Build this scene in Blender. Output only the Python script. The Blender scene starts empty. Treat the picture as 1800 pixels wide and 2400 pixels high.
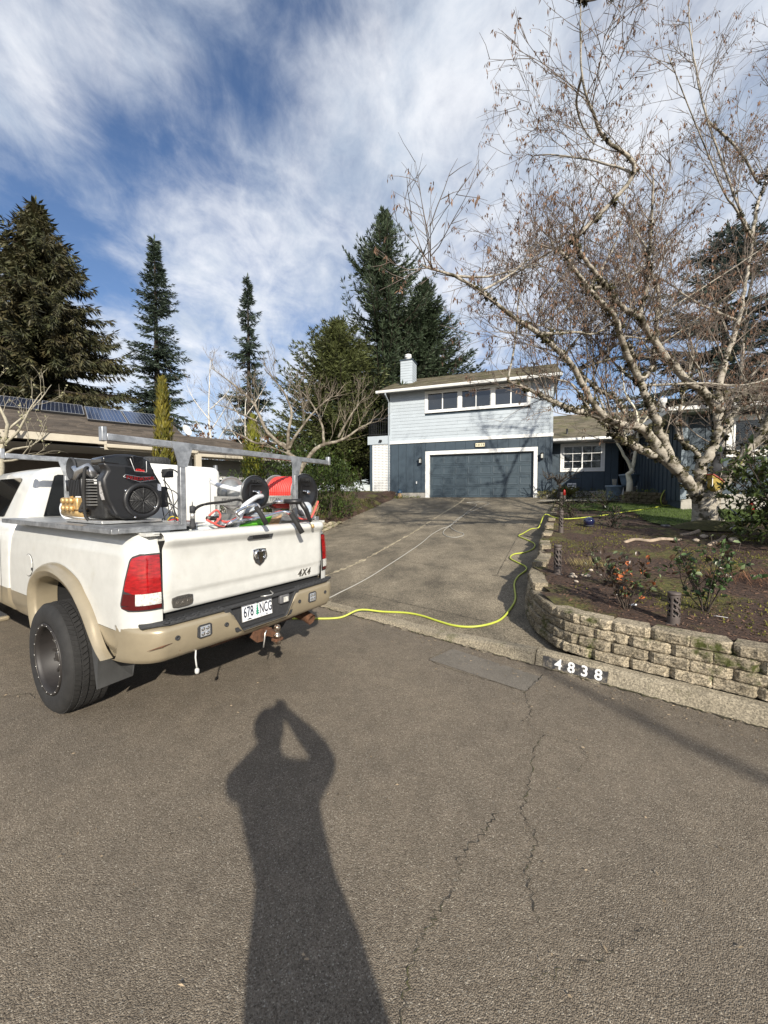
import bpy, bmesh, math, random
from mathutils import Vector, Matrix, noise as mnoise
R = math.radians
rnd = random.Random(7)
scene = bpy.context.scene
COL = scene.collection

# ------------------------------------------------------------------ camera
cam_d = bpy.data.cameras.new('camera'); cam = bpy.data.objects.new('camera', cam_d); COL.objects.link(cam)
CAM_H = 1.70
cam.location = (0, 0, CAM_H); cam.rotation_euler = (R(90 - 2.16), 0, 0)
cam_d.sensor_fit = 'HORIZONTAL'; cam_d.sensor_width = 36; cam_d.lens = 18.0
cam_d.clip_start = 0.02; cam_d.clip_end = 3000
scene.camera = cam
scene.render.resolution_x = 768; scene.render.resolution_y = 1024

# ------------------------------------------------------------------ sun and sky
SUN_DIR = Vector((-0.272, 1.0, -0.545)).normalized()      # the way the light travels
SUN_EL = math.asin(-SUN_DIR.z)
sun_d = bpy.data.lights.new('sun', 'SUN'); sun_d.energy = 5.0; sun_d.angle = R(0.7); sun_d.color = (1.0, .93, .81)
sun = bpy.data.objects.new('sun', sun_d); COL.objects.link(sun); sun.location = (5, -20, 25)
sun.rotation_euler = SUN_DIR.to_track_quat('-Z', 'Y').to_euler()
scene.view_settings.view_transform = 'Standard'; scene.view_settings.look = 'None'
scene.view_settings.exposure = 0.47; scene.view_settings.gamma = 1.0
scene.view_settings.use_curve_mapping = False

world = bpy.data.worlds.new('World'); scene.world = world; world.use_nodes = True
def build_sky():
    nt = world.node_tree; nt.nodes.clear(); N = nt.nodes.new; L = nt.links.new
    out = N('ShaderNodeOutputWorld'); bg = N('ShaderNodeBackground'); bg.inputs['Strength'].default_value = .086
    sky = N('ShaderNodeTexSky'); sky.sky_type = 'NISHITA'; sky.sun_disc = False
    sky.sun_elevation = SUN_EL; sky.sun_rotation = math.atan2(-SUN_DIR.x, -SUN_DIR.y)
    sky.altitude = 100; sky.air_density = 1.0; sky.dust_density = .6; sky.ozone_density = 2.2
    tc = N('ShaderNodeTexCoord'); sep = N('ShaderNodeSeparateXYZ'); L(tc.outputs['Generated'], sep.inputs[0])
    def m(op, a, b=None, c=None, clamp=False):
        n = N('ShaderNodeMath'); n.operation = op; n.use_clamp = clamp
        for i, v in enumerate((a, b, c)):
            if v is None: continue
            if isinstance(v, (int, float)): n.inputs[i].default_value = v
            else: L(v, n.inputs[i])
        return n.outputs[0]
    zc = m('MAXIMUM', sep.outputs[2], 0.0); zz = m('ADD', zc, .22)
    px = m('DIVIDE', sep.outputs[0], zz); py = m('DIVIDE', sep.outputs[1], zz)   # a high thin cloud deck seen from below
    cmb = N('ShaderNodeCombineXYZ'); L(px, cmb.inputs[0]); L(py, cmb.inputs[1])
    def nz(scale, det, rough, dist, off, sx=1, sy=1, rot=0):
        mp = N('ShaderNodeMapping'); mp.inputs['Location'].default_value = off; mp.inputs['Scale'].default_value = (sx, sy, 1); mp.inputs['Rotation'].default_value = (0, 0, R(rot))
        L(cmb.outputs[0], mp.inputs[0]); n = N('ShaderNodeTexNoise'); n.inputs['Scale'].default_value = scale; n.inputs['Detail'].default_value = det
        n.inputs['Roughness'].default_value = rough; n.inputs['Distortion'].default_value = dist; L(mp.outputs[0], n.inputs['Vector']); return n.outputs['Fac']
    n1 = nz(1.7, 9, .56, .25, (3.1, 7.7, 0), 1, .9, -25)        # fields of cloud
    n2 = nz(6.0, 8, .60, .6, (1.2, 4.4, 0), 1.0, .72, -35)      # combed wisps
    n3 = nz(19, 6, .62, .4, (8.2, 1.4, 0), 1.0, .75, -35)
    cov = m('ADD', m('MULTIPLY', n1, .78), m('ADD', m('MULTIPLY', n2, .58), m('MULTIPLY', n3, .24)))
    # gaps in the deck: soft places where the cloud thins out (centre in deck space, radius, strength)
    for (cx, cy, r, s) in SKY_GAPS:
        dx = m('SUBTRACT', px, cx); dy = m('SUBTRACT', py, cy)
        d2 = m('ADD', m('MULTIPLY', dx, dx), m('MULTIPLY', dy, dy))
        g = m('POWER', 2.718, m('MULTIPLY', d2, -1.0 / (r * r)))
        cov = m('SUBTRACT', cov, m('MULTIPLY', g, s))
    mr = N('ShaderNodeMapRange'); mr.interpolation_type = 'SMOOTHSTEP'; L(cov, mr.inputs[0])
    mr.inputs[1].default_value = .44; mr.inputs[2].default_value = 1.0; mr.inputs[3].default_value = 0; mr.inputs[4].default_value = .93
    shade = nz(4.2, 8, .62, .6, (5.5, 2.2, 0), 1, .7, -35)
    cr = N('ShaderNodeMix'); cr.data_type = 'RGBA'
    mr2 = N('ShaderNodeMapRange'); L(shade, mr2.inputs[0]); mr2.inputs[1].default_value = .36; mr2.inputs[2].default_value = .62
    L(mr2.outputs[0], cr.inputs['Factor'])
    cr.inputs['A'].default_value = (5.2, 5.9, 6.9, 1); cr.inputs['B'].default_value = (8.3, 8.5, 8.9, 1)
    mx = N('ShaderNodeMix'); mx.data_type = 'RGBA'; L(mr.outputs[0], mx.inputs['Factor'])
    hs = N('ShaderNodeHueSaturation'); hs.inputs['Saturation'].default_value = 1.10; hs.inputs['Value'].default_value = 1.15; L(sky.outputs[0], hs.inputs['Color'])
    tint = N('ShaderNodeMix'); tint.data_type = 'RGBA'; tint.blend_type = 'MULTIPLY'; tint.inputs['Factor'].default_value = 1; tint.inputs['B'].default_value = (1.08, 1.0, 1.04, 1); L(hs.outputs[0], tint.inputs['A']); L(tint.outputs['Result'], mx.inputs['A']); L(cr.outputs['Result'], mx.inputs['B'])
    L(mx.outputs['Result'], bg.inputs['Color']); L(bg.outputs[0], out.inputs[0])
SKY_GAPS = [(-.26, .74, .12, .36), (-.13, .63, .10, .36), (-.40, .84, .10, .16), (-.56, .84, .13, .34), (-.48, .95, .12, .16), (-.80, .92, .18, .32), (-.97, 1.06, .18, .26), (-.86, 1.24, .14, .20), (1.0, 1.7, .35, .22), (1.9, 2.3, .5, .3), (.34, -1.25, .9, .32), (.17, .80, .14, -.20), (.42, 1.0, .2, -.10)]  # wide gap round the clear sun behind the camera is added to deepen shadows
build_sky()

# ------------------------------------------------------------------ helpers
class MB:
    """collects shapes and links them as one mesh object"""
    def __init__(s): s.v = []; s.f = []; s.sm = []; s.col = None
    def add(s, vs, fs, smooth=False, M=None):
        o = len(s.v)
        s.v += [tuple(M @ Vector(p)) for p in vs] if M is not None else [tuple(p) for p in vs]
        s.f += [tuple(i + o for i in f) for f in fs]; s.sm += [smooth] * len(fs); return s
    def box(s, x0, x1, y0, y1, z0, z1, M=None):
        vs = [(x, y, z) for x in (x0, x1) for y in (y0, y1) for z in (z0, z1)]
        return s.add(vs, [(0, 1, 3, 2), (4, 6, 7, 5), (0, 4, 5, 1), (2, 3, 7, 6), (0, 2, 6, 4), (1, 5, 7, 3)], False, M)
    def prism(s, poly, a, d, M=None, smooth=False):
        """poly: 3D points (planar), extruded by vector d"""
        n = len(poly); d = Vector(d)
        vs = [Vector(p) for p in poly] + [Vector(p) + d for p in poly]
        fs = [tuple(range(n - 1, -1, -1)), tuple(range(n, 2 * n))] + [(i, (i + 1) % n, n + (i + 1) % n, n + i) for i in range(n)]
        return s.add(vs, fs, smooth, M)
    def tube(s, pts, rad, n=8, cap=True, M=None, smooth=True, flat=1.0):
        pts = [Vector(p) for p in pts]; k = len(pts)
        if k < 2: return s
        if not isinstance(rad, (list, tuple)): rad = [rad] * k
        vs = []; fs = []; up = None
        for i, p in enumerate(pts):
            t = (pts[min(i + 1, k - 1)] - pts[max(i - 1, 0)])
            if t.length < 1e-9: t = Vector((0, 0, 1))
            t.normalize()
            if up is None: up = t.orthogonal().normalized()
            up = (up - t * up.dot(t)); up = up.normalized() if up.length > 1e-6 else t.orthogonal().normalized()
            b = t.cross(up)
            for j in range(n):
                a = 2 * math.pi * j / n; vs.append(p + (up * math.cos(a) + b * math.sin(a) * flat) * rad[i])
        for i in range(k - 1):
            for j in range(n):
                fs.append((i * n + j, i * n + (j + 1) % n, (i + 1) * n + (j + 1) % n, (i + 1) * n + j))
        if cap: fs.append(tuple(range(n - 1, -1, -1))); fs.append(tuple((k - 1) * n + j for j in range(n)))
        return s.add(vs, fs, smooth, M)
    def lathe(s, prof, n=24, M=None, smooth=True, cap=True):
        """prof: (radius, z) list around local Z"""
        vs = []; fs = []
        for (r, z) in prof:
            for j in range(n): a = 2 * math.pi * j / n; vs.append((r * math.cos(a), r * math.sin(a), z))
        for i in range(len(prof) - 1):
            for j in range(n): fs.append((i * n + j, i * n + (j + 1) % n, (i + 1) * n + (j + 1) % n, (i + 1) * n + j))
        if cap: fs.append(tuple(range(n - 1, -1, -1))); fs.append(tuple((len(prof) - 1) * n + j for j in range(n)))
        return s.add(vs, fs, smooth, M)
    def grid(s, fn, us, vs_, smooth=True, keep=None, M=None):
        nu, nv = len(us), len(vs_); vs = [fn(u, v) for u in us for v in vs_]; fs = []
        for i in range(nu - 1):
            for j in range(nv - 1):
                if keep is None or keep((us[i] + us[i + 1]) / 2, (vs_[j] + vs_[j + 1]) / 2):
                    fs.append((i * nv + j, (i + 1) * nv + j, (i + 1) * nv + j + 1, i * nv + j + 1))
        return s.add(vs, fs, smooth, M)
    def mesh(s, name, mat):
        me = bpy.data.meshes.new(name); me.from_pydata(s.v, [], s.f)
        me.polygons.foreach_set('use_smooth', s.sm)
        if mat: me.materials.append(mat)
        me.update(); return me
    def build(s, name, mat, parent=None, bevel=0, seg=2, sub=0, clean=False):
        me = s.mesh(name, mat)
        if clean or bevel:
            bm = bmesh.new(); bm.from_mesh(me)
            if clean:
                bmesh.ops.remove_doubles(bm, verts=bm.verts, dist=1e-5)
                lo = [v for v in bm.verts if not v.link_faces]; bmesh.ops.delete(bm, geom=lo, context='VERTS')
            bmesh.ops.recalc_face_normals(bm, faces=bm.faces); bm.to_mesh(me); bm.free()
        o = bpy.data.objects.new(name, me); COL.objects.link(o)
        if parent: o.parent = parent
        if bevel:
            b = o.modifiers.new('bevel', 'BEVEL'); b.width = bevel; b.segments = seg; b.limit_method = 'ANGLE'; b.angle_limit = R(38)
            me.polygons.foreach_set('use_smooth', [True] * len(me.polygons))
            try: me.set_sharp_from_angle(angle=R(50))
            except Exception: pass
        if sub:
            b = o.modifiers.new('sub', 'SUBSURF'); b.levels = sub; b.render_levels = sub
        return o
def obj(name, me, parent=None, loc=(0, 0, 0), rot=(0, 0, 0), scale=(1, 1, 1)):
    o = bpy.data.objects.new(name, me); COL.objects.link(o); o.parent = parent; o.location = loc; o.rotation_euler = rot; o.scale = scale; return o
def empty(name, loc=(0, 0, 0), rz=0):
    o = bpy.data.objects.new(name, None); COL.objects.link(o); o.location = loc; o.rotation_euler = (0, 0, rz); o.empty_display_size = .2; return o
def tag(o, label=None, cat=None, group=None, kind=None):
    if label: o['label'] = label
    if cat: o['category'] = cat
    if group: o['group'] = group
    if kind: o['kind'] = kind
    return o
def thing(name, label, cat, loc=(0, 0, 0), rz=0, group=None): return tag(empty(name, loc, rz), label, cat, group)
def T(x=0, y=0, z=0): return Matrix.Translation((x, y, z))
def RX(a): return Matrix.Rotation(R(a), 4, 'X')
def RY(a): return Matrix.Rotation(R(a), 4, 'Y')
def RZ(a): return Matrix.Rotation(R(a), 4, 'Z')
def spline(pts, n=6, closed=False):
    P = [Vector(p) for p in pts]; out = []
    for i in range(len(P) - 1):
        p0 = P[max(i - 1, 0)]; p1 = P[i]; p2 = P[i + 1]; p3 = P[min(i + 2, len(P) - 1)]
        for k in range(n):
            t = k / n; out.append(.5 * ((2 * p1) + (p2 - p0) * t + (2 * p0 - 5 * p1 + 4 * p2 - p3) * t * t + (3 * p1 - p0 - 3 * p2 + p3) * t ** 3))
    out.append(P[-1]); return out
def frange(a, b, n): return [a + (b - a) * i / (n - 1) for i in range(n)]
def text_mesh(s, size=.1, depth=.002, bold=0, align='CENTER', shear=0, space=1):
    cu = bpy.data.curves.new('lettering', 'FONT'); cu.body = s; cu.size = size; cu.extrude = depth; cu.align_x = align; cu.align_y = 'CENTER'; cu.offset = bold; cu.shear = shear; cu.space_character = space; cu.resolution_u = 3
    o = bpy.data.objects.new('lettering', cu); COL.objects.link(o)
    dg = bpy.context.evaluated_depsgraph_get(); me = bpy.data.meshes.new_from_object(o.evaluated_get(dg))
    bpy.data.objects.remove(o); bpy.data.curves.remove(cu); return me
def letters(name, s, mat, parent, M, size=.1, depth=.002, **k):
    me = text_mesh(s, size, depth, **k); me.materials.clear(); me.materials.append(mat); me.transform(M); return obj(name, me, parent)

# ------------------------------------------------------------------ materials
MATS = {}
def mat(name, col=(.5, .5, .5), rough=.6, metal=0, var=0, vscale=4, bump=0, bscale=40, spec=.5, col2=None, c2scale=3, c2lo=.45, c2hi=.6, island=0, coat=0, trans=0, sub=None, emit=None, objrand=0, world_co=True, stretch=(1, 1, 1)):
    """procedural principled material: fine value variation, optional second colour in patches, optional bump"""
    if name in MATS: return MATS[name]
    m = bpy.data.materials.new(name); m.use_nodes = True; nt = m.node_tree; N = nt.nodes.new; L = nt.links.new
    b = nt.nodes['Principled BSDF']; b.inputs['Roughness'].default_value = rough; b.inputs['Metallic'].default_value = metal
    b.inputs['Specular IOR Level'].default_value = spec; b.inputs['Base Color'].default_value = (*col, 1)
    if coat: b.inputs['Coat Weight'].default_value = coat; b.inputs['Coat Roughness'].default_value = .06
    if trans: b.inputs['Transmission Weight'].default_value = trans
    if emit: b.inputs['Emission Color'].default_value = (*emit[:3], 1); b.inputs['Emission Strength'].default_value = emit[3]
    vec = None
    def coords():
        nonlocal vec
        if vec is None:
            if world_co:
                g = N('ShaderNodeNewGeometry'); src = g.outputs['Position']
            else: g = N('ShaderNodeTexCoord'); src = g.outputs['Object']
            mp = N('ShaderNodeMapping'); mp.inputs['Scale'].default_value = stretch; L(src, mp.inputs[0]); vec = mp.outputs[0]
        return vec
    def noise(sc, det=4, rg=.6):
        n = N('ShaderNodeTexNoise'); n.inputs['Scale'].default_value = sc; n.inputs['Detail'].default_value = det; n.inputs['Roughness'].default_value = rg; L(coords(), n.inputs['Vector']); return n.outputs['Fac']
    c = None
    def mix(fac, a, bcol, mode='MIX'):
        x = N('ShaderNodeMix'); x.data_type = 'RGBA'; x.blend_type = mode
        if hasattr(fac, 'is_linked'): L(fac, x.inputs['Factor'])
        else: x.inputs['Factor'].default_value = fac
        for k, v in (('A', a), ('B', bcol)):
            if isinstance(v, tuple): x.inputs[k].default_value = (*v[:3], 1)
            else: L(v, x.inputs[k])
        return x.outputs['Result']
    def rng(src, lo, hi, a=0, d=1):
        r = N('ShaderNodeMapRange'); L(src, r.inputs[0]); r.inputs[1].default_value = lo; r.inputs[2].default_value = hi; r.inputs[3].default_value = a; r.inputs[4].default_value = d; return r.outputs[0]
    cur = col
    if col2 is not None: cur = mix(rng(noise(c2scale, 6, .65), c2lo, c2hi), cur, col2)
    def gain(fac_out, amt):
        g = N('ShaderNodeCombineColor'); r = rng(fac_out, 0, 1, 1 - amt, 1 + amt)
        for i in range(3): L(r, g.inputs[i])
        return g.outputs[0]
    if var: cur = mix(1.0, cur, gain(rng(noise(vscale, 5, .65), .3, .7), var), 'MULTIPLY')
    if island:
        g = N('ShaderNodeNewGeometry'); cur = mix(1.0, cur, gain(g.outputs['Random Per Island'], island), 'MULTIPLY')
    if objrand:
        g = N('ShaderNodeObjectInfo'); cur = mix(1.0, cur, gain(g.outputs['Random'], objrand), 'MULTIPLY')
    if not isinstance(cur, tuple): L(cur, b.inputs['Base Color'])
    if sub:                                                # thin leaves let some light through
        tr = N('ShaderNodeBsdfTranslucent'); ms = N('ShaderNodeMixShader'); ms.inputs[0].default_value = sub
        if isinstance(cur, tuple): tr.inputs[0].default_value = (*cur, 1)
        else: L(cur, tr.inputs[0])
        L(b.outputs[0], ms.inputs[1]); L(tr.outputs[0], ms.inputs[2]); L(ms.outputs[0], nt.nodes['Material Output'].inputs[0])
    if bump:
        bp = N('ShaderNodeBump'); bp.inputs['Strength'].default_value = bump; bp.inputs['Distance'].default_value = .02
        L(noise(bscale, 5, .6), bp.inputs['Height']); L(bp.outputs[0], b.inputs['Normal'])
    MATS[name] = m; return m
# ------------------------------------------------------------------ the lie of the land
CP = Vector((-1.01, 5.95)); CD = Vector((.769, -.640)); CN = Vector((.640, .769))        # kerb line and its normal towards the house
_a = R(-20.2); HU = Vector((math.cos(_a), math.sin(_a))); HV = Vector((-math.sin(_a), math.cos(_a)))
HO = Vector((2.34, 19.58)) - .12 * HV                                                     # house frame origin on the garage wall
FLOOR = 1.70
def tt(x, y):
    p = Vector((x, y)); dc = (p - CP).dot(CN); dg = -(p - HO).dot(HV)
    if dc <= 0: return 0.
    if dg <= 0: return 1.
    return dc / (dc + dg)
def zdrive(x, y): return .05 + 1.65 * tt(x, y)
def zyard(x, y): return .5 + 1.2 * tt(x, y)
def zleft(x, y): return zdrive(x, y) + .16 + .25 * min(1, max(0, tt(x, y)))
# retaining wall line (outer face), from the street end round the corner and up the drive
WALL = [(9.55, -2.69), (6.23, .06), (3.01, 2.77), (2.63, 3.08), (2.38, 3.30), (2.15, 3.50), (1.96, 3.69), (1.82, 3.88), (1.77, 4.14), (1.77, 4.45), (1.83, 4.84), (1.96, 5.28), (2.14, 5.7), (2.36, 6.1), (2.62, 6.6), (2.86, 7.2), (3.2, 8.0), (3.55, 8.7), (3.95, 9.6), (4.85, 11.5), (5.6, 13.1), (6.5, 14.9), (7.2, 16.3)]
LEFT = [(-6.5, 10.9), (-4.2, 9.2), (-3.0, 9.4), (-2.4, 10.6), (-1.97, 12.14), (-1.49, 13.79), (-.76, 16.0), (.24, 18.77), (.5, 19.6)]   # left side of the drive
def seg_side(line, x, y):
    """signed distance to a polyline: >0 on its right-hand side"""
    best = 1e9; sg = 1
    for (ax, ay), (bx, by) in zip(line[:-1], line[1:]):
        dx, dy = bx - ax, by - ay; l2 = dx * dx + dy * dy; t = max(0, min(1, ((x - ax) * dx + (y - ay) * dy) / l2))
        qx, qy = ax + t * dx, ay + t * dy; d = math.hypot(x - qx, y - qy)
        if d < best - 1e-9: best = d; sg = 1 if (dx * (y - ay) - dy * (x - ax)) < 0 else -1
    return best * sg

def asphalt_mat():
    m = bpy.data.materials.new('asphalt'); m.use_nodes = True; nt = m.node_tree; N = nt.nodes.new; L = nt.links.new; b = nt.nodes['Principled BSDF']
    g = N('ShaderNodeNewGeometry'); P = g.outputs['Position']
    def nz(s, d=3, r=.6):
        n = N('ShaderNodeTexNoise'); n.inputs['Scale'].default_value = s; n.inputs['Detail'].default_value = d; n.inputs['Roughness'].default_value = r; L(P, n.inputs['Vector']); return n.outputs['Fac']
    def vor(s):
        n = N('ShaderNodeTexVoronoi'); n.inputs['Scale'].default_value = s; L(P, n.inputs['Vector']); return n
    def ramp(src, stops):
        r = N('ShaderNodeValToRGB'); L(src, r.inputs[0]); e = r.color_ramp.elements
        while len(e) < len(stops): e.new(.5)
        for k, (p, c) in enumerate(stops): e[k].position = p; e[k].color = (*c, 1)
        return r.outputs[0]
    def mix(f, a, c, mode='MIX'):
        x = N('ShaderNodeMix'); x.data_type = 'RGBA'; x.blend_type = mode
        if isinstance(f, (int, float)): x.inputs['Factor'].default_value = f
        else: L(f, x.inputs['Factor'])
        for k, v in (('A', a), ('B', c)):
            if isinstance(v, tuple): x.inputs[k].default_value = (*v, 1)
            else: L(v, x.inputs[k])
        return x.outputs['Result']
    v1 = vor(210); cell = N('ShaderNodeSeparateColor'); L(v1.outputs['Color'], cell.inputs[0])
    agg = ramp(cell.outputs[0], [(0, (.115, .093, .068)), (.35, (.196, .163, .123)), (.75, (.240, .202, .154)), (.95, (.30, .258, .20)), (.99, (.44, .395, .32))])
    v2 = vor(48); c2 = N('ShaderNodeSeparateColor'); L(v2.outputs['Color'], c2.inputs[0])
    st = ramp(v2.outputs['Distance'], [(0, (1, 1, 1)), (.2, (1, 1, 1)), (.32, (0, 0, 0))])
    pick = ramp(c2.outputs[1], [(0, (0, 0, 0)), (.95, (0, 0, 0)), (.97, (1, 1, 1))])
    agg = mix(mix(1, st, pick, 'MULTIPLY'), agg, (.25, .225, .185))
    big = ramp(nz(.45, 6, .62), [(.3, (.80, .80, .81)), (.7, (1.18, 1.16, 1.12))]); agg = mix(1, agg, big, 'MULTIPLY')
    agg = mix(1, agg, ramp(nz(1.6, 7, .7), [(.36, (1.05, 1.05, 1.05)), (.60, (.97, .97, .97)), (.72, (.80, .80, .81))]), 'MULTIPLY')
    mid = ramp(nz(7, 5, .7), [(.3, (.86, .86, .86)), (.7, (1.14, 1.14, 1.14))]); agg = mix(1, agg, mid, 'MULTIPLY')
    L(agg, b.inputs['Base Color']); b.inputs['Roughness'].default_value = .82; b.inputs['Specular IOR Level'].default_value = .35
    bp = N('ShaderNodeBump'); bp.inputs['Strength'].default_value = 1.0; bp.inputs['Distance'].default_value = .009
    ad = N('ShaderNodeMath'); ad.operation = 'MULTIPLY_ADD'; L(v1.outputs['Distance'], ad.inputs[0]); ad.inputs[1].default_value = -.9; L(nz(230, 2), ad.inputs[2])
    L(ad.outputs[0], bp.inputs['Height']); L(bp.outputs[0], b.inputs['Normal']); return m
def concrete_mat(name, base, dark, moss=0, streak=False, spk=.35, orand=0):
    m = bpy.data.materials.new(name); m.use_nodes = True; nt = m.node_tree; N = nt.nodes.new; L = nt.links.new; b = nt.nodes['Principled BSDF']
    g = N('ShaderNodeNewGeometry'); P = g.outputs['Position']
    def nz(s, d=4, r=.6, sc=None, rot=0):
        n = N('ShaderNodeTexNoise'); n.inputs['Scale'].default_value = s; n.inputs['Detail'].default_value = d; n.inputs['Roughness'].default_value = r
        if sc:
            mp = N('ShaderNodeMapping'); mp.inputs['Rotation'].default_value = (0, 0, R(rot)); mp.inputs['Scale'].default_value = sc; L(P, mp.inputs[0]); L(mp.outputs[0], n.inputs['Vector'])
        else: L(P, n.inputs['Vector'])
        return n.outputs['Fac']
    def rng(src, lo, hi, a=0, d=1):
        r = N('ShaderNodeMapRange'); L(src, r.inputs[0]); r.inputs[1].default_value = lo; r.inputs[2].default_value = hi; r.inputs[3].default_value = a; r.inputs[4].default_value = d; return r.outputs[0]
    def mix(f, a, c, mode='MIX'):
        x = N('ShaderNodeMix'); x.data_type = 'RGBA'; x.blend_type = mode
        if isinstance(f, (int, float)): x.inputs['Factor'].default_value = f
        else: L(f, x.inputs['Factor'])
        for k, v in (('A', a), ('B', c)):
            if isinstance(v, tuple): x.inputs[k].default_value = (*v, 1)
            else: L(v, x.inputs[k])
        return x.outputs['Result']
    c = mix(rng(nz(1.1, 7, .68), .36, .64), base, dark)
    if streak:
        c = mix(rng(nz(.8, 5, .6, (1, .22, 1), 24), .5, .72, 0, .7), c, tuple(k * .55 for k in dark))
    def gray(src, lo, hi, a, d):
        o = rng(src, lo, hi, a, d); cc = N('ShaderNodeCombineColor')
        for i in range(3): L(o, cc.inputs[i])
        return cc.outputs[0]
    c = mix(1, c, gray(nz(60, 3, .7), .3, .7, 1 - spk, 1 + spk), 'MULTIPLY')
    v = N('ShaderNodeTexVoronoi'); v.inputs['Scale'].default_value = 110; L(P, v.inputs['Vector']); sp = N('ShaderNodeSeparateColor'); L(v.outputs['Color'], sp.inputs[0])
    c = mix(1, c, gray(sp.outputs[0], 0, 1, 1 - spk, 1 + spk), 'MULTIPLY')
    if orand:
        oi = N('ShaderNodeObjectInfo'); c = mix(1, c, gray(oi.outputs['Random'], 0, 1, 1 - orand, 1 + orand), 'MULTIPLY')
    if moss: c = mix(rng(nz(3.2, 6, .7), .57, .66, 0, moss), c, (.045, .055, .008))
    L(c, b.inputs['Base Color']); b.inputs['Roughness'].default_value = .88; b.inputs['Specular IOR Level'].default_value = .3
    bp = N('ShaderNodeBump'); bp.inputs['Strength'].default_value = .6; bp.inputs['Distance'].default_value = .008; L(nz(90, 4, .65), bp.inputs['Height']); L(bp.outputs[0], b.inputs['Normal']); return m
M_ASPH = asphalt_mat()
M_DRIVE = concrete_mat('exposed aggregate concrete', (.245, .208, .150), (.112, .096, .071), streak=True, spk=.48)
M_CURB = concrete_mat('old concrete', (.30, .26, .19), (.17, .146, .105), moss=.5, spk=.36)
M_BLOCK = concrete_mat('split face block', (.32, .272, .195), (.18, .152, .106), moss=.95, spk=.5, orand=.22)
M_JOINT = mat('dark joint', (.035, .03, .024), .95)
M_JOINTP = mat('pale joint edge', (.40, .34, .23), .9, var=.4, vscale=12)
M_MULCH = mat('bark mulch', (.042, .022, .013), .95, var=.55, vscale=30, bump=1, bscale=60, col2=(.085, .042, .024), c2scale=45)
M_MOSSG = mat('mossy soil', (.055, .031, .020), .95, var=.7, vscale=26, bump=1, bscale=70, col2=(.085, .080, .018), c2scale=1.2, c2lo=.51, c2hi=.61)

# big ground sheet to the horizon, low enough to stay under street and drive
xs = sorted(set([-1500, -600, -250, -120, -70, -45] + [x * 1.0 for x in range(-30, 31)] + [45, 70, 120, 250, 600, 1500]))
ys = sorted(set([-1500, -600, -250, -120, -60, -35] + [y * 1.0 for y in range(-20, 61)] + [80, 120, 250, 600, 1500]))
def zbase(x, y):
    dc = (Vector((x, y)) - CP).dot(CN)
    if dc < 1.2 or (dc < 5 and -6 < x): return -.12
    if -16.5 < x < 16.5 and dc < 17 and (Vector((x, y)) - HO).dot(HV) < .5: return zdrive(x, y) - .35
    return max(-.12, min(1.62, -.12 + (dc - 1.2) * .2)) 
MB().grid(lambda x, y: (x, y, zbase(x, y)), xs, ys).build('ground', M_MOSSG)['kind'] = 'structure'
# street
street = MB().grid(lambda x, y: (x, y, 0), frange(-40, 40, 9), frange(-40, 14, 9)).build('street', M_ASPH)
me = street.data; bm = bmesh.new(); bm.from_mesh(me)
bmesh.ops.bisect_plane(bm, geom=bm.verts[:] + bm.edges[:] + bm.faces[:], plane_co=(*(CP + CN * .06), 0), plane_no=(*CN, 0), clear_outer=True); bm.to_mesh(me); bm.free()
tag(street, kind='structure')
M_CRACK = mat('crack', (.04, .034, .026), .95, col2=(.07, .068, .025), c2scale=6, c2lo=.5, c2hi=.6)
def crack(pts, w, parent, name='crack', z=.004, jit=.018, m=M_CRACK, zf=None):
    r = random.Random(len(pts) * 31 + int(w * 1e4)); P = spline([(x, y, 0) for x, y in pts], 14); vs = []; fs = []
    for i, p in enumerate(P):
        t = (P[min(i + 1, len(P) - 1)] - P[max(i - 1, 0)]).normalized(); n = Vector((-t.y, t.x, 0)); p = p + n * r.uniform(-jit, jit)
        ww = w * r.uniform(.12, 1.0) * (.6 + .6 * abs(mnoise.noise(Vector((i * .13, w * 99, 1))))); zz = (zf(p.x, p.y) if zf else 0) + z; vs += [(p.x - n.x * ww, p.y - n.y * ww, zz), (p.x + n.x * ww, p.y + n.y * ww, zz)]
        if i: fs.append((2 * i - 2, 2 * i - 1, 2 * i + 1, 2 * i))
    return MB().add(vs, fs).build(name, m, parent)
crack([(1.24, 3.3), (1.16, 2.98), (1.08, 2.82), (1.14, 2.69), (1.01, 2.51), (.85, 2.2), (.75, 2.0), (.76, 1.86), (.66, 1.7), (.62, 1.45)], .0042, street)
crack([(.62, 2.02), (.53, 1.91), (.37, 1.76), (.31, 1.61), (.19, 1.47), (.13, 1.38), (.07, 1.22), (.04, .9)], .0052, street)
crack([(-3.6, 3.15), (-3.25, 3.2), (-3.08, 3.26), (-2.8, 3.12), (-2.5, 3.1)], .005, street)
crack([(.46, 3.97), (.62, 3.78), (.95, 3.52), (1.24, 3.3)], .0055, street, jit=.008)
crack([(1.24, 3.3), (1.36, 3.44), (1.53, 3.62)], .007, street, jit=.008)
crack([(.46, 3.97), (.6, 4.12), (.77, 4.27)], .004, street, jit=.006)
crack([(.52, 1.28), (.75, 1.34), (.95, 1.42), (1.1, 1.44)], .004, street)
crack([(1.14, 2.69), (1.3, 2.6), (1.32, 2.45), (1.2, 2.3)], .003, street)
patch = MB().add([(.47, 3.96, .004), (1.24, 3.3, .004), (1.5, 3.56, .004), (.77, 4.25, .004)], [(0, 1, 2, 3)]).build('asphalt_patch', mat('patch asphalt', (.17, .15, .122), .85, var=.45, vscale=120, bump=.6, bscale=150, col2=(.14, .124, .10), c2scale=4), street)
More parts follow.
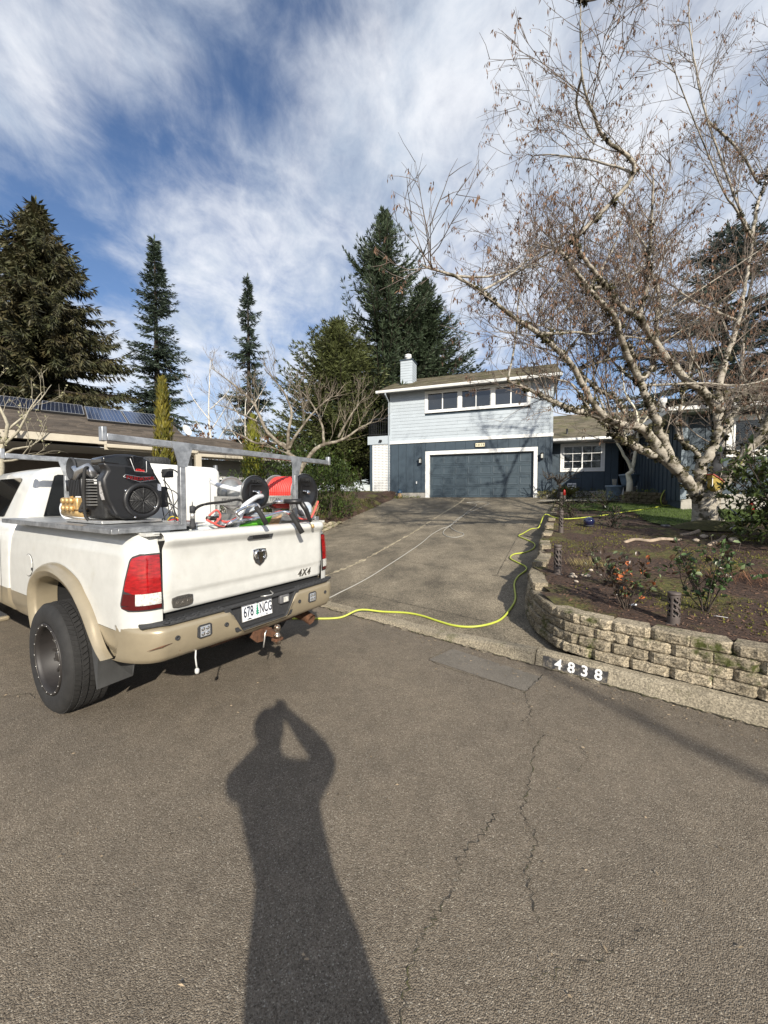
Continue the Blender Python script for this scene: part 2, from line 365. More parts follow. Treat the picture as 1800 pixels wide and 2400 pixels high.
edge_dirt = crack([tuple(CP + CD * s - CN * .012) for s in [x * .35 for x in range(-12, 30)]], .03, street, 'gutter_moss', z=.007, jit=.02, m=mat('gutter dirt', (.045, .037, .024), .95, var=.5, vscale=30, col2=(.05, .05, .013), c2scale=5))

# ------------------------------------------------------------------ driveway
def on_drive(x, y):
    p = Vector((x, y)); return (p - CP).dot(CN) >= .02 and (p - HO).dot(HV) <= .02 and seg_side(WALL, x, y) < .10 and seg_side(LEFT, x, y) > -.5
step = .14
gx = [-6.5 + step * i for i in range(int(14.2 / step))]; gy = [3.3 + step * i for i in range(int(17.2 / step))]
drive = MB().grid(lambda x, y: (x, y, zdrive(x, y) - (.05 if (Vector((x, y)) - CP).dot(CN) < .10 else 0)), gx, gy, keep=on_drive).build('driveway', M_DRIVE, clean=True); tag(drive, kind='structure')
# kerb strip of the apron: closes the edge along the kerb
def jointline(pts, w, m, dz): return crack(pts, w, drive, 'control_joint', dz, .004, m, zdrive)
JL = [(-1.6, 6.75), (-1.18, 7.37), (-.75, 7.93), (-.34, 8.63), (.3, 9.98), (1.04, 11.59), (1.96, 13.84), (3.3, 16.9), (3.9, 18.6)]
jointline(JL, .085, M_JOINTP, .004); jointline(JL, .012, M_JOINT, .008)
jointline([(1.99, 6.72), (2.83, 8.53), (3.73, 10.46), (6.04, 15.49), (6.6, 16.7)], .011, M_JOINT, .005)
jointline([(-1.9, 9.5), (-1.3, 9.15), (-.64, 8.72), (-.04, 8.34), (.62, 7.9), (1.28, 7.25), (1.64, 6.89), (1.97, 6.67), (2.34, 6.31)], .009, M_JOINT, .0065)
jointline([tuple(CP + CD * s + CN * .62) for s in (-.9, .2, 1.2, 2.2, 3.2)], .008, M_JOINT, .006)
jointline([tuple(HO + HU * s - HV * 3.2) for s in (-1.8, 0, 1.5, 3, 4.6, 5.6)], .011, M_JOINT, .0065)

# ------------------------------------------------------------------ kerb: full height in front of the wall, rolled low across the drive
def kerb_h(s):      # s = distance along the kerb line from CP
    if s < -1.4: return min(.14, .05 + (-1.4 - s) * .2)
    if s < 2.15: return .05
    return .05 + .09 * min(1, (s - 2.15) / 1.15)
def kerb_prof(s):
    h = kerb_h(s); f = (h - .05) / .09; top = .13
    return [(-.005, -.1), (0, .0), (.028 + .01 * f, h * .82), (.055 + .01 * f, h), (top, h + .004 + (1 - f) * .012), (top + .02, -.1)]
ss = [-14 + .1 * i for i in range(300)]; cuts = [-14.1, -4.6, -1.45, 3.30, 5.02, 8.0, 11.2, 16]
kerb = thing('kerb', 'old concrete kerb with mossy edge running along the street below the wall', 'kerb', (0, 0, 0))
for a, b in zip(cuts[:-1], cuts[1:]):
    sl = [a + .006] + [s for s in ss if a + .03 < s < b - .03] + [b - .006]; vs = []; fs = []; k = 6
    for s in sl:
        for (o, z) in kerb_prof(s):
            p = CP + CD * s + CN * (o + .004 * mnoise.noise(Vector((s * 4, o * 9, z * 9)))); vs.append((p.x, p.y, z + .004 * mnoise.noise(Vector((s * 3, o * 20, 3)))))
    for i in range(len(sl) - 1):
        for j in range(k - 1): fs.append((i * k + j, (i + 1) * k + j, (i + 1) * k + j + 1, i * k + j + 1))
    fs += [tuple(range(k)), tuple((len(sl) - 1) * k + j for j in reversed(range(k)))]
    MB().add(vs, fs).build('kerb_length', M_CURB, kerb)
# house number stencilled on the kerb face
nb = Vector((CD.x, CD.y, 0)); up = (Vector((CN.x, CN.y, 0)) * .034 + Vector((0, 0, .115))).normalized(); nn = nb.cross(up).normalized()
c0 = CP + CD * 3.70 + CN * .019
MM = Matrix((( nb.x, up.x, nn.x, c0.x), (nb.y, up.y, nn.y, c0.y), (nb.z, up.z, nn.z, .062), (0, 0, 0, 1)))
vs = []; fs = []; k = 26; rr = random.Random(4)
for i in range(k):
    u = -.315 + .56 * i / (k - 1); vs += [(u, -.052 + rr.uniform(-.004, .004), .0055), (u + rr.uniform(-.01, .01), .050 + rr.uniform(-.005, .006), .0055)]
    if i: fs.append((2 * i - 2, 2 * i, 2 * i + 1, 2 * i - 1))
MB().add(vs, fs, M=MM).build('painted_panel', mat('worn black paint', (.035, .034, .035), .7, var=.5, vscale=40, col2=(.16, .14, .11), c2scale=14, c2lo=.50, c2hi=.60), kerb)
for i, ch in enumerate('4838'):
    letters('painted_numeral', ch, mat('worn white paint', (.72, .72, .70), .7, var=.2, vscale=40, col2=(.07, .065, .06), c2scale=30, c2lo=.64, c2hi=.70), kerb, MM @ T(-.175 + .116 * i, -.002, .0085), size=.135, depth=.0012, bold=.003)

# ------------------------------------------------------------------ retaining wall of split-face blocks
wp = [Vector((x, y, 0)) for x, y in WALL]; WP = spline(wp, 8); WL = [0]
for a, b in zip(WP[:-1], WP[1:]): WL.append(WL[-1] + (b - a).length)
def wat(s):
    for i in range(len(WL) - 1):
        if WL[i + 1] >= s:
            t = (s - WL[i]) / max(1e-6, WL[i + 1] - WL[i]); p = WP[i].lerp(WP[i + 1], t); d = (WP[i + 1] - WP[i]).normalized(); return p, d
    return WP[-1], (WP[-1] - WP[-2]).normalized()
def block_mesh(seed, w=.30, h=.098, d=.19, cap=False):
    r = random.Random(seed); nx, nz_ = 17, 8; vs = []; fs = []
    # local: x along wall, y into the yard, rough face at y=0
    for i in range(nx):
        for j in range(nz_):
            x = -w / 2 + w * i / (nx - 1); z = h * j / (nz_ - 1); e = min(i, nx - 1 - i) / 2.0; e2 = min(j, nz_ - 1 - j) / 1.0
            bev = .034 * max(0, 1 - e) + .014 * max(0, 1 - e2)
            q_ = Vector((x * 26 + seed * 7, z * 30, seed)); y = bev + .013 * mnoise.noise(q_ * .7) - .007 * abs(mnoise.noise(q_ * 2.0)) + .0065 * mnoise.noise(Vector((x * 95, z * 95 + seed * 3, 1)))
            xx = x * (.985 if j in (0, nz_ - 1) else 1); vs.append((xx, y, z + .004 * mnoise.noise(Vector((x * 15, j, seed)))))
    for i in range(nx - 1):
        for j in range(nz_ - 1): fs.append((i * nz_ + j, (i + 1) * nz_ + j, (i + 1) * nz_ + j + 1, i * nz_ + j + 1))
    o = len(vs); w2 = w * .8
    for i in range(nx):
        x = -w2 / 2 + w2 * i / (nx - 1); vs += [(x, d, 0), (x, d, h + .002 * mnoise.noise(Vector((i, seed, 5))))]
    for i in range(nx - 1):
        fs.append((i * nz_ + nz_ - 1, (i + 1) * nz_ + nz_ - 1, o + 2 * i + 3, o + 2 * i + 1))
        fs.append((i * nz_, o + 2 * i, o + 2 * i + 2, (i + 1) * nz_)); fs.append((o + 2 * i, o + 2 * i + 1, o + 2 * i + 3, o + 2 * i + 2))
    fs.append(tuple(range(nz_)) + (o + 1, o)); L0 = (nx - 1) * nz_; fs.append(tuple(L0 + j for j in reversed(range(nz_))) + (o + 2 * nx - 2, o + 2 * nx - 1))
    m = MB(); m.add(vs, fs, False); return m.mesh('block', M_BLOCK)
BL = [block_mesh(i) for i in range(9)]
rwall = thing('retaining_wall', 'low curved retaining wall of tan split-face concrete blocks beside the driveway', 'wall', (*WALL[6], .1))
nblk = 0; total = WL[-1]; CH = .1
for k in range(13):
    ztop = .14 + CH * (k + 1); s = 4.0 + (.15 if k % 2 else 0)
    while s < total - .2:
        p, d = wat(s); n = Vector((-d.y, d.x, 0)) * -1     # into the yard (right-hand side of travel)
        base = max(.13, zdrive(p.x, p.y)) if tt(p.x, p.y) > 0 or True else .13
        cut = zyard(p.x, p.y) + .075
        far = (p - Vector((2, 4, 0))).length
        if ztop > base + .02 and ztop <= cut and (s > 3.6):
            back = .010 * k
            q = p + n * back
            o = obj('block', BL[rnd.randrange(9)], rwall, Vector((q.x, q.y, ztop - CH)) - rwall.location, (rnd.uniform(-.01, .01), rnd.uniform(-.008, .008), math.atan2(d.y, d.x) + rnd.uniform(-.025, .025)), (rnd.uniform(.98, 1.03) * 1.02, 1, 1))
            # local +y must point into the yard: travel direction keeps the yard on its right, so flip
            o.rotation_euler.z += math.pi; o.location += n * rnd.uniform(-.006, .014); nblk += 1
        s += .303
print('blocks', nblk)

# ------------------------------------------------------------------ planting bed and lawn behind the wall
def in_bed(x, y):
    return seg_side(WALL, x, y) > .13 and (Vector((x, y)) - HO).dot(HV) < 1.4 and x < 16 and (Vector((x, y)) - CP).dot(CN) > .25
def zbed(x, y): return zyard(x, y) + .025 * mnoise.noise(Vector((x * 1.3, y * 1.3, 0))) + .018 * mnoise.noise(Vector((x * 3.6, y * 3.6, 3)))
st = .13
bed = MB().grid(lambda x, y: (x, y, zbed(x, y)), [1.6 + st * i for i in range(int(14.2 / st))], [-3 + st * i for i in range(int(21.5 / st))], keep=in_bed).build('garden_bed', M_MOSSG, clean=True); tag(bed, kind='structure')
LAWN = [(6.3, 14.0), (8.3, 14.2), (9.0, 13.7), (10.3, 12.2), (12.5, 9.5), (11, 8.4), (8.6, 8.9), (7.17, 8.8), (6.5, 8.98), (6.62, 9.7), (6.94, 10.38), (7.4, 11.3), (6.9, 11.75), (6.3, 12.3)]
def in_poly(x, y, P):
    c = False; j = len(P) - 1
    for i in range(len(P)):
        if (P[i][1] > y) != (P[j][1] > y) and x < (P[j][0] - P[i][0]) * (y - P[i][1]) / (P[j][1] - P[i][1]) + P[i][0]: c = not c
        j = i
    return c
LAWNS = [(p.x, p.y) for p in spline([(*q, 0) for q in LAWN + LAWN[:1]], 5)]
st = .16
lawn = MB().grid(lambda x, y: (x, y, zbed(x, y) + .03), [6 + st * i for i in range(44)], [8 + st * i for i in range(42)], keep=lambda x, y: in_poly(x, y, LAWNS)).build('lawn', mat('turf', (.055, .085, .013), .95, var=.4, vscale=5, bump=.8, bscale=90), clean=True); tag(lawn, kind='structure')
gm = MB(); r = random.Random(3)
for i in range(26000):
    x = r.uniform(6, 12.6); y = r.uniform(8.2, 14.4)
    if not in_poly(x, y, LAWNS): continue
    z = zbed(x, y) + .028; h = r.uniform(.022, .05); a = r.uniform(0, 6.28); w = .006; dx, dy = math.cos(a) * w, math.sin(a) * w; lx, ly = r.uniform(-.02, .02), r.uniform(-.02, .02)
    gm.add([(x - dx, y - dy, z), (x + dx, y + dy, z), (x + lx, y + ly, z + h)], [(0, 1, 2)])
tag(gm.build('grass', mat('grass blades', (.075, .12, .018), .7, island=.45, sub=.3)), 'short green lawn grass beside the white birch', 'grass', kind='stuff')
# left bank beside the drive
def in_left(x, y): return seg_side(LEFT, x, y) < .3 and -16 < x < 1 and (Vector((x, y)) - CP).dot(CN) > .3
def zbank(x, y):
    e = -seg_side(LEFT, x, y); return zdrive(x, y) - .02 + max(-.2, min(.38, -.02 + e * .7)) + .05 * mnoise.noise(Vector((x * .9, y * .9, 4)))
st = .2
bank = MB().grid(lambda x, y: (x, y, zbank(x, y)), [-16 + st * i for i in range(87)], [5 + st * i for i in range(84)], keep=in_left).build('planted_bank', M_MOSSG, clean=True); tag(bank, kind='structure')

# grit, needles and dry leaves lying on the street, thicker along the kerb
r = random.Random(123); gr = MB()
for i in range(1500):
    if i % 3: q = CP + CD * r.uniform(-3, 8) - CN * (abs(r.gauss(0, .22)) + .02)
    else: q = Vector((r.uniform(-4, 4), r.uniform(.6, 6)))
    if (q - CP).dot(CN) > -.02: continue
    a = r.uniform(0, 6.283); l = r.uniform(.004, .016); w = r.uniform(.0015, .005); d = Vector((math.cos(a), math.sin(a), 0)); s_ = Vector((-d.y, d.x, 0)); p = Vector((q.x, q.y, .009)); gr.add([p - d * l, p + s_ * w + Vector((0, 0, .004)), p + d * l, p - s_ * w], [(0, 1, 2, 3)])
tag(gr.build('street_litter', mat('street litter', (.22, .17, .11), .9, island=.8)), 'dry needles and grit scattered on the street along the kerb', 'litter', kind='stuff')
# ------------------------------------------------------------------ the blue two-storey house   (local: x = along the front, y = into the house, z up from the garage floor)
HX = Matrix(((HU.x, HV.x, 0, HO.x), (HU.y, HV.y, 0, HO.y), (0, 0, 1, FLOOR), (0, 0, 0, 1)))
def hw(u, v, z=0): return HX @ Vector((u, v, z))
HROT = _a
M_LBLUE = mat('pale blue siding paint', (.385, .43, .465), .65, var=.06, vscale=3, bump=.05, bscale=60, objrand=.04)
M_DBLUE = mat('dark blue board paint', (.036, .056, .075), .62, var=.12, vscale=5, bump=.1, bscale=50)
M_DBLUE2 = mat('dark blue batten paint', (.031, .049, .068), .62, var=.1, vscale=5)
M_GDOOR = mat('garage door paint', (.040, .060, .076), .5, var=.08, vscale=4)
M_WTRIM = mat('white trim paint', (.74, .74, .71), .5, var=.06, vscale=6)
M_VINYL = mat('white vinyl', (.80, .80, .78), .4)
M_FOUND = mat('foundation concrete', (.36, .34, .30), .9, var=.15, vscale=9)
M_SHING = mat('mossy asphalt shingle', (.13, .113, .08), .95, island=.30, var=.35, vscale=1.3, bump=.5, bscale=80, col2=(.10, .095, .05), c2scale=1.6, c2lo=.48, c2hi=.62)
M_SHING2 = mat('brown asphalt shingle', (.082, .066, .051), .95, island=.35, var=.2, vscale=2, bump=.5, bscale=80)
M_GLASS = mat('window glass', (.02, .024, .03), .04, spec=1.0)
M_BLACK = mat('black metal', (.012, .012, .013), .45)
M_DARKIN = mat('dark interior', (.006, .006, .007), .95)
M_BLIND = mat('blind slat', (.62, .60, .54), .7)
M_SOFFIT = mat('soffit paint', (.32, .33, .33), .8)
house = thing('house', 'two-storey blue house with white garage-door trim at the top of the driveway', 'house', hw(1.8, 0), HROT)
def hbox(name, u0, u1, v0, v1, z0, z1, m, parent=house, bevel=0):
    mb = MB(); mb.box(u0, u1, v0, v1, z0, z1); return hput(mb, name, m, parent, bevel)
def hput(mb, name, m, parent=house, bevel=0):
    """mb is in house coordinates; place it under a parent whose own frame is an offset of the house frame"""
    off = PF[parent.name]; mb.v = [(x - off[0], y - off[1], z - off[2]) for x, y, z in mb.v]
    o = mb.build(name, m, parent, bevel); PF[o.name] = off; return o
PF = {house.name: (1.8, 0, 0)}
def hthing(name, label, cat, u, v, z, group=None):
    t = thing(name, label, cat, hw(u, v, z), HROT, group); PF[t.name] = (u, v, z); return t
# --- garage storey walls: core boxes around the door opening (0..4.90 x 0..2.13), boards and battens in front
UL, UR, ZB, ZE = -2.09, 5.67, 2.77, 5.42
core = MB(); core.box(UL + .03, -.02, .04, .22, .0, ZB); core.box(4.92, UR - .03, .04, .22, 0, ZB); core.box(-.02, 4.92, .04, .22, 2.15, ZB)
core.box(UL + .03, UL + .2, .22, 6.5, 0, ZE); core.box(UR - .2, UR - .03, .22, 6.5, 0, ZE); core.box(UL + .2, UR - .2, 6.3, 6.5, 0, ZE)
core.box(UL + .03, -.2, .05, .22, ZB, ZE); core.box(4.7, UR - .03, .05, .22, ZB, ZE); core.box(-.2, 4.7, .05, .22, ZB, 4.3); core.box(-.2, 4.7, .05, .22, 5.24, ZE)
core.box(UL + .2, UR - .2, .22, 6.3, 2.62, 2.72)
hput(core, 'wall', M_DBLUE)
hbox('foundation', UL + .01, -.22, .02, .05, -.2, .25, M_FOUND); hbox('foundation', 5.07, UR - .01, .02, .05, -.2, .25, M_FOUND)
# boards between battens
bat = [-2.06, -1.64, -1.22, -.80, -.42]; 
cols = [(-2.08, -1.66), (-1.655, -1.24), (-1.235, -.82), (-.815, -.44), (-.435, -.22)]
for a, b in cols: hbox('wall_board', a + .004, b - .004, 0, .042, .25, ZB - .002, M_DBLUE, bevel=.004)
cols = [(-.215 + i * .5, -.215 + (i + 1) * .5) for i in range(10)] + [(4.785, 5.07)]
for a, b in cols: hbox('wall_board', a + .004, b - .004, 0, .042, 2.325, ZB - .002, M_DBLUE, bevel=.004)
for a, b in [(5.075, 5.40), (5.40, 5.66)]: hbox('wall_board', a + .004, b - .004, 0, .042, .25, ZB - .002, M_DBLUE, bevel=.004)
hbox('corner_board', UL - .02, UL + .06, -.022, .0, .2, ZB, M_DBLUE2); hbox('corner_board', UR - .07, UR + .02, -.022, .0, .2, ZB, M_DBLUE2)
for i in range(16): hbox('wall_board', UR - .03, UR, .05 + i * .4, .05 + (i + 1) * .4 - .012, .25, 2.8, M_DBLUE)
hbox('belt_board', UL - .04, UR + .05, -.045, .0, ZB, 2.925, M_WTRIM, bevel=.006)
hbox('belt_board', UR + .0, UR + .035, .0, 6.4, ZB, 2.925, M_WTRIM)
# --- lap siding, each course a board of its own, interrupted by the window band
NB = 15; ch = (ZE - 2.93) / NB; WZ0, WZ1, WU0, WU1 = 4.235, 5.335, -.25, 4.73
def lap(u0, u1, z0, z1, vf=.0, parent=house, side=None):
    mb = MB()
    if side is None: mb.prism([(u0, vf - .022, z0), (u0, vf - .008, z1 + .012), (u0, vf + .02, z1 + .012), (u0, vf + .02, z0)], 0, (u1 - u0, 0, 0))
    else: mb.prism([(side + .022, u0, z0), (side + .008, u0, z1 + .012), (side - .02, u0, z1 + .012), (side - .02, u0, z0)], 0, (0, u1 - u0, 0))
    return hput(mb, 'siding_board', M_LBLUE, parent)
for i in range(NB):
    z0 = 2.93 + i * ch; z1 = z0 + ch
    if z1 > WZ0 + .02 and z0 < WZ1 - .02:
        lap(UL + .06, WU0 - .0, z0, z1); lap(WU1, UR - .10, z0, z1)
    else:
        c = rnd.uniform(.5, 3.6); lap(UL + .06, c - .002, z0, z1); lap(c + .002, UR - .10, z0, z1)
    lap(.06, 6.4, z0, z1, side=UR)
hbox('corner_board', UL - .02, UL + .06, -.03, .0, 2.925, ZE, M_LBLUE); hbox('corner_board', UR - .10, UR + .028, -.03, .0, 2.925, ZE, M_LBLUE); hbox('corner_board', UR, UR + .028, 0, .09, 2.925, ZE, M_LBLUE)
# --- window band
def window(parent, u0, u1, z0, z1, v=0, slider=True, blinds=False, grille=False, name='window', frame=.045, trim=.0, glass=M_GLASS):
    f = MB()
    for (a, b, c, d) in ((u0, u1, z0, z0 + frame), (u0, u1, z1 - frame, z1), (u0, u0 + frame, z0 + frame, z1 - frame), (u1 - frame, u1, z0 + frame, z1 - frame)): f.box(a, b, v - .02, v + .06, c, d)
    um = (u0 + u1) / 2
    if slider: f.box(um - .025, um + .025, v - .015, v + .055, z0 + frame, z1 - frame)
    w = hput(f, name, M_VINYL, parent)
    for (a, b) in (((u0 + frame, um - .026), (um + .026, u1 - frame)) if slider else ((u0 + frame, u1 - frame),)):
        g = MB(); g.box(a, b, v + .02, v + .028, z0 + frame + .001, z1 - frame - .001); hput(g, 'pane', M_GLASSB if blinds else glass, w)
    if blinds:
        s = MB(); n = int((z1 - z0) / .052)
        for k in range(n): zz = z0 + .06 + k * .052; s.prism([(u0 + .05, v + .05, zz), (u0 + .05, v + .088, zz + .030), (u0 + .05, v + .090, zz + .026), (u0 + .05, v + .052, zz - .004)], 0, (u1 - u0 - .1, 0, 0))
        tag(hput(s, 'blind_slats', M_BLIND, w), kind='stuff')
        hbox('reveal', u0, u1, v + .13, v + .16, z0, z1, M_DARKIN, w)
    else:
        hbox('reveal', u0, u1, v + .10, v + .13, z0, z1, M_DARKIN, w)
    if grille:
        g = MB()
        for (a, b) in ((u0 + frame, um - .026), (um + .026, u1 - frame)):
            mm = (a + b) / 2; g.box(mm - .009, mm + .009, v + .008, v + .018, z0 + frame, z1 - frame)
            for q in (1, 2): zz = z0 + (z1 - z0) * q / 3; g.box(a, b, v + .009, v + .017, zz - .009, zz + .009)
        hput(g, 'muntin', M_VINYL, w)
    return w
M_GLASSB = bpy.data.materials.new('clear pane'); M_GLASSB.use_nodes = True
def _g():
    nt = M_GLASSB.node_tree; nt.nodes.remove(nt.nodes['Principled BSDF']); t = nt.nodes.new('ShaderNodeBsdfTransparent'); g = nt.nodes.new('ShaderNodeBsdfGlossy'); g.inputs['Roughness'].default_value = .03
    fr = nt.nodes.new('ShaderNodeFresnel'); fr.inputs[0].default_value = 1.5; mx = nt.nodes.new('ShaderNodeMixShader'); t.inputs[0].default_value = (.75, .78, .78, 1)
    nt.links.new(fr.outputs[0], mx.inputs[0]); nt.links.new(t.outputs[0], mx.inputs[1]); nt.links.new(g.outputs[0], mx.inputs[2]); nt.links.new(mx.outputs[0], nt.nodes['Material Output'].inputs[0])
_g()
tb = MB()
tb.box(WU0, WU1, -.04, .0, WZ0, WZ0 + .10); tb.box(WU0, WU1, -.04, .0, WZ1 - .10, WZ1); tb.box(WU0, WU0 + .11, -.04, .0, WZ0 + .10, WZ1 - .1); tb.box(WU1 - .11, WU1, -.04, .0, WZ0 + .1, WZ1 - .1)
tb.box(1.42, 1.56, -.04, .0, WZ0 + .1, WZ1 - .1); tb.box(2.98, 3.12, -.04, .0, WZ0 + .1, WZ1 - .1)
hput(tb, 'window_trim', M_WTRIM)
for a, b in ((-.14, 1.42), (1.56, 2.98), (3.12, 4.62)): window(house, a, b, WZ0 + .1, WZ1 - .1, v=.02)
# --- garage door: four sections of eight raised panels
gt = MB(); gt.box(-.215, 0, -.03, .14, -.02, 2.325); gt.box(4.90, 5.065, -.03, .14, -.02, 2.325); gt.box(0, 4.90, -.03, .14, 2.14, 2.325); hput(gt, 'garage_door_trim', M_WTRIM, bevel=.008)
gd = hbox('garage_door', .004, 4.896, .16, .19, 0, 2.14, M_GDOOR)
for i in range(4):
    z0 = .012 + i * .532; sec = hbox('door_section', .006, 4.894, .125, .16, z0, z0 + .526, M_GDOOR, gd, bevel=.004)
    for j in range(8):
        a = .065 + j * .603; mb = MB(); b = a + .545; zz0, zz1 = z0 + .075, z0 + .455
        # raised field with a sloped groove round it
        vs = [(a, .1245, zz0), (b, .1245, zz0), (b, .1245, zz1), (a, .1245, zz1)]; 
        for (e, y) in ((.012, .1145), (.030, .1145), (.055, .1215)): vs += [(a + e, y, zz0 + e), (b - e, y, zz0 + e), (b - e, y, zz1 - e), (a + e, y, zz1 - e)]
        fs = []
        for q in range(3):
            for k in range(4): fs.append((q * 4 + k, q * 4 + (k + 1) % 4, (q + 1) * 4 + (k + 1) % 4, (q + 1) * 4 + k))
        fs.append((12, 13, 14, 15)); mb.add(vs, fs); hput(mb, 'door_panel', M_GDOOR, gd)
# --- upper roof
RV, RZ_ = 3.55, 7.12; EV = -.52; EZ = 5.43; RU0, RU1 = -2.66, 6.0
def shingle_slope(name, A, B, C, D, parent, m, course=.14, tab=.33, thick=.012, seed=1, clip=None):
    """A-B eave (left to right), D-C ridge; overlapping courses of tabs lying on the slope"""
    r = random.Random(seed); A, B, C, D = map(Vector, (A, B, C, D)); L = ((D - A).length + (C - B).length) / 2; n = max(3, int(L / course)); mb = MB(); nrm = (B - A).cross(D - A).normalized()
    if nrm.z < 0: nrm = -nrm
    mb.add([A - nrm * .05, B - nrm * .05, C - nrm * .05, D - nrm * .05, A, B, C, D], [(3, 2, 1, 0), (4, 5, 6, 7), (0, 1, 5, 4), (1, 2, 6, 5), (2, 3, 7, 6), (3, 0, 4, 7)])
    for i in range(n):
        t0, t1 = i / n, (i + 1.25) / n
        a0, b0 = A.lerp(D, t0), B.lerp(C, t0); a1, b1 = A.lerp(D, min(1, t1)), B.lerp(C, min(1, t1)); w = (b0 - a0).length; k = max(1, int(w / tab)); off = r.uniform(0, 1) / k
        xs_ = [0] + [min(1, max(0, off + (j + r.uniform(-.12, .12)) / k)) for j in range(k)] + [1]
        for x0, x1 in zip(xs_[:-1], xs_[1:]):
            if x1 - x0 < 1e-3: continue
            h = nrm * (thick + r.uniform(0, .008)); p = [a0.lerp(b0, x0) + h, a0.lerp(b0, x1) + h, a1.lerp(b1, x1) + nrm * .003, a1.lerp(b1, x0) + nrm * .003]; q = [a0.lerp(b0, x0), a0.lerp(b0, x1)]
            mb.add(p + q, [(0, 1, 2, 3), (4, 5, 1, 0)])
    if parent is not None: return tag(hput(mb, name, m, parent), kind='stuff')
    return mb
roof = hbox('roof', RU0 + .05, RU1 - .05, EV + .08, RV, EZ - .06, EZ - .045, M_SOFFIT)
shingle_slope('shingles', (RU0, EV, EZ), (RU1, EV, EZ), (RU1, RV, RZ_), (RU0, RV, RZ_), roof, M_SHING)
shingle_slope('shingles', (RU1, 7.6, EZ), (RU0, 7.6, EZ), (RU0, RV, RZ_), (RU1, RV, RZ_), roof, M_SHING, course=.5, seed=4)
for u in (UL + .03, UR - .03):
    g = MB(); g.prism([(u, .1, ZE), (u, 6.4, ZE), (u, RV, RZ_ - .12)], 0, (.02 if u < 0 else -.02, 0, 0)); hput(g, 'gable_wall', M_LBLUE)
for u in (RU0 - .0, RU1 - .03):
    g = MB(); g.prism([(u, EV, EZ - .16), (u, EV, EZ + .0), (u, RV, RZ_ + .0), (u, 7.6, EZ), (u, 7.6, EZ - .16), (u, RV, RZ_ - .17)], 0, (.03, 0, 0)); hput(g, 'rake_board', M_WTRIM, roof)
g = MB(); g.prism([(RU0 - .02, EV - .10, EZ - .005), (RU0 - .02, EV - .115, EZ - .03), (RU0 - .02, EV - .085, EZ - .12), (RU0 - .02, EV, EZ - .12), (RU0 - .02, EV, EZ - .03), (RU0 - .02, EV - .02, EZ - .03), (RU0 - .02, EV - .02, EZ - .105), (RU0 - .02, EV - .075, EZ - .105), (RU0 - .02, EV - .098, EZ - .03)], 0, (RU1 - RU0 + .04, 0, 0)); hput(g, 'gutter', M_WTRIM, roof)
ds = MB(); ds.tube([(UL - .08, EV - .06, EZ - .13), (UL - .08, EV - .05, EZ - .22), (UL - .07, -.06, EZ - .5), (UL - .07, -.06, .2), (UL - .07, -.14, .1)], .035, 4, smooth=False); hput(ds, 'downspout', M_LBLUE)
# chimney box
CU0, CU1, CV0, CV1 = -2.02, -1.36, 1.5, 2.35
ch_ = hbox('chimney', CU0, CU1, CV0, CV1, 5.9, 7.55, M_LBLUE, roof)
for i in range(11):
    z0 = 6.0 + i * .14; mb = MB(); mb.prism([(CU0 - .002, CV0 - .022, z0), (CU0 - .002, CV0 - .008, z0 + .15), (CU0 - .002, CV0, z0 + .15), (CU0 - .002, CV0, z0)], 0, (CU1 - CU0 + .004, 0, 0)); hput(mb, 'chimney_board', M_LBLUE, ch_)
    mb = MB(); mb.prism([(CU1 + .022, CV0, z0), (CU1 + .008, CV0, z0 + .15), (CU1, CV0, z0 + .15), (CU1, CV0, z0)], 0, (0, CV1 - CV0, 0)); hput(mb, 'chimney_board', M_LBLUE, ch_)
hbox('chimney_cap', CU0 - .05, CU1 + .05, CV0 - .05, CV1 + .05, 7.545, 7.60, M_DBLUE2, ch_)
fl = MB(); fl.lathe([(.15, 7.6), (.15, 7.78), (.19, 7.80), (.19, 7.86), (.165, 7.865), (.165, 7.89), (.19, 7.895), (.19, 7.95), (.1, 7.99)], 18, M=T((CU0 + CU1) / 2, 1.85, 0)); hput(fl, 'flue_cap', M_VINYL, ch_)
vent = MB(); vent.lathe([(.05, 6.2), (.05, 6.9)], 8, M=T(4.9, 2.4, 0)); hput(vent, 'vent_pipe', M_BLACK, roof)
# --- lattice porch and deck at the left end
hbox('porch_post', -3.24, -3.10, -.02, .08, -.1, 2.81, M_DBLUE); hbox('porch_beam', -3.36, UL, -.05, .1, 2.80, 3.23, M_LBLUE); hbox('porch_side', -3.22, -3.12, .1, 4, -.1, 2.8, M_DBLUE); hbox('deck_floor', -3.34, UL, .1, 5, 3.0, 3.1, M_FOUND)
lat = hbox('lattice', -3.10, -3.07, .0, .03, .33, 2.80, M_VINYL); nxl, nzl = 13, 30
for i in range(nxl): u = -3.06 + i * (.93 / (nxl - 1)); hbox('lattice_slat', u, u + .038, .004, .012, .33, 2.79, M_VINYL, lat)
for i in range(nzl): z = .33 + i * (2.42 / (nzl - 1)); hbox('lattice_slat', -3.065, -2.10, -.004, .004, z, z + .04, M_VINYL, lat)
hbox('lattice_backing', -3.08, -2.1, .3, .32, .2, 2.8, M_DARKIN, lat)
rail = hbox('deck_railing', -3.32, UL - .02, .0, .04, 4.12, 4.17, M_BLACK)
hbox('rail', -3.32, UL - .02, .0, .03, 3.32, 3.35, M_BLACK, rail)
for i in range(10): u = -3.30 + i * .128; hbox('baluster', u, u + .018, .005, .025, 3.25, 4.13, M_BLACK, rail)
for i in range(14): v = .2 + i * .3; hbox('baluster', -3.32, -3.30, v, v + .02, 3.1, 4.13, M_BLACK, rail)
hbox('rail', -3.33, -3.29, .04, 4.4, 4.12, 4.16, M_BLACK, rail)
fl = hthing('flood_light', 'small black flood light fixed under the left deck beam', 'flood light', -2.6, -.06, 2.98)
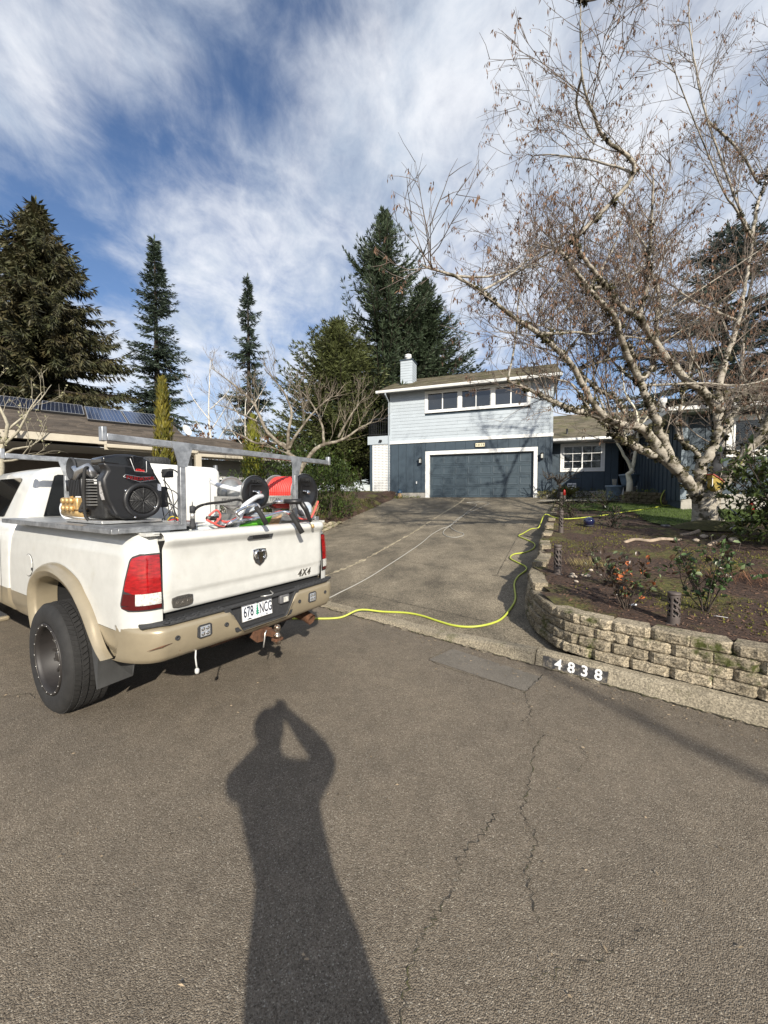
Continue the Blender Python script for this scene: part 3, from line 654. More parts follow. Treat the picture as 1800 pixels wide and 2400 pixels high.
hbox('lamp_head', -2.68, -2.54, -.16, -.05, 2.92, 3.02, M_BLACK, fl, .01)
# --- lanterns, number sign, outlet
def lantern(u, z, label):
    t = hthing('wall_lantern', label, 'lantern', u, -.02, z, 'lanterns beside the garage door'); 
    hbox('back_plate', u - .05, u + .05, -.025, -.003, z - .17, z + .12, M_BLACK, t); hbox('arm', u - .012, u + .012, -.13, -.02, z + .12, z + .145, M_BLACK, t)
    b = MB(); b.lathe([(.035, .15), (.10, .115), (.105, .10), (.02, .10)], 8, M=T(u, -.15, z)); hput(b, 'lamp_cap', M_BLACK, t)
    hbox('glass', u - .05, u + .05, -.20, -.10, z - .10, z + .10, mat('lantern glass', (.55, .55, .5), .2), t)
    fr = MB()
    for sx in (-.055, .045):
        for sy in (-.205, -.105): fr.box(u + sx, u + sx + .012, sy, sy + .012, z - .12, z + .1)
    fr.box(u - .06, u + .06, -.21, -.09, z - .13, z - .105); hput(fr, 'cage', M_BLACK, t); return t
lantern(-.45, 1.86, 'black wall lantern between the outlet cover and the garage door'); lantern(5.25, 1.90, 'black wall lantern beside the pruned ornamental tree and garage corner')
sg = hthing('house_number_sign', 'black-framed lit house number sign above the garage door', 'sign', 2.49, -.03, 2.53)
hbox('frame', 2.25, 2.73, -.05, -.001, 2.42, 2.64, M_BLACK, sg, .008); hbox('scroll_ornament', 2.40, 2.58, -.035, -.01, 2.64, 2.68, M_BLACK, sg, .01); hbox('scroll_ornament', 2.42, 2.56, -.035, -.01, 2.385, 2.42, M_BLACK, sg, .01)
hbox('tile', 2.275, 2.705, -.056, -.05, 2.445, 2.615, mat('cream tile', (.72, .67, .48), .4), sg)
for i, c in enumerate('4838'): letters('numeral', c, M_BLACK, sg, T(-.16 + .106 * i, -.03, 0) @ RX(90), size=.15, depth=.003)
ol = hthing('outlet_cover', 'white weatherproof outlet cover on the dark blue boards', 'outlet', -.67, -.01, .76); hbox('plate', -.74, -.60, -.02, -.001, .67, .85, M_DBLUE2, ol); hbox('cover', -.70, -.64, -.03, -.02, .70, .82, M_VINYL, ol, .004)
# --- link wing: window wall, entry recess
mw = hput(MB().box(5.68, 8.45, .74, .9, -.2, 2.62).box(5.68, 8.45, .9, 5.0, 2.5, 2.6), 'link_wall', M_DBLUE)
hbox('foundation', 5.7, 8.4, .70, .742, -.2, .30, M_FOUND)
for a, b in [(5.70, 6.07), (7.9, 8.15), (8.15, 8.44)]: hbox('wall_board', a + .005, b - .005, .70, .742, .30, 2.58, M_DBLUE, bevel=.004)
for i in range(4): a = 6.075 + i * .455; hbox('wall_board', a + .005, a + .45, .70, .742, .30, 1.19, M_DBLUE, bevel=.004)
tb = MB(); tb.box(6.07, 7.9, .66, .70, 1.19, 1.31); tb.box(6.07, 7.9, .66, .70, 2.38, 2.49); tb.box(6.07, 6.19, .66, .70, 1.31, 2.38); tb.box(7.78, 7.9, .66, .70, 1.31, 2.38); hput(tb, 'window_trim', M_WTRIM)
window(house, 6.19, 7.78, 1.31, 2.38, v=.66, blinds=True, grille=True)
rf2 = hbox('link_roof', 5.7, 9.3, .1, .75, 2.50, 2.52, M_SOFFIT)
shingle_slope('shingles', (5.70, .05, 2.64), (9.6, .05, 2.64), (10.6, 4.6, 4.55), (5.70, 4.6, 4.55), rf2, M_SHING, seed=8)
hbox('fascia', 5.70, 8.6, .0, .05, 2.50, 2.66, M_WTRIM, rf2); hbox('gutter', 5.69, 8.55, -.10, -.002, 2.53, 2.65, M_WTRIM, rf2, .02)
vp = MB(); vp.lathe([(.045, 2.6), (.045, 3.2)], 8, M=T(6.35, .8, 0)); hput(vp, 'vent_pipe', M_BLACK, rf2)
hbox('entry_wall', 8.45, 9.2, 3.0, 3.1, -.2, 2.6, M_DBLUE); hbox('entry_side', 8.36, 8.45, .9, 3.0, -.2, 2.6, M_DBLUE); hbox('entry_floor', 8.3, 9.2, -1.5, 3.0, -.1, .06, M_FOUND)
dr = hbox('front_door', 8.5, 9.15, 2.95, 3.0, .06, 2.1, mat('door paint', (.035, .028, .025), .5)); hbox('handle', 8.55, 8.59, 2.9, 2.95, 1.0, 1.1, M_BLACK, dr)
# --- right wing coming forward, hip roof
WU, WF = 9.0, -5.0
rw = hput(MB().box(WU + .03, 17, WF + .04, WF + .2, -.6, 2.5).box(WU + .03, WU + .2, WF + .2, 6, -.6, 2.5), 'wing_wall', M_DBLUE)
for i in range(18): v = WF + i * .42; hbox('wall_board', WU - .005, WU + .03, v + .02, v + .40, -.1, 2.45, M_DBLUE)
for i in range(19): v = WF + i * .42; hbox('batten', WU - .03, WU - .006, v - .018, v + .022, -.1, 2.45, M_DBLUE2)
hbox('foundation', WU, 17, WF - .005, WF + .04, -.7, .1, M_FOUND)
hbox('corner_board', WU - .03, WU + .12, WF - .03, WF - .002, -.05, 2.45, mat('grey blue corner board', (.20, .245, .28), .6)); 
wc = [(9.13, 9.55), (9.555, 10.0), ]
for a, b in wc: hbox('wall_board', a + .005, b - .005, WF, WF + .042, .1, 2.46, M_DBLUE, bevel=.004)
for i in range(8): a = 10.0 + i * .55; hbox('wall_board', a + .005, a + .545, WF, WF + .042, .1, 1.18, M_DBLUE, bevel=.004)
hbox('wall_board', 12.3, 14.5, WF, WF + .042, 1.18, 2.46, M_DBLUE)
tb = MB(); tb.box(10.05, 12.2, WF - .04, WF, 1.18, 1.32); tb.box(10.05, 12.2, WF - .04, WF, 2.26, 2.38); tb.box(10.05, 10.2, WF - .04, WF, 1.32, 2.26); tb.box(12.06, 12.2, WF - .04, WF, 1.32, 2.26); hput(tb, 'window_trim', M_WTRIM)
window(house, 10.2, 12.06, 1.32, 2.26, v=WF - .04, blinds=True)
# entry windows on the wing side
for (v0, v1, z0, z1) in ((-2.2, -1.6, 1.5, 2.1), (.4, .9, .9, 2.0)):
    f = MB(); f.box(WU - .05, WU - .03, v0, v1, z0, z1); w = hput(f, 'side_window', M_WTRIM); g = MB(); g.box(WU - .056, WU - .05, v0 + .07, v1 - .07, z0 + .07, z1 - .07); hput(g, 'pane', M_GLASS, w)
EU, EF, EZ2 = 8.45, -5.55, 2.62
rf3 = hbox('wing_roof', EU + .05, 17.5, EF + .05, 5.0, 2.48, 2.50, M_SOFFIT)
shingle_slope('shingles', (EU, EF, EZ2), (17.6, EF, EZ2), (17.6, -.4, 4.6), (13.4, -.4, 4.6), rf3, M_SHING, seed=11)
shingle_slope('shingles', (EU, 5.0, EZ2), (EU, EF, EZ2), (13.4, -.4, 4.6), (13.4, 5.0, 4.6), rf3, M_SHING, seed=12)
shingle_slope('shingles', (17.6, 6.0, EZ2), (EU, 6.0, EZ2), (13.4, -.4, 4.6), (17.6, -.4, 4.6), rf3, M_SHING, seed=13, course=.5)
g = MB(); g.box(EU - .03, 17.6, EF - .03, EF, 2.46, 2.62); g.box(EU - .03, EU, EF, .0, 2.46, 2.62); hput(g, 'fascia', M_WTRIM, rf3); hbox('gutter', EU - .05, 17.6, EF - .13, -.031 + EF, 2.50, 2.62, M_WTRIM, rf3, .02)
hbox('entry_soffit', 8.44, 9.0, -5.3, 3.0, 2.44, 2.46, M_SOFFIT, rf3)
fl = MB(); fl.lathe([(.12, 3.2), (.12, 4.3), (.17, 4.32), (.17, 4.5), (.08, 4.55)], 12, M=T(10.4, 2.0, 0)); hput(fl, 'flue_pipe', M_VINYL, rf2)
# ------------------------------------------------------------------ pickup truck   (local: x forward, y to its left side, z up; origin under the rear axle)
TM = T(-2.062, 3.8895, 0) @ RZ(147.656)
M_WHITE = mat('white truck paint', (.555, .555, .525), .3, var=.07, vscale=9, coat=.6, col2=(.50, .49, .43), c2scale=5, c2lo=.60, c2hi=.78)
M_GOLD = mat('gold truck paint', (.32, .27, .185), .34, metal=.35, var=.08, vscale=7, coat=.4)
M_GOLDR = mat('gold paint with rust', (.32, .27, .185), .36, metal=.3, var=.08, vscale=7, coat=.3, col2=(.16, .058, .018), c2scale=7, c2lo=.655, c2hi=.70)
M_PLAST = mat('dark textured plastic', (.028, .029, .031), .7, var=.25, vscale=40, bump=.4, bscale=120)
M_RUBBER = mat('tyre rubber', (.017, .0165, .016), .8, var=.35, vscale=12, bump=.15, bscale=60)
M_FLAP = mat('grey rubber flap', (.055, .056, .056), .7, var=.3, vscale=8, stretch=(1, 1, .3))
M_CHROME = mat('chrome', (.75, .75, .75), .08, metal=1)
M_STEEL = mat('galvanised steel', (.42, .43, .44), .42, metal=.75, var=.3, vscale=9, col2=(.26, .27, .28), c2scale=16, c2lo=.45, c2hi=.65)
M_ALU = mat('brushed aluminium', (.62, .61, .58), .38, metal=.8, var=.15, vscale=20)
M_TGLASS = mat('tinted auto glass', (.006, .007, .008), .03, spec=1.0, coat=.3)
M_RED = mat('red tail lens', (.28, .006, .008), .12, coat=.8, var=.5, vscale=18, stretch=(1, 1, 4))
M_REDD = mat('dark red tail lens', (.07, .003, .004), .12, coat=.8)
M_CLEAR = mat('clear lens', (.55, .54, .50), .15, coat=.8, var=.5, vscale=60)
M_RUST = mat('rusty iron', (.10, .045, .022), .9, var=.5, vscale=25, bump=.5, bscale=90)
M_UNDER = mat('black underbody', (.009, .009, .009), .9)
M_WHEEL = mat('black wheel', (.018, .0155, .0145), .55, var=.25, vscale=15)
truck = tag(empty('pickup_truck'), 'white pickup truck with gold lower trim parked at the driveway entrance', 'pickup truck'); truck.matrix_world = TM
# plan curve of the bed side, front to rear corner to tailgate edge
PLAN = [(x, .985) for x in frange(1.27, -.92, 74)]
for i in range(1, 11): a = R(90 + i * 9.0); PLAN.append((-.94 + .215 * math.cos(a), .835 + .15 * math.sin(a)))
PLAN += [(-1.160, .822), (-1.162, .8015)]
def plan_n(i):
    a = Vector(PLAN[max(0, i - 1)]); b = Vector(PLAN[min(len(PLAN) - 1, i + 1)]); t = (b - a).normalized(); return Vector((t.y, -t.x)) * (1 if True else -1)
PN = [plan_n(i) for i in range(len(PLAN))]
PN = [n if (n.y > 0 or n.x < 0) else -n for n in PN]
def inset(z):
    ks = [(.56, .06), (.60, .035), (.68, .008), (.78, .0), (.80, .0), (1.0, .0), (1.15, .006), (1.27, .018), (1.305, .022), (1.325, .026), (1.37, .040), (1.41, .052), (1.435, .064), (1.452, .082), (1.46, .105)]
    for (a, b), (c, d) in zip(ks[:-1], ks[1:]):
        if a <= z <= c: return b + (d - b) * (z - a) / (c - a)
    return 0
FO = [(.60, .56), (.66, .68), (.68, .81), (.645, .93), (.57, 1.02), (.43, 1.105), (.29, 1.15), (.12, 1.17), (-.04, 1.16), (-.21, 1.12), (-.35, 1.065), (-.45, .99), (-.55, .91), (-.63, .82), (-.70, .725), (-.775, .645), (-.86, .60)]
FI = [(.45, .57), (.49, .69), (.505, .82), (.48, .93), (.40, 1.0), (.31, 1.035), (.21, 1.055), (.08, 1.065), (-.09, 1.05), (-.22, 1.015), (-.33, .965), (-.42, .905), (-.50, .835), (-.57, .765), (-.64, .70), (-.72, .635), (-.80, .585)]
FMID = [((a[0] * .5 + b[0] * .5), (a[1] * .5 + b[1] * .5)) for a, b in zip(FO, FI)]
def in_arch(x, z): return in_poly(x, z, FMID + [(-.8, .3), (.52, .3)])
def side(sgn):
    def P(i, z, out=0):
        p = Vector(PLAN[i]) - PN[i] * (inset(z) - out); return (p.x, sgn * p.y, z)
    idx = list(range(len(PLAN)))
    def build(name, zs, m, keep, out=0, ids=None, parent=truck):
        mb = MB(); ids = ids or idx
        mb.grid(lambda i, z: P(int(i), z, out), ids, zs, True, lambda i, z: keep(PLAN[int(i)][0], z)); o = mb.build(name, m, parent, clean=True); return o
    zsU = frange(.80, 1.28, 20) + [1.305, 1.325, 1.345, 1.37, 1.39, 1.41, 1.425, 1.435, 1.445, 1.452, 1.457, 1.46]
    bs = build('bed_side', zsU, M_WHITE, lambda x, z: not in_arch(x, z))
    build('lower_side', frange(.56, .797, 14), M_GOLD, lambda x, z: not in_arch(x, z) and x > .1); build('lower_side', frange(.56, .797, 14), M_GOLD, lambda x, z: not in_arch(x, z) and -.93 < x < .1)
    # tail light wraps the corner, its outer edge leaning and its corners rounded
    def arc(t, z, out):
        q = t * (len(PLAN) - 1); i = min(int(q), len(PLAN) - 2); f = q - i; p = Vector(PLAN[i]).lerp(Vector(PLAN[i + 1]), f); n = PN[i].lerp(PN[i + 1], f); p = p - n * (inset(z) - out); return (p.x, sgn * p.y, z)
    NP = len(PLAN) - 1
    def lens(name, m, a, b, z0, z1, out, parent, lean=0, rc=0, nu=10, nz=9):
        """a, b: plan indices at the bottom; lean shifts the outer edge with height; rc rounds the outer corners"""
        mb = MB()
        def f(u, z):
            k = 0
            if rc:
                d = min(z - z0, z1 - z)
                if d < rc: k = (1 - math.sqrt(max(0, 1 - ((rc - d) / rc) ** 2))) * 2.2
            aa = a + lean * (z - .945) / .38 + k; return arc((aa + (b - aa) * u) / NP, z, out)
        mb.grid(f, frange(0, 1, nu), frange(z0, z1, nz)); return mb.build(name, m, parent, clean=True)
    A0, B0 = 74.2, NP
    bz = lens('tail_light', M_PLAST, A0, B0, .945, 1.325, .007, truck, 2.6, .05, 14, 24)
    lens('red_lens', M_RED, A0 + .6, B0 - .5, 1.063, 1.315, .0165, bz, 2.6, .035, 12, 16); lens('red_lens', M_REDD, A0 + .6, B0 - .5, .957, .985, .0145, bz, 2.6, .02, 12, 5)
    lens('red_lens', M_REDD, A0 + .6, 78.3, .985, 1.063, .0150, bz, 2.6, 0, 6, 4); lens('reverse_lens', M_CLEAR, 78.3, B0 - .5, .986, 1.062, .0160, bz, 0, 0, 8, 4)
    # flare
    mb = MB(); rows = []
    for (o, i_) in zip(FO, FI):
        o, i_ = Vector(o), Vector(i_); r = []
        for (t, y) in ((0, .984), (.06, 1.008), (.25, 1.034), (.55, 1.046), (.60, 1.047), (.66, 1.036), (1.0, 1.03), (1.04, 1.0), (1.04, .86)):
            q = o.lerp(i_, t); r.append((q.x, sgn * y, q.y))
        rows.append(r)
    fine = []
    cols_ = list(zip(*rows)); cols_ = [spline(c, 4) for c in cols_]; rows = list(zip(*cols_)); n = len(rows[0])
    vs = [p for r in rows for p in r]; fs = [(i * n + j, (i + 1) * n + j, (i + 1) * n + j + 1, i * n + j + 1) for i in range(len(rows) - 1) for j in range(n - 1)]
    mb.add(vs, fs, True); mb.build('fender_flare', M_GOLD, truck, clean=True)
    # wheel housing
    mb = MB(); hs = spline([(x, sgn * .86, z) for x, z in FI], 2); vs = [tuple(p) for p in hs] + [(p.x, sgn * .5, p.z + .02) for p in hs]; n = len(hs)
    mb.add(vs, [(i, i + 1, n + i + 1, n + i) for i in range(n - 1)]); mb.box(-.85, .55, sgn * .47 if sgn > 0 else sgn * .5, sgn * .5 if sgn > 0 else sgn * .47, .45, 1.1); mb.build('wheel_housing', M_UNDER, truck)
    MB().prism([(-1.146, sgn * .80, 1.453), (-1.146, sgn * .835, 1.453), (-1.125, sgn * .868, 1.453), (-1.06, sgn * .887, 1.453), (-.9, sgn * .89, 1.453), (-.9, sgn * .80, 1.453)], 0, (0, 0, .0075)).build('rail_cap', M_WHITE, truck)
    # mud flap
    mb = MB(); mb.prism([(-.50, sgn * .99, .80), (-.62, sgn * .985, .60), (-.55, sgn * .97, .29), (-.53, sgn * .72, .29), (-.60, sgn * .70, .62), (-.5, sgn * .72, .8)], 0, (-.012, 0, 0)); mb.build('mud_flap', M_FLAP, truck)
    # bed rail top
    mb = MB(); mb.box(-1.14, 1.26, sgn * .80 if sgn > 0 else sgn * .885, sgn * .885 if sgn > 0 else sgn * .80, 1.44, 1.462); mb.build('bed_rail', M_WHITE, truck)
    mb = MB(); mb.box(-1.1, 1.25, sgn * .80 if sgn > 0 else sgn * .83, sgn * .83 if sgn > 0 else sgn * .80, .92, 1.44); mb.build('bed_inner_wall', M_WHITE, truck)
    return P
side(1); side(-1)
# fuel door
mb = MB(); mb.lathe([(.098, -.004), (.098, .004), (.093, .006), (.088, .006)], 28, M=T(.74, .9835, 1.09) @ RX(-88) @ T(0, 0, 0)); fd = mb.build('fuel_door', M_WHITE, truck)
mb = MB(); mb.lathe([(.102, 0), (.102, .0022)], 28, M=T(.74, .9835, 1.09) @ RX(-88)); mb.build('fuel_door_gap', M_PLAST, fd); mb = MB(); mb.box(.64, .66, .98, .992, 1.05, 1.075); mb.build('finger_notch', M_PLAST, fd)
# bed floor, front wall
mb = MB(); mb.box(-1.12, 1.26, -.8, .8, .88, .92); mb.build('bed_floor', M_PLAST, truck); mb = MB(); mb.box(1.24, 1.27, -.83, .83, .9, 1.45); mb.build('bed_front_wall', M_WHITE, truck)
# tailgate
tz = [(1.10, 1.440), (1.115, 1.455), (1.15, 1.461), (1.18, 1.456), (1.203, 1.442), (1.215, 1.425), (1.219, 1.408), (1.214, 1.395), (1.197, 1.372), (1.186, 1.356), (1.181, 1.34), (1.180, 1.25), (1.180, 1.14), (1.180, 1.06), (1.178, 1.046), (1.171, 1.030), (1.164, 1.012), (1.163, .99), (1.163, .93), (1.158, .908), (1.14, .90), (1.10, .90)]
mb = MB(); ys_ = [-.797, -.793, -.78] + frange(-.74, .74, 23) + [.78, .793, .797]
def tg(y, k):
    x, z = tz[int(k)]; e = max(0, abs(y) - .77) / .022; f = 1 if abs(y) < .70 else max(0, (0.79 - abs(y)) / .09)
    if 1.0 < z < 1.05 and f < 1: x = x * f + 1.172 * (1 - f)
    return (-(x - .012 * e * e) + .0, y, z)
mb.grid(tg, ys_, list(range(len(tz)))); mb.add([(-1.10, -.79, 1.44), (-1.10, .79, 1.44), (-1.10, .79, .90), (-1.10, -.79, .90)], [(0, 1, 2, 3)]); tailgate = mb.build('tailgate', M_WHITE, truck)
mb = MB(); mb.box(-1.12, -1.05, -.80, .80, .86, 1.40); mb.build('tailgate_gap', M_UNDER, truck)
h = MB(); h.prism([(-1.186, .128, 1.352), (-1.186, .118, 1.392), (-1.186, -.105, 1.40), (-1.186, -.145, 1.395), (-1.186, -.118, 1.352)], 0, (-.022, 0, 0)); hd = h.build('handle', M_PLAST, tailgate, .006); h = MB(); h.box(-1.2115, -1.2085, -.085, .085, 1.362, 1.384); h.build('handle_recess', M_DARKIN, hd)
# shield badge with a chrome animal-head relief
sh = [(.068, 1.262), (.030, 1.268), (-.030, 1.268), (-.068, 1.262), (-.066, 1.19), (-.045, 1.148), (0, 1.118), (.045, 1.148), (.066, 1.19)]
h = MB(); h.prism([(-1.179, y, z) for y, z in sh], 0, (-.012, 0, 0)); sb = h.build('shield_emblem', M_CHROME, tailgate, .003)
h = MB(); h.prism([(-1.1905, y * .86, 1.195 + (z - 1.195) * .86) for y, z in sh], 0, (-.003, 0, 0)); h.build('shield_field', M_PLAST, sb)
h = MB(); h.prism([(-1.193, y, z) for y, z in [(.022, 1.225), (.012, 1.24), (-.012, 1.24), (-.022, 1.225), (-.016, 1.18), (-.010, 1.145), (.010, 1.145), (.016, 1.18)]], 0, (-.012, 0, 0))
for s in (-1, 1):
    h.tube([(-1.20, s * .008, 1.238), (-1.202, s * .026, 1.252), (-1.202, s * .046, 1.242), (-1.202, s * .053, 1.215), (-1.202, s * .043, 1.188), (-1.20, s * .030, 1.182), (-1.20, s * .026, 1.20)], [.007, .011, .013, .013, .010, .007, .004], 7)
h.build('horned_head', M_CHROME, sb)
M_BADGE = mat('badge grey metal', (.16, .15, .135), .35, metal=.7)
letters('badge_letters', '4X4', M_BADGE, tailgate, T(-1.166, -.548, .968) @ RZ(-90) @ RX(90), size=.092, depth=.004, bold=.001, shear=.3, space=1.12)
h = MB(); h.prism([(-1.163, y, z) for y, z in [(.742, .975), (.738, 1.0), (.70, 1.008), (.62, 1.008), (.59, 1.0), (.588, .955), (.595, .932), (.63, .925), (.70, .925), (.735, .932)]], 0, (-.010, 0, 0)); bd = h.build('trim_badge', M_BADGE, tailgate, .003)
letters('badge_letters', 'LONGHORN', M_PLAST, bd, T(-1.1732, .665, .991) @ RZ(-90) @ RX(90), size=.026, depth=.001); letters('badge_letters', 'RAM', M_CHROME, bd, T(-1.1732, .665, .955) @ RZ(-90) @ RX(90), size=.046, depth=.002, shear=.3, space=1.5)
# --- bumper: gold face in plan curve, plate notch in the middle
BX = -1.272
def bplan(y):
    a = abs(y)
    if a < .80: return BX + .018 * (a / .8) ** 2
    t = min(1, (a - .80) / .185); return BX + .018 + .32 * (1 - math.sqrt(max(0, 1 - t * t)))
bprof = [(.075, .838), (.03, .832), (.006, .818), (0, .80), (.001, .75), (.008, .69), (.022, .63), (.048, .596), (.10, .585)]
def bz_top(y):
    a = abs(y)
    if a < .235: return .635
    if a < .345: return .635 + (a - .235) / .11 * .19
    return .838
ysb = sorted(set([round(v, 4) for v in frange(-.80, .80, 65)] + [s * v for s in (-1, 1) for v in (.82, .84, .86, .88, .90, .92, .94, .955, .967, .976, .982, .985)]))
mb = MB()
def bp(y, k):
    dx, z = bprof[int(k)]; lim = bz_top(y); 
    sag = .012 * math.exp(-((y + .02) / .25) ** 2)
    z = min(z, lim) if z > .64 else z - sag
    return (bplan(y) + dx, y, z)
mb.grid(bp, ysb, list(range(len(bprof))))
for s in (-1, 1):      # returns along the side
    vs = []; pr = [(bplan(.985) + dx * .2, z) for dx, z in bprof]; n = len(pr)
    for x2 in (None, -.90):
        for (x, z) in pr: vs.append((x if x2 is None else x2, s * (.985 - (.04 if z < .66 else 0)), z))
    mb.add(vs, [(i, i + 1, n + i + 1, n + i) for i in range(n - 1)], True)
bumper = mb.build('bumper', M_GOLDR, truck, clean=True)
mb = MB(); mb.prism([(-1.10, -.93, 0), (-1.10, .93, 0), (-1.17, .95, 0), (BX + .055, .84, 0), (BX + .03, .80, 0), (BX + .012, .36, 0), (BX + .012, -.36, 0), (BX + .03, -.80, 0), (BX + .055, -.84, 0), (-1.17, -.95, 0)], 0, (0, 0, .022), M=T(0, 0, .838)); pad = mb.build('step_pad', M_PLAST, bumper, .006)
tr = MB(); r_ = random.Random(2)
for s in (-1, 1):
    for i in range(9):
        for j in range(2): y = s * (.40 + i * .052); x = -1.235 + j * .035 + (i % 2) * .012; tr.tube([(x + .018 * math.cos(a), y + .02 * math.sin(a), .8605) for a in [R(60 * q) for q in range(7)]], .0035, 4)
tag(tr.build('tread_pattern', M_PLAST, pad), kind='stuff')
mb = MB(); mb.prism([(BX + .05, .39, .86), (BX + .05, .235, .645), (BX + .05, -.235, .645), (BX + .05, -.39, .86)], 0, (.03, 0, 0)); mb.prism([(BX + .012, .40, .848), (BX + .012, .34, .848), (BX + .012, .22, .64), (BX + .012, .29, .64)], 0, (.05, 0, 0)); mb.prism([(BX + .012, -.40, .848), (BX + .012, -.34, .848), (BX + .012, -.22, .64), (BX + .012, -.29, .64)], 0, (.05, 0, 0)); mb.box(BX + .02, BX + .08, -.28, .28, .63, .65)
pocket = mb.build('plate_pocket', M_PLAST, bumper, .008)
lamp = MB(); lamp.box(BX + .015, BX + .055, -.275, -.165, .755, .835); lo = lamp.build('plate_lamp_housing', mat('grey plastic', (.10, .10, .105), .6), bumper, .012); lamp = MB(); lamp.box(BX + .008, BX + .016, -.25, -.20, .77, .815); lamp.build('plate_lamp', M_CLEAR, lo)
# licence plate, tilted into the pocket
PM = T(BX + .040, .07, .775) @ RY(4) @ RZ(-90) @ RX(90)
pl = MB(); pl.box(-.152, .152, -.076, .076, -.002, .001, M=PM); plate = pl.build('licence_plate', mat('plate white', (.72, .73, .74), .4, col2=(.58, .64, .72), c2scale=14, c2lo=.5, c2hi=.7), bumper)
fr = MB()
for b in ((-.155, .155, .073, .078), (-.155, .155, -.078, -.073), (-.155, -.151, -.073, .073), (.151, .155, -.073, .073)): fr.box(b[0], b[1], b[2], b[3], -.001, .004, M=PM)
fr.build('plate_rim', M_ALU, plate)
M_INK = mat('plate ink', (.025, .03, .05), .5); M_GREEN = mat('plate green', (.02, .22, .13), .5)
letters('plate_letters', '678', M_INK, plate, PM @ T(-.088, -.008, .003) @ Matrix.Diagonal((.75, 1.35, 1, 1)), size=.088, depth=.0006, bold=.0012)
letters('plate_letters', 'NCG', M_INK, plate, PM @ T(.088, -.008, .003) @ Matrix.Diagonal((.68, 1.35, 1, 1)), size=.088, depth=.0006, bold=.0012)
letters('plate_letters', 'Oregon', M_INK, plate, PM @ T(0, .058, .003), size=.034, depth=.0006)
tri = MB()
for k in range(4): w = .022 - k * .0045; z0 = -.045 + k * .021; tri.add([(-w, z0, .0022 + k * .0004), (w, z0, .0022 + k * .0004), (0, z0 + .03, .0022 + k * .0004)], [(0, 1, 2)], M=PM)
tri.box(-.003, .003, -.058, -.045, .0015, .0024, M=PM); tri.build('plate_tree', M_GREEN, plate)
hl = MB()
for (a, b) in ((-.11, -.055), (.03, .05), (.08, .11)): hl.add([(a, -.068, .0024), (b, -.068, .0024), (b - .01, -.060, .0024), ((a + b) / 2, -.055, .0024), (a + .012, -.062, .0024)], [(0, 1, 2, 3, 4)], M=PM)
hl.build('plate_hills', M_INK, plate)
cov = MB(); cov.tube([(BX + .055, .02, .862), (BX + .02, .0, .868), (BX + .01, -.06, .866), (BX + .02, -.085, .872), (BX + .06, -.09, .885)], .006, 6); cov.build('latch_wire', M_ALU, bumper)
# light pods and parking sensors
for s in (-1, 1):
    y = s * .56; x = bplan(y); oc = [(.055, .035), (.04, .048), (-.04, .048), (-.055, .035), (-.055, -.035), (-.04, -.048), (.04, -.048), (.055, -.035)]
    p = MB(); p.prism([(x + .01, y + a, .74 + b) for a, b in oc], 0, (-.016, 0, 0)); pod = p.build('light_pod', M_PLAST, bumper, .003); p = MB()
    for a in (-1, 1):
        for b in (-1, 1): p.lathe([(.0155, 0), (.0135, .004), (.003, .002)], 10, M=T(x - .006, y + a * .018, .74 + b * .018) @ RY(-90))
    p.build('lamp_lens', M_CHROME, pod); p = MB(); p.box(x - .0085, x - .0062, y - .037, y + .037, .703, .777); p.build('lens_plate', mat('pod lens', (.30, .31, .32), .1, coat=.5), pod)
    for yy in (.385, .755):
        y = s * yy; q = MB(); q.lathe([(.017, 0), (.017, .008), (.011, .010), (.010, .006)], 14, M=T(bplan(y) + .003, y, .735 + .01 * (yy > .6)) @ RY(-90)); q.build('parking_sensor', M_PLAST, bumper)
# dent crease
dn = MB(); dn.tube([(bplan(.90) - .004, .93, .70), (bplan(.84) - .003, .86, .715), (bplan(.80) - .001, .79, .72)], [.001, .006, .001], 6); dn.build('scrape', M_RUST, bumper)
# hitch receiver, ball mount
hi = MB(); hi.box(BX - .02, -.9, -.035, .035, .535, .595); hi.box(-1.15, -1.0, -.45, .45, .55, .60); hi.prism([(BX + .01, .12, .60), (BX + .01, .16, .56), (BX + .01, .10, .50), (BX + .01, .03, .49), (BX + .01, .03, .60)], 0, (.02, 0, 0)); hitch = hi.build('hitch_receiver', M_RUST, truck, .004)
bm_ = MB(); bm_.box(BX - .12, BX - .0, -.025, .025, .54, .59); bm_.box(BX - .15, BX - .09, -.04, .04, .515, .538); bmn = bm_.build('ball_mount', M_RUST, hitch, .004)
b_ = MB(); b_.lathe([(.03, .46), (.03, .50), (.016, .505), (.016, .512), (.034, .515), (.034, .53), (.022, .545), (.014, .556), (.02, .562), (.0262, .572), (.0285, .588), (.0262, .604), (.018, .615), (.004, .62)], 18, M=T(BX - .12, 0, .03)); b_.build('tow_ball', mat('worn ball steel', (.45, .40, .34), .25, metal=.9, col2=(.16, .08, .04), c2scale=30), hitch)
b_ = MB(); b_.tube([(BX - .05, .05, .60), (BX - .055, .07, .585), (BX - .05, .075, .52), (BX - .05, .085, .47)], .006, 6); b_.build('hitch_pin', M_ALU, hitch)
b_ = MB(); b_.tube([(BX + .06, .60, .60), (BX + .05, .61, .55), (BX + .05, .605, .50), (BX + .05, .60, .47)], .006, 6); b_.lathe([(.012, -.03), (.016, -.02), (.016, .0), (.008, .01)], 8, M=T(BX + .05, .60, .46)); b_.build('trailer_plug', mat('pale plug', (.5, .5, .48), .5), truck)
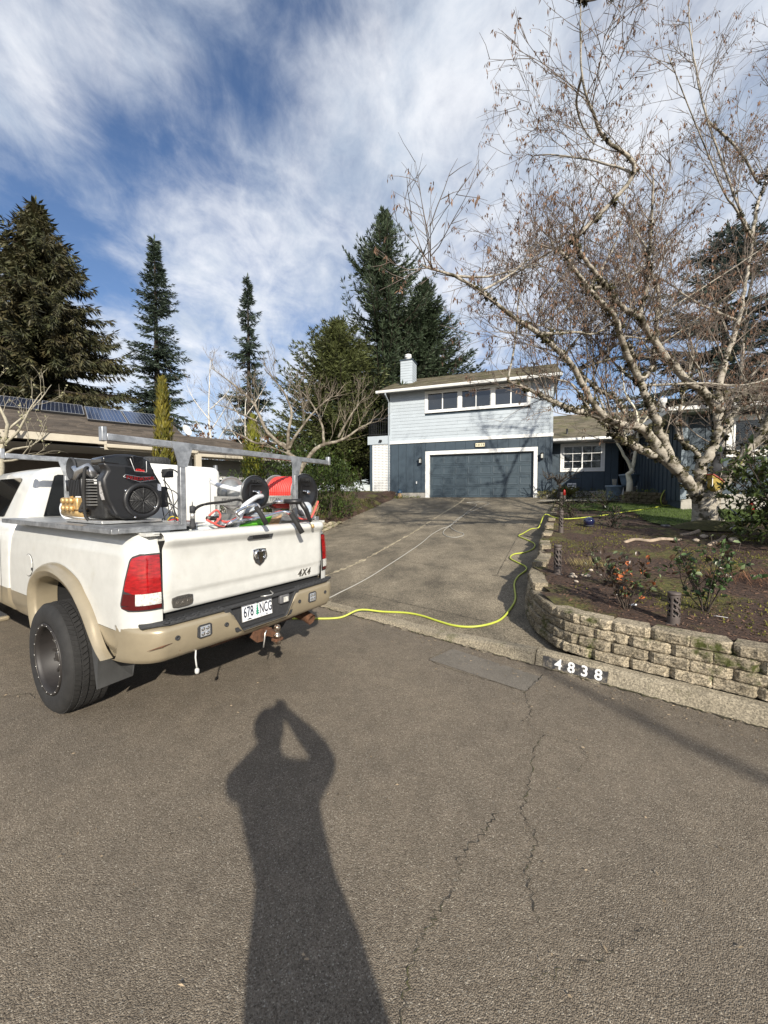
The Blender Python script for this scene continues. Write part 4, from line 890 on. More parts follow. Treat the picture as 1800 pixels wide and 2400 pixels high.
ax = MB(); ax.tube([(0, -.9, .43), (0, .9, .43)], .05, 10); ax.lathe([(.02, -.16), (.14, -.1), (.17, 0), (.14, .1), (.02, .16)], 14, M=T(0, 0, .43) @ RX(90)); ax.box(-1.15, 4.6, -.48, -.40, .56, .70); ax.box(-1.15, 4.6, .40, .48, .56, .70); ax.box(-.9, 3.5, -.85, .85, .60, .62); ax.build('chassis', M_UNDER, truck)
ex = MB(); ex.tube([(1.5, -.62, .52), (.6, -.62, .55), (-.6, -.70, .52), (-1.02, -.72, .47), (-1.10, -.725, .44)], .055, 12, cap=False); ex.build('exhaust_pipe', M_RUST, truck)
# --- wheels
def wheel(x, sgn, deep=True):
    w = empty('wheel'); w.parent = truck; w.location = (x, sgn * .94, .43); w.rotation_euler = (0, 0, 0 if sgn > 0 else math.pi)
    Rm = RX(-90)          # local z of the lathe -> +y (outwards)
    tp = [(.275, -.14), (.30, -.15), (.36, -.157), (.395, -.150), (.415, -.135), (.426, -.118), (.4285, -.06), (.4295, 0), (.4285, .06), (.426, .118), (.415, .135), (.395, .150), (.362, .157), (.325, .156), (.30, .150), (.282, .143), (.275, .13)]
    t = MB(); t.lathe(tp, 72, M=Rm, cap=False); tyre = t.build('tyre', M_RUBBER, w)
    tr = MB(); nn = 64
    for (yc, hw_, off) in ((-.096, .020, 0), (-.048, .019, .5), (0, .019, 0), (.048, .019, .5), (.096, .020, 0)):
        for k in range(nn):
            a0 = 2 * math.pi * (k + off) / nn; a1 = a0 + 2 * math.pi / nn * .83; r0, r1 = .424, .438 - .004 * (abs(yc) > .09); sk = .25 * 2 * math.pi / nn
            q = [(r, a + (sk if yy > yc else -sk) * (1 if off else -1), yy) for r in (r0, r1) for (a, yy) in ((a0, yc - hw_), (a1, yc - hw_), (a1, yc + hw_), (a0, yc + hw_))]
            tr.add([(r * math.cos(a), yy, r * math.sin(a)) for r, a, yy in q], [(4, 5, 6, 7), (0, 4, 7, 3), (1, 2, 6, 5), (0, 1, 5, 4), (3, 7, 6, 2)])
    tag(tr.build('tread', M_RUBBER, tyre), kind='stuff')
    rim = MB(); d = .03 if deep else .10
    rim.lathe([(.276, .128), (.284, .146), (.278, .154), (.262, .152), (.252, .142), (.246, .12), (.236, .02), (.228, d - .02), (.225, -.14)], 56, M=Rm, cap=False); ro = rim.build('rim', M_WHEEL, w)
    ring = MB(); ring.tube([(.262 * math.cos(R(a)), .152, .262 * math.sin(R(a))) for a in range(0, 361, 6)], .0016, 5, cap=False); ring.build('rim_edge', M_BADGE, ro)
    bolts = MB()
    for k in range(18): a = R(20 * k + 5); bolts.lathe([(.0045, 0), (.0045, .005), (.003, .006)], 6, M=Rm @ T(.268 * math.cos(a), .268 * math.sin(a), .150))
    bolts.build('rim_bolts', M_ALU, ro)
    sp = MB()
    for k in range(8):
        a = R(45 * k + 12)
        for s2 in (-1, 1): sp.add([(.055, s2 * .012 - .012, d - .005), (.055, s2 * .012 + .012, d - .005), (.228, s2 * .038 + .010, d + .015), (.228, s2 * .038 - .010, d + .015), (.055, s2 * .012 - .012, d - .045), (.055, s2 * .012 + .012, d - .045), (.228, s2 * .038 + .010, d - .03), (.228, s2 * .038 - .010, d - .03)], [(0, 1, 2, 3), (0, 4, 5, 1), (2, 6, 7, 3), (1, 5, 6, 2), (3, 7, 4, 0)], M=Rm @ Matrix.Rotation(a, 4, 'Z'))
    sp.lathe([(.085, d - .05), (.085, d - .006), (.05, d + .004), (.045, d + .05), (.035, d + .06)], 20, M=Rm); sp.build('spokes', mat('wheel spoke', (.05, .045, .042), .35, metal=.4), w)
    ed = MB()
    for k in range(8):
        a = R(45 * k + 12); ed.tube([(.06, .026, d - .003), (.226, .050, d + .017)], .0022, 4, M=Rm @ Matrix.Rotation(a, 4, 'Z'))
    ed.build('spoke_edges', M_ALU, ro)
    dk = MB(); dk.lathe([(.02, -.10), (.2, -.10), (.2, -.07), (.02, -.07)], 24, M=Rm); dk.build('brake_disc', M_RUST, w)
WHB = 3.95
for s in (1, -1): wheel(0, s); wheel(WHB, s)
# --- cab
def section(z_):  # half profile of the cab: (y, z)
    return z_
lowp = [(.93, .57), (.975, .64), (.985, .80), (.985, 1.05), (.978, 1.25), (.965, 1.34), (.945, 1.40), (.915, 1.44)]
gre = [(.90, 1.45), (.872, 1.49), (.80, 1.73), (.738, 1.925), (.715, 1.965), (.67, 2.0), (.58, 2.025), (.3, 2.045), (0, 2.05)]
def loft(secs, m, name, parent=truck, cap=True):
    vs = []; n = None
    for X, pr in secs:
        full = pr + [(-y, z) for y, z in reversed(pr[:-1])] if abs(pr[-1][0]) < 1e-6 else pr + [(-y, z) for y, z in reversed(pr)]
        n = len(full); vs += [(X, y, z) for y, z in full]
    fs = [(i * n + j, i * n + j + 1, (i + 1) * n + j + 1, (i + 1) * n + j) for i in range(len(secs) - 1) for j in range(n - 1)]
    if cap: fs += [tuple(range(n)), tuple((len(secs) - 1) * n + j for j in reversed(range(n)))]
    o = MB().add(vs, fs, True).build(name, m, parent, clean=True)
    try: o.data.set_sharp_from_angle(angle=R(40))
    except Exception: pass
    return o
def shr(pr, k, dz=0): return [(y - k if y > k else y, z + dz) for y, z in pr]
body = lowp + [(.90, 1.45), (0.4, 1.45), (0, 1.45)]
cab_upper = [p for p in body if p[1] >= .79]
cabb = loft([(1.345, shr(cab_upper, .03)), (1.36, shr(cab_upper, .008)), (1.40, cab_upper), (2.5, cab_upper), (3.3, cab_upper)], M_WHITE, 'cab_body')
loft([(1.345, shr([p for p in lowp if p[1] <= .81] , .03)), (1.38, [p for p in lowp if p[1] <= .81]), (3.3, [p for p in lowp if p[1] <= .81])], M_GOLD, 'cab_lower')
roofc = loft([(1.335, shr(gre, .05, -.03)), (1.345, shr(gre, .03, -.01)), (1.37, shr(gre, .008)), (1.45, gre), (2.2, gre), (2.75, shr(gre, 0, -.01)), (3.0, [(y, 1.45 + (z - 1.45) * .8) for y, z in gre]), (3.6, [(y, 1.45 + (z - 1.45) * .06) for y, z in gre])], M_WHITE, 'cab_roof')
def sidewin(pts, name):
    for s in (1, -1):
        vs = []
        for (x, f) in pts:
            y = .872 + (.738 - .872) * f; z = 1.49 + (1.925 - 1.49) * f; vs.append((x, s * (y + .006), z + .002))
        n = len(vs); MB().prism(vs, 0, (0, -s * .012, 0)).build(name, M_TGLASS, truck)
sidewin([(2.52, .0), (1.92, .0), (1.88, .02), (1.74, .90), (1.76, .95), (1.80, .97), (2.52, .97)], 'side_window'); sidewin([(3.4, 0), (2.62, 0), (2.62, .97), (2.86, .97)], 'side_window')
MB().prism([(1.331, .70, 1.505), (1.331, .60, 1.93), (1.331, .57, 1.945), (1.331, -.57, 1.945), (1.331, -.60, 1.93), (1.331, -.70, 1.505)], 0, (-.008, 0, 0)).build('rear_window', M_TGLASS, truck)
MB().prism([(3.02, .62, 1.90), (3.02, -.62, 1.90), (3.56, -.80, 1.50), (3.56, .80, 1.50)], 0, (.03, 0, .03)).build('windscreen', M_TGLASS, truck)
for s in (1, -1):
    for xx in (1.55, 2.57): MB().box(xx, xx + .006, s * .9875 if s > 0 else s * .9885, s * .9885 if s > 0 else s * .9875, .62, 1.36).build('door_seam', M_PLAST, truck)
    MB().tube([(1.66, s * .99, 1.32), (1.68, s * 1.02, 1.325), (1.86, s * 1.02, 1.325), (1.88, s * .99, 1.32)], .016, 8).build('door_handle', M_WHITE, truck)
    hb = MB().box(1.25, 3.3, s * 1.0 if s > 0 else s * 1.14, s * 1.14 if s > 0 else s * 1.0, .50, .545).build('running_board', M_GOLD, truck, .015); MB().box(1.3, 3.25, s * 1.01 if s > 0 else s * 1.12, s * 1.12 if s > 0 else s * 1.01, .545, .552).build('tread_strip', M_PLAST, hb)
hood = [(.93, .57), (.975, .66), (.985, .85), (.975, 1.1), (.95, 1.25), (.88, 1.33), (.6, 1.40), (0, 1.43)]
loft([(3.3, hood), (3.5, hood), (4.7, shr(hood, .02, -.05)), (4.95, shr(hood, .08, -.12))], M_WHITE, 'hood')
MB().box(4.95, 4.99, -.6, .6, .75, 1.15).build('grille', M_CHROME, truck, .02); MB().box(4.93, 5.12, -.98, .98, .5, .72).build('front_bumper', M_CHROME, truck, .03)
for s in (1, -1): MB().box(4.93, 4.985, s * .63 if s > 0 else s * .9, s * .9 if s > 0 else s * .63, .9, 1.12).build('headlight', M_CLEAR, truck, .02)
for s in (1, -1):
    wa = MB(); wa.lathe([(.50, 0), (.50, .07), (.44, .07), (.44, 0)], 40, M=T(WHB, s * .965, .46) @ RX(-90 * s)); wa.build('front_flare', M_GOLD, truck); wa = MB(); wa.lathe([(.01, 0), (.49, 0), (.49, .02)], 30, M=T(WHB, s * .975, .46) @ RX(-90 * s)); wa.build('front_arch', M_UNDER, truck)
    mi = MB(); mi.box(3.22, 3.34, s * 1.12 if s > 0 else s * 1.32, s * 1.32 if s > 0 else s * 1.12, 1.5, 1.78); mo = mi.build('mirror', M_PLAST, truck, .03); MB().tube([(3.28, s * .9, 1.5), (3.28, s * 1.15, 1.55)], .02, 6).build('mirror_arm', M_PLAST, mo)
# ------------------------------------------------------------------ gear carried on the truck
def carried(name, label, cat, x, y, z, group=None):
    """a thing resting on the truck; its parts are given in truck coordinates"""
    t = tag(empty(name), label, cat, group); t.matrix_world = TM @ T(x, y, z); CF[t.name] = (x, y, z); return t
CF = {}
def cput(mb, name, m, parent, bevel=0, seg=2, **k):
    off = CF[parent.name]; mb.v = [(a - off[0], b - off[1], c - off[2]) for a, b, c in mb.v]; o = mb.build(name, m, parent, bevel, seg, **k); CF[o.name] = off; return o
def clet(s, m, parent, M, **k):
    off = CF[parent.name]; o = letters('lettering', s, m, parent, T(-off[0], -off[1], -off[2]) @ M, **k); CF[o.name] = off; return o
REAR = RZ(-90) @ RX(90)          # text facing the rear of the truck
LEFTF = RZ(180) @ RX(90)         # text facing the truck's left side
# --- ladder rack
rack = carried('ladder_rack', 'galvanised steel ladder rack standing over the truck bed', 'ladder rack', 0, 0, 1.46)
for (X, yp, zt) in ((-1.03, .575, 2.055), (1.0, .60, 2.055)):
    cput(MB().box(X - .02, X + .02, -1.06, 1.06, zt + .005, zt + .05), 'cross_beam', M_STEEL, rack, .004)
    for s in (-1, 1):
        cput(MB().box(X - .02, X + .02, s * yp - .021, s * yp + .021, 1.462, zt + .005), 'post', M_STEEL, rack, .004)
        cput(MB().prism([(X - .0245, s * yp - .085, zt + .05), (X - .0245, s * yp - .032, zt - .13), (X - .0245, s * yp + .032, zt - .13), (X - .0245, s * yp + .085, zt + .05)], 0, (.004, 0, 0)), 'gusset', M_STEEL, rack)
        cput(MB().box(X - .024, X + .024, s * 1.06 - (.0 if s > 0 else .03), s * 1.06 + (.03 if s > 0 else 0), zt, zt + .09), 'end_stop', M_STEEL, rack, .004)
for s in (-1,): cput(MB().box(-1.06, 1.03, s * .86 - .03, s * .86 + .03, 1.463, 1.50), 'base_rail', M_STEEL, rack, .004)
cput(MB().box(-1.06, -1.0, -.83, .30, 1.475, 1.515), 'base_rail', M_STEEL, rack, .004)
# --- steel platform over the left bed rail
plat = carried('equipment_platform', 'flat galvanised steel platform over the left bed rail under the engine', 'platform', 0, .8, 1.463)
cput(MB().prism([(-1.06, 1.055, 0), (-1.06, .60, 0), (-.98, .36, 0), (1.17, .36, 0), (1.17, 1.055, 0)], 0, (0, 0, .006), M=T(0, 0, 1.496)), 'deck_plate', M_STEEL, plat)
for b in ((-1.06, 1.17, 1.015, 1.055), (-1.06, -1.02, .56, 1.015), (1.13, 1.17, .36, 1.015)): cput(MB().box(*b, 1.464, 1.4955), 'edge_rail', M_STEEL, plat, .003)
# --- water tank
M_POLY = mat('white polyethylene', (.74, .74, .71), .45, var=.04, vscale=3)
tank = carried('water_tank', 'big white plastic water tank behind the cab with black screw lid', 'water tank', .45, .05, .92)
def tankbox():
    mb = MB(); x0, x1, y0, y1, z0, z1 = .02, .96, -.50, .60, .925, 2.03
    outline = []
    for (cx, cy, a0) in ((x1 - .08, y1 - .08, 0), (x0 + .08, y1 - .08, 90), (x0 + .08, y0 + .08, 180), (x1 - .08, y0 + .08, 270)):
        for k in range(5): a = R(a0 + k * 22.5); outline.append((cx + .08 * math.cos(a), cy + .08 * math.sin(a)))
    cx, cy = (x0 + x1) / 2, (y0 + y1) / 2; rings = []
    for (z, k) in ((z0, .97), (z0 + .05, 1), (z1 - .09, 1), (z1 - .04, .985), (z1 - .012, .95), (z1, .90)): rings.append([(cx + (x - cx) * k, cy + (y - cy) * k, z) for x, y in outline])
    n = len(outline); mb.add([p for r in rings for p in r], [(i * n + j, i * n + (j + 1) % n, (i + 1) * n + (j + 1) % n, (i + 1) * n + j) for i in range(len(rings) - 1) for j in range(n)] + [tuple(range(n - 1, -1, -1)), tuple((len(rings) - 1) * n + j for j in range(n))], True); return mb
cput(tankbox(), 'tank_shell', M_POLY, tank)
cput(MB().box(.0, .03, .02, .10, 1.0, 1.93), 'moulded_rib', M_POLY, tank, .015); cput(MB().box(.0, .03, -.34, -.26, 1.0, 1.93), 'moulded_rib', M_POLY, tank, .015)
cput(MB().lathe([(.10, 2.02), (.10, 2.05), (.125, 2.05), (.125, 2.10), (.11, 2.115), (.02, 2.118)], 24, M=T(.33, .06, 0)), 'screw_lid', M_PLAST, tank)
rb = MB()
for k in range(24): a = R(15 * k); rb.box(-.004, .004, -.004, .004, 2.055, 2.098, M=T(.33 + .126 * math.cos(a), .06 + .126 * math.sin(a), 0))
tag(cput(rb, 'lid_grip_ribs', M_PLAST, tank), kind='stuff')
cput(MB().tube([(.30, .30, 2.03), (.10, .34, 2.045), (.0, .36, 2.0)], .02, 8), 'hose_neck', M_POLY, tank)
# --- petrol engine with brass pump
M_EBLK = mat('black engine shroud', (.011, .011, .012), .42, coat=.15, var=.1, vscale=10); M_EB2 = mat('black gloss cover', (.006, .006, .007), .18, coat=.5)
M_BRASS = mat('brass pump body', (.58, .40, .18), .42, metal=.6, var=.25, vscale=30); M_RINK = mat('red print', (.55, .02, .02), .5); M_WINK = mat('white print', (.7, .7, .7), .5)
eng = carried('engine', 'black petrol engine with round fan grille and red brand lettering', 'engine', -.4, .72, 1.505)
ey = lambda x: .955 - (x - 260) * .000455
ez = lambda y: 2.02 - (y - 155) * .000485
EXR = -.70
OUT = [(265, 300), (330, 420), (262, 540), (265, 640), (310, 850), (430, 1085), (560, 1145), (900, 1150), (1005, 1110), (1110, 950), (1168, 770), (1168, 600), (1105, 500), (1050, 410), (1030, 330)]
cput(MB().prism([(EXR, ey(x), ez(y)) for x, y in OUT], 0, (.11, 0, 0)), 'shroud', M_EBLK, eng, .022, 3)
TOPC = [(275, 330), (280, 215), (480, 168), (700, 152), (870, 175), (985, 225), (1028, 340), (1040, 420), (900, 455), (700, 460), (560, 430), (480, 340)]
cput(MB().prism([(EXR + .012, ey(x), ez(y)) for x, y in TOPC], 0, (.20, 0, 0)), 'air_cleaner_cover', M_EB2, eng, .018, 3)
cput(MB().prism([(EXR - .004, ey(x), ez(y)) for x, y in [(690, 170), (865, 178), (880, 345), (860, 365), (730, 365), (712, 345)]], 0, (.03, 0, 0)), 'intake_panel', M_EB2, eng, .004)
gr = MB()
for k in range(6): gr.box(EXR - .009, EXR - .004, ey(858), ey(725), ez(275 + k * 15), ez(270 + k * 15) + .0012)
cput(gr, 'intake_louvres', M_EBLK, eng)
ol = MB(); ol.tube([(EXR - .006, ey(x), ez(y)) for x, y in [(655, 220), (720, 405), (905, 415), (905, 240)]], .0022, 4); cput(ol, 'panel_outline', M_WINK, eng)
clet('670cc', M_RINK, eng, T(EXR - .004, ey(805), ez(392)) @ REAR, size=.026, depth=.002, bold=.0008)
bar = [(550, 500), (585, 465), (800, 495), (1035, 482), (1058, 525), (800, 572)]
cput(MB().prism([(EXR - .003, ey(x), ez(y)) for x, y in bar], 0, (.006, 0, 0)), 'name_plate', M_EB2, eng)
pe = MB(); pe.tube([(EXR - .004, ey(x), ez(y)) for x, y in spline([(*p, 0) for p in bar + bar[:1]], 1) for x, y in [(x, y)]] if False else [(EXR - .004, ey(x), ez(y)) for x, y in bar + bar[:1]], .0018, 4); cput(pe, 'plate_outline', M_WINK, eng)
for i, c in enumerate('PREDATOR'):
    x = 615 + i * 55; y = 508 + 17 * (1 - ((i - 3.5) / 3.5) ** 2)
    clet(c, M_RINK, eng, T(EXR - .005, ey(x), ez(y)) @ REAR @ RZ(-(i - 3.5) * -1.6) @ Matrix.Diagonal((1.25, 1, 1, 1)), size=.033, depth=.001, bold=.0012)
FY, FZ = ey(840), ez(860)
Mf = T(EXR, FY, FZ) @ RY(-90)
cput(MB().lathe([(.138, -.02), (.138, .006), (.128, .016), (.112, .018), (.104, .012), (.098, .004), (.098, -.01)], 44, M=Mf, cap=False), 'fan_ring', M_EBLK, eng)
cput(MB().lathe([(.005, .001), (.098, .001)], 30, M=Mf, cap=False), 'fan_cavity', M_DARKIN, eng)
fb = MB()
for k in range(14):
    a = R(k * 360 / 14); fb.add([(.03, -.006, .003), (.092, -.016, .006), (.092, .012, .003), (.03, .004, .002)], [(0, 1, 2, 3)], M=Mf @ Matrix.Rotation(a, 4, 'Z'))
tag(cput(fb, 'fan_blades', mat('fan metal', (.035, .035, .035), .5, metal=.4), eng), kind='stuff')
gg = MB()
for k in range(1, 10): gg.tube([(.0098 * k * math.cos(R(a)), .0098 * k * math.sin(R(a)), .012) for a in range(0, 361, 12)], .0016, 4, cap=False, M=Mf)
for k in range(8): a = R(45 * k); gg.tube([(.012 * math.cos(a), .012 * math.sin(a), .012), (.098 * math.cos(a), .098 * math.sin(a), .012)], .0018, 4, M=Mf)
cput(gg, 'fan_grille', mat('grille wire', (.10, .10, .10), .4, metal=.6), eng)
for (x, y) in ((830, 635), (580, 710), (1060, 720), (632, 978), (1028, 970), (715, 1118), (960, 1108)): cput(MB().lathe([(.009, 0), (.009, .006), (.005, .009)], 8, M=T(EXR - .001, ey(x), ez(y)) @ RY(-90)), 'screw', M_CHROME, eng)
for (pts) in ([(265, 580), (312, 582), (318, 750), (345, 850), (300, 850), (272, 760)],): cput(MB().prism([(EXR + .03, ey(x) + .012, ez(y)) for x, y in pts], 0, (.004, 0, 0)), 'warning_label', mat('label print', (.35, .34, .33), .5, var=.6, vscale=60), eng)
cput(MB().prism([(EXR - .003, ey(x), ez(y)) for x, y in [(1085, 590), (1145, 600), (1140, 705), (1080, 700)]], 0, (.002, 0, 0)), 'rating_label', mat('rating print', (.25, .27, .32), .5, var=.6, vscale=90), eng)
cput(MB().box(-.585, -.16, .57, .90, 1.54, 1.80), 'engine_block', mat('engine casting', (.03, .03, .03), .6, metal=.4, var=.5, vscale=30), eng, .02)
fin = MB()
for k in range(9): fin.box(-.47, -.33, .90, .945, 1.64 + k * .022, 1.649 + k * .022)
tag(cput(fin, 'cooling_fins', mat('cast metal', (.30, .30, .29), .5, metal=.7), eng), kind='stuff')
cput(MB().box(-.66, -.02, .53, .95, 1.508, 1.53), 'base_plate', M_ALU, eng, .004)
for (x, y) in ((-.6, .92), (-.1, .92), (-.6, .55), (-.1, .55)): cput(MB().box(x - .05, x + .05, y - .03, y + .03, 1.5025, 1.508), 'mount_pad', M_PLAST, eng)
cput(MB().tube([(.0, .60, 1.935), (.0, .89, 1.935)], .082, 22), 'muffler', M_PLAST, eng); cput(MB().tube([(-.45, .72, 1.93), (-.06, .74, 1.935)], .05, 14), 'intake_duct', M_PLAST, eng)
cput(MB().lathe([(.092, 0), (.092, .012), (.078, .016), (.075, .010), (.01, .010)], 24, M=T(.0, .89, 1.935) @ RX(-90)), 'filter_cap', M_PLAST, eng)
cput(MB().tube([(-.34, .86, 1.86), (-.30, .90, 1.93), (-.22, .92, 1.90), (-.19, .93, 1.84)], [.03, .036, .034, .024], 12), 'exhaust_elbow', mat('zinc pipe', (.6, .6, .6), .28, metal=.9), eng); cput(MB().tube([(-.17, .90, 1.87), (-.11, .92, 1.94)], .018, 10), 'exhaust_stub', M_CHROME, eng)
bl = cput(MB().box(-.27, -.03, .84, .93, 1.71, 1.84), 'gearbox', M_EBLK, eng, .008)
rb = MB()
for k in range(7): rb.prism([(-.268 + k * .03, .9305, 1.71), (-.253 + k * .03, .9305, 1.71), (-.236 + k * .03, .9305, 1.84), (-.25 + k * .03, .9305, 1.84)], 0, (0, .010, 0))
tag(cput(rb, 'gearbox_ribs', M_EBLK, bl), kind='stuff')
pm = cput(MB().box(-.22, .08, .84, .945, 1.60, 1.70), 'pump_body', M_BRASS, eng, .012)
for k in range(3):
    for z in (1.615, 1.675): cput(MB().lathe([(.024, 0), (.024, .018), (.015, .024)], 6, M=T(-.15 + k * .08, .944, z) @ RX(-90)), 'valve_cap', M_BRASS, pm)
cput(MB().tube([(-.28, .90, 1.578), (.13, .90, 1.578)], .034, 14), 'pump_manifold', M_BRASS, pm); cput(MB().tube([(0.04, .88, 1.69), (.04, .88, 1.76)], .018, 10), 'unloader_valve', M_BRASS, pm); cput(MB().tube([(.05, .885, 1.75), (.05, .885, 1.84)], [.03, .036], 12), 'unloader_knob', M_EBLK, pm)
cput(MB().tube(spline([(-.28, .87, 1.93), (-.36, .93, 1.92), (-.40, .955, 1.84), (-.40, .96, 1.68), (-.41, .955, 1.56), (-.44, .93, 1.518)], 6), .012, 8), 'fuel_hose', M_RUBBER, eng)
cput(MB().tube(spline([(.10, .88, 1.66), (.18, .89, 1.66), (.21, .90, 1.61), (.15, .90, 1.54), (.02, .88, 1.52), (-.15, .85, 1.515), (-.3, .9, 1.53)], 6), .017, 8), 'clear_hose', mat('milky tube', (.62, .64, .66), .3, coat=.3), eng)
cput(MB().tube(spline([(-.22, .90, 1.66), (-.24, .93, 1.60), (-.30, .94, 1.60), (-.38, .93, 1.60)], 5), .012, 8), 'pressure_hose', M_RUBBER, eng)
cput(MB().box(-.62, -.50, .455, .525, 1.62, 1.79), 'starter_box', M_EBLK, eng, .01)
wr = MB(); r_ = random.Random(5)
for k in range(9):
    p0 = Vector((-.62, .50 - r_.uniform(0, .04), r_.uniform(1.63, 1.9))); p1 = p0 + Vector((r_.uniform(-.05, .08), r_.uniform(-.10, -.02), r_.uniform(-.12, .02))); p2 = Vector((r_.uniform(-.85, -.6), r_.uniform(.40, .55), 1.512)); wr.tube(spline([p0, p1, p2], 6), .004, 5)
cput(wr, 'wiring', M_PLAST, eng); wr = MB(); wr.tube(spline([(-.70, .50, 1.514), (-.78, .47, 1.53), (-.84, .50, 1.52), (-.93, .44, 1.514)], 5), .004, 5); cput(wr, 'red_wire', M_RINK, eng); wr = MB(); wr.tube(spline([(-.70, .51, 1.515), (-.76, .50, 1.55), (-.82, .45, 1.514)], 5), .004, 5); cput(wr, 'yellow_wire', mat('yellow wire', (.6, .45, .03), .5), eng)
cput(MB().tube(spline([(-.66, .53, 1.90), (-.70, .47, 1.93), (-.78, .44, 1.88), (-.80, .45, 1.82)], 5), .006, 6), 'throttle_cable', M_PLAST, eng); cput(MB().box(-.74, -.64, .47, .52, 1.86, 1.93), 'throttle_lever', M_PLAST, eng, .01)
# antenna-like whip base clamped beside the rear post
wa = carried('aerial_base', 'short black aerial base clamped beside the rear rack post', 'aerial', -1.07, .52, 1.463)
cput(MB().lathe([(.022, 1.463), (.022, 1.50), (.016, 1.505), (.016, 1.54)], 12, M=T(-1.07, .52, 0)), 'base', M_PLAST, wa); cput(MB().lathe([(.016, 1.54), (.016, 1.585)], 12, M=T(-1.07, .52, 0)), 'sleeve', M_ALU, wa); cput(MB().lathe([(.02, 1.585), (.02, 1.635), (.004, 1.64), (.002, 1.67)], 12, M=T(-1.07, .52, 0)), 'cap', M_PLAST, wa)
# --- hose reels: axles run fore and aft, black discs face the tailgate
M_REEL = mat('grey reel flange', (.42, .43, .42), .35, metal=.7, var=.2, vscale=12); M_RDISC = mat('black reel disc', (.012, .012, .013), .35, coat=.2)
def reel(yc, zc, r, xr, xf, label, hose=None, hr=.0, full=0, frame=True):
    t = carried('hose_reel', label, 'hose reel', (xr + xf) / 2, yc, 1.47, 'hose reels in the truck bed')
    Mx = lambda x: T(x, yc, zc) @ RY(-90)
    cput(MB().lathe([(.02, -.004), (r * .55, -.004), (r * .62, .006), (r * .9, .008), (r, .0), (r, -.008), (r * .96, -.014), (.02, -.012)], 40, M=Mx(xr)), 'disc', M_RDISC, t)
    cput(MB().lathe([(r * 1.0, .004), (r * 1.012, .0), (r * 1.0, -.012)], 40, M=Mx(xr), cap=False), 'disc_rim', M_REEL, t)
    cput(MB().lathe([(.05, .03), (.08, .02), (r * .6, .012), (r * .66, .004), (r * .93, .0), (r, .006), (r, -.004), (.05, -.004)], 40, M=Mx(xf)), 'flange', M_REEL, t)
    cput(MB().lathe([(.075, xr + .012), (.075, xf - .0)] if False else [(.075, 0), (.075, xf - xr - .02)], 24, M=T(xr + .016, yc, zc) @ RY(90)), 'drum', M_POLY, t)
    hb = MB(); hb.tube([(xr - .005, yc, zc), (xr - .05, yc, zc)], .018, 10); hb.tube([(xr - .02, yc - .05, zc + .012), (xr - .02, yc + .05, zc + .012)], .006, 6); hb.tube([(xr - .045, yc - .02, zc - .004), (xr - .045, yc + .02, zc - .004)], .013, 8); cput(hb, 'hub', M_CHROME, t)
    cput(MB().prism([(xr - .012, yc + .07, zc + .075), (xr - .012, yc + .085, zc - .07), (xr - .012, yc + .075, zc - .07), (xr - .012, yc + .06, zc + .07), (xr - .012, yc - .06, zc + .07), (xr - .012, yc - .06, zc + .08)], 0, (.004, 0, 0)), 'brace', M_RDISC, t)
    clet('TITAN', mat('embossed black', (.03, .03, .03), .3), t, T(xr - .010, yc, zc + r * .66) @ REAR, size=r * .26, depth=.003, bold=.001)
    # side frame plates
    cput(MB().box(xr + .0, xf + .04, yc + r * .98, yc + r * .98 + .008, zc - .115, zc - .035), 'side_plate', M_ALU, t); clet('TITAN', M_PLAST, t, T((xr + xf) / 2 + .02, yc + r * .98 + .0085, zc - .075) @ LEFTF, size=.055, depth=.0008)
    cput(MB().box(xr + .0, xf + .04, yc + r * .98, yc + r * .98 + .008, 1.475, 1.545), 'side_plate', M_ALU, t)
    for x in (xr + .004, xf + .015): cput(MB().box(x, x + .025, yc + r * .98 - .010, yc + r * .98, 1.475, zc - .04), 'frame_post', M_ALU, t)
    cput(MB().box(xr, xf + .04, yc - r * .98, yc + r * .98, 1.466, 1.475), 'base_plate', M_ALU, t)
    for x in (xr + .016, xf + .01): cput(MB().box(x, x + .006, yc - .05, yc + .05, 1.475, zc), 'axle_plate', M_ALU, t)
    if hose:
        rows = full; n = max(4, int((xf - xr - .03) / (hr * 2.05)))
        for layer in range(rows):
            rr_ = .075 + hr + layer * hr * 1.75
            if rr_ + hr > r * .97: break
            for k in range(n):
                x = xr + .022 + hr + k * hr * 2.04 + (hr if layer % 2 else 0)
                if x + hr > xf - .004: continue
                wob = rnd.uniform(-.5, .5) * hr
                cput(MB().tube([(x + wob * math.sin(R(a * 1.0)), yc + (rr_ + .003 * math.sin(R(3 * a + k * 40))) * math.cos(R(a)), zc + rr_ * math.sin(R(a))) for a in range(0, 361, 12)], hr, 7, cap=False), 'hose_turn', hose, t)
    return t
M_REDH = mat('red hose', (.62, .045, .035), .5, var=.15, vscale=20)
reel(-.745, 1.755, .192, -1.0, -.58, 'hose reel full of bright red hose by the right bed rail', M_REDH, .0135, 4)
reel(-.20, 1.745, .160, -.90, -.55, 'bare hose reel with white drum between the tank and the red reel')
reel(-.63, 1.745, .160, .06, .40, 'dark hose reel mostly hidden behind the white tank edge')
for (x, y, lab) in ((-1.02, -.70, 'grey round electric motor under the red hose reel'), (-.92, -.13, 'grey round electric motor under the bare hose reel')):
    t = carried('reel_motor', lab, 'motor', x, y, 1.476); cput(MB().lathe([(.07, 0), (.075, .01), (.075, .08), (.06, .095), (.01, .097)], 22, M=T(x + .03, y, 1.58) @ RY(-90)), 'casing', mat('grey motor', (.42, .44, .46), .45), t); cput(MB().box(x - .072, x - .066, y - .03, y + .03, 1.55, 1.62), 'label_plate', mat('pale label', (.45, .52, .6), .5), t); cput(MB().box(x - .05, x + .02, y - .05, y + .05, 1.476, 1.51), 'foot', M_ALU, t)
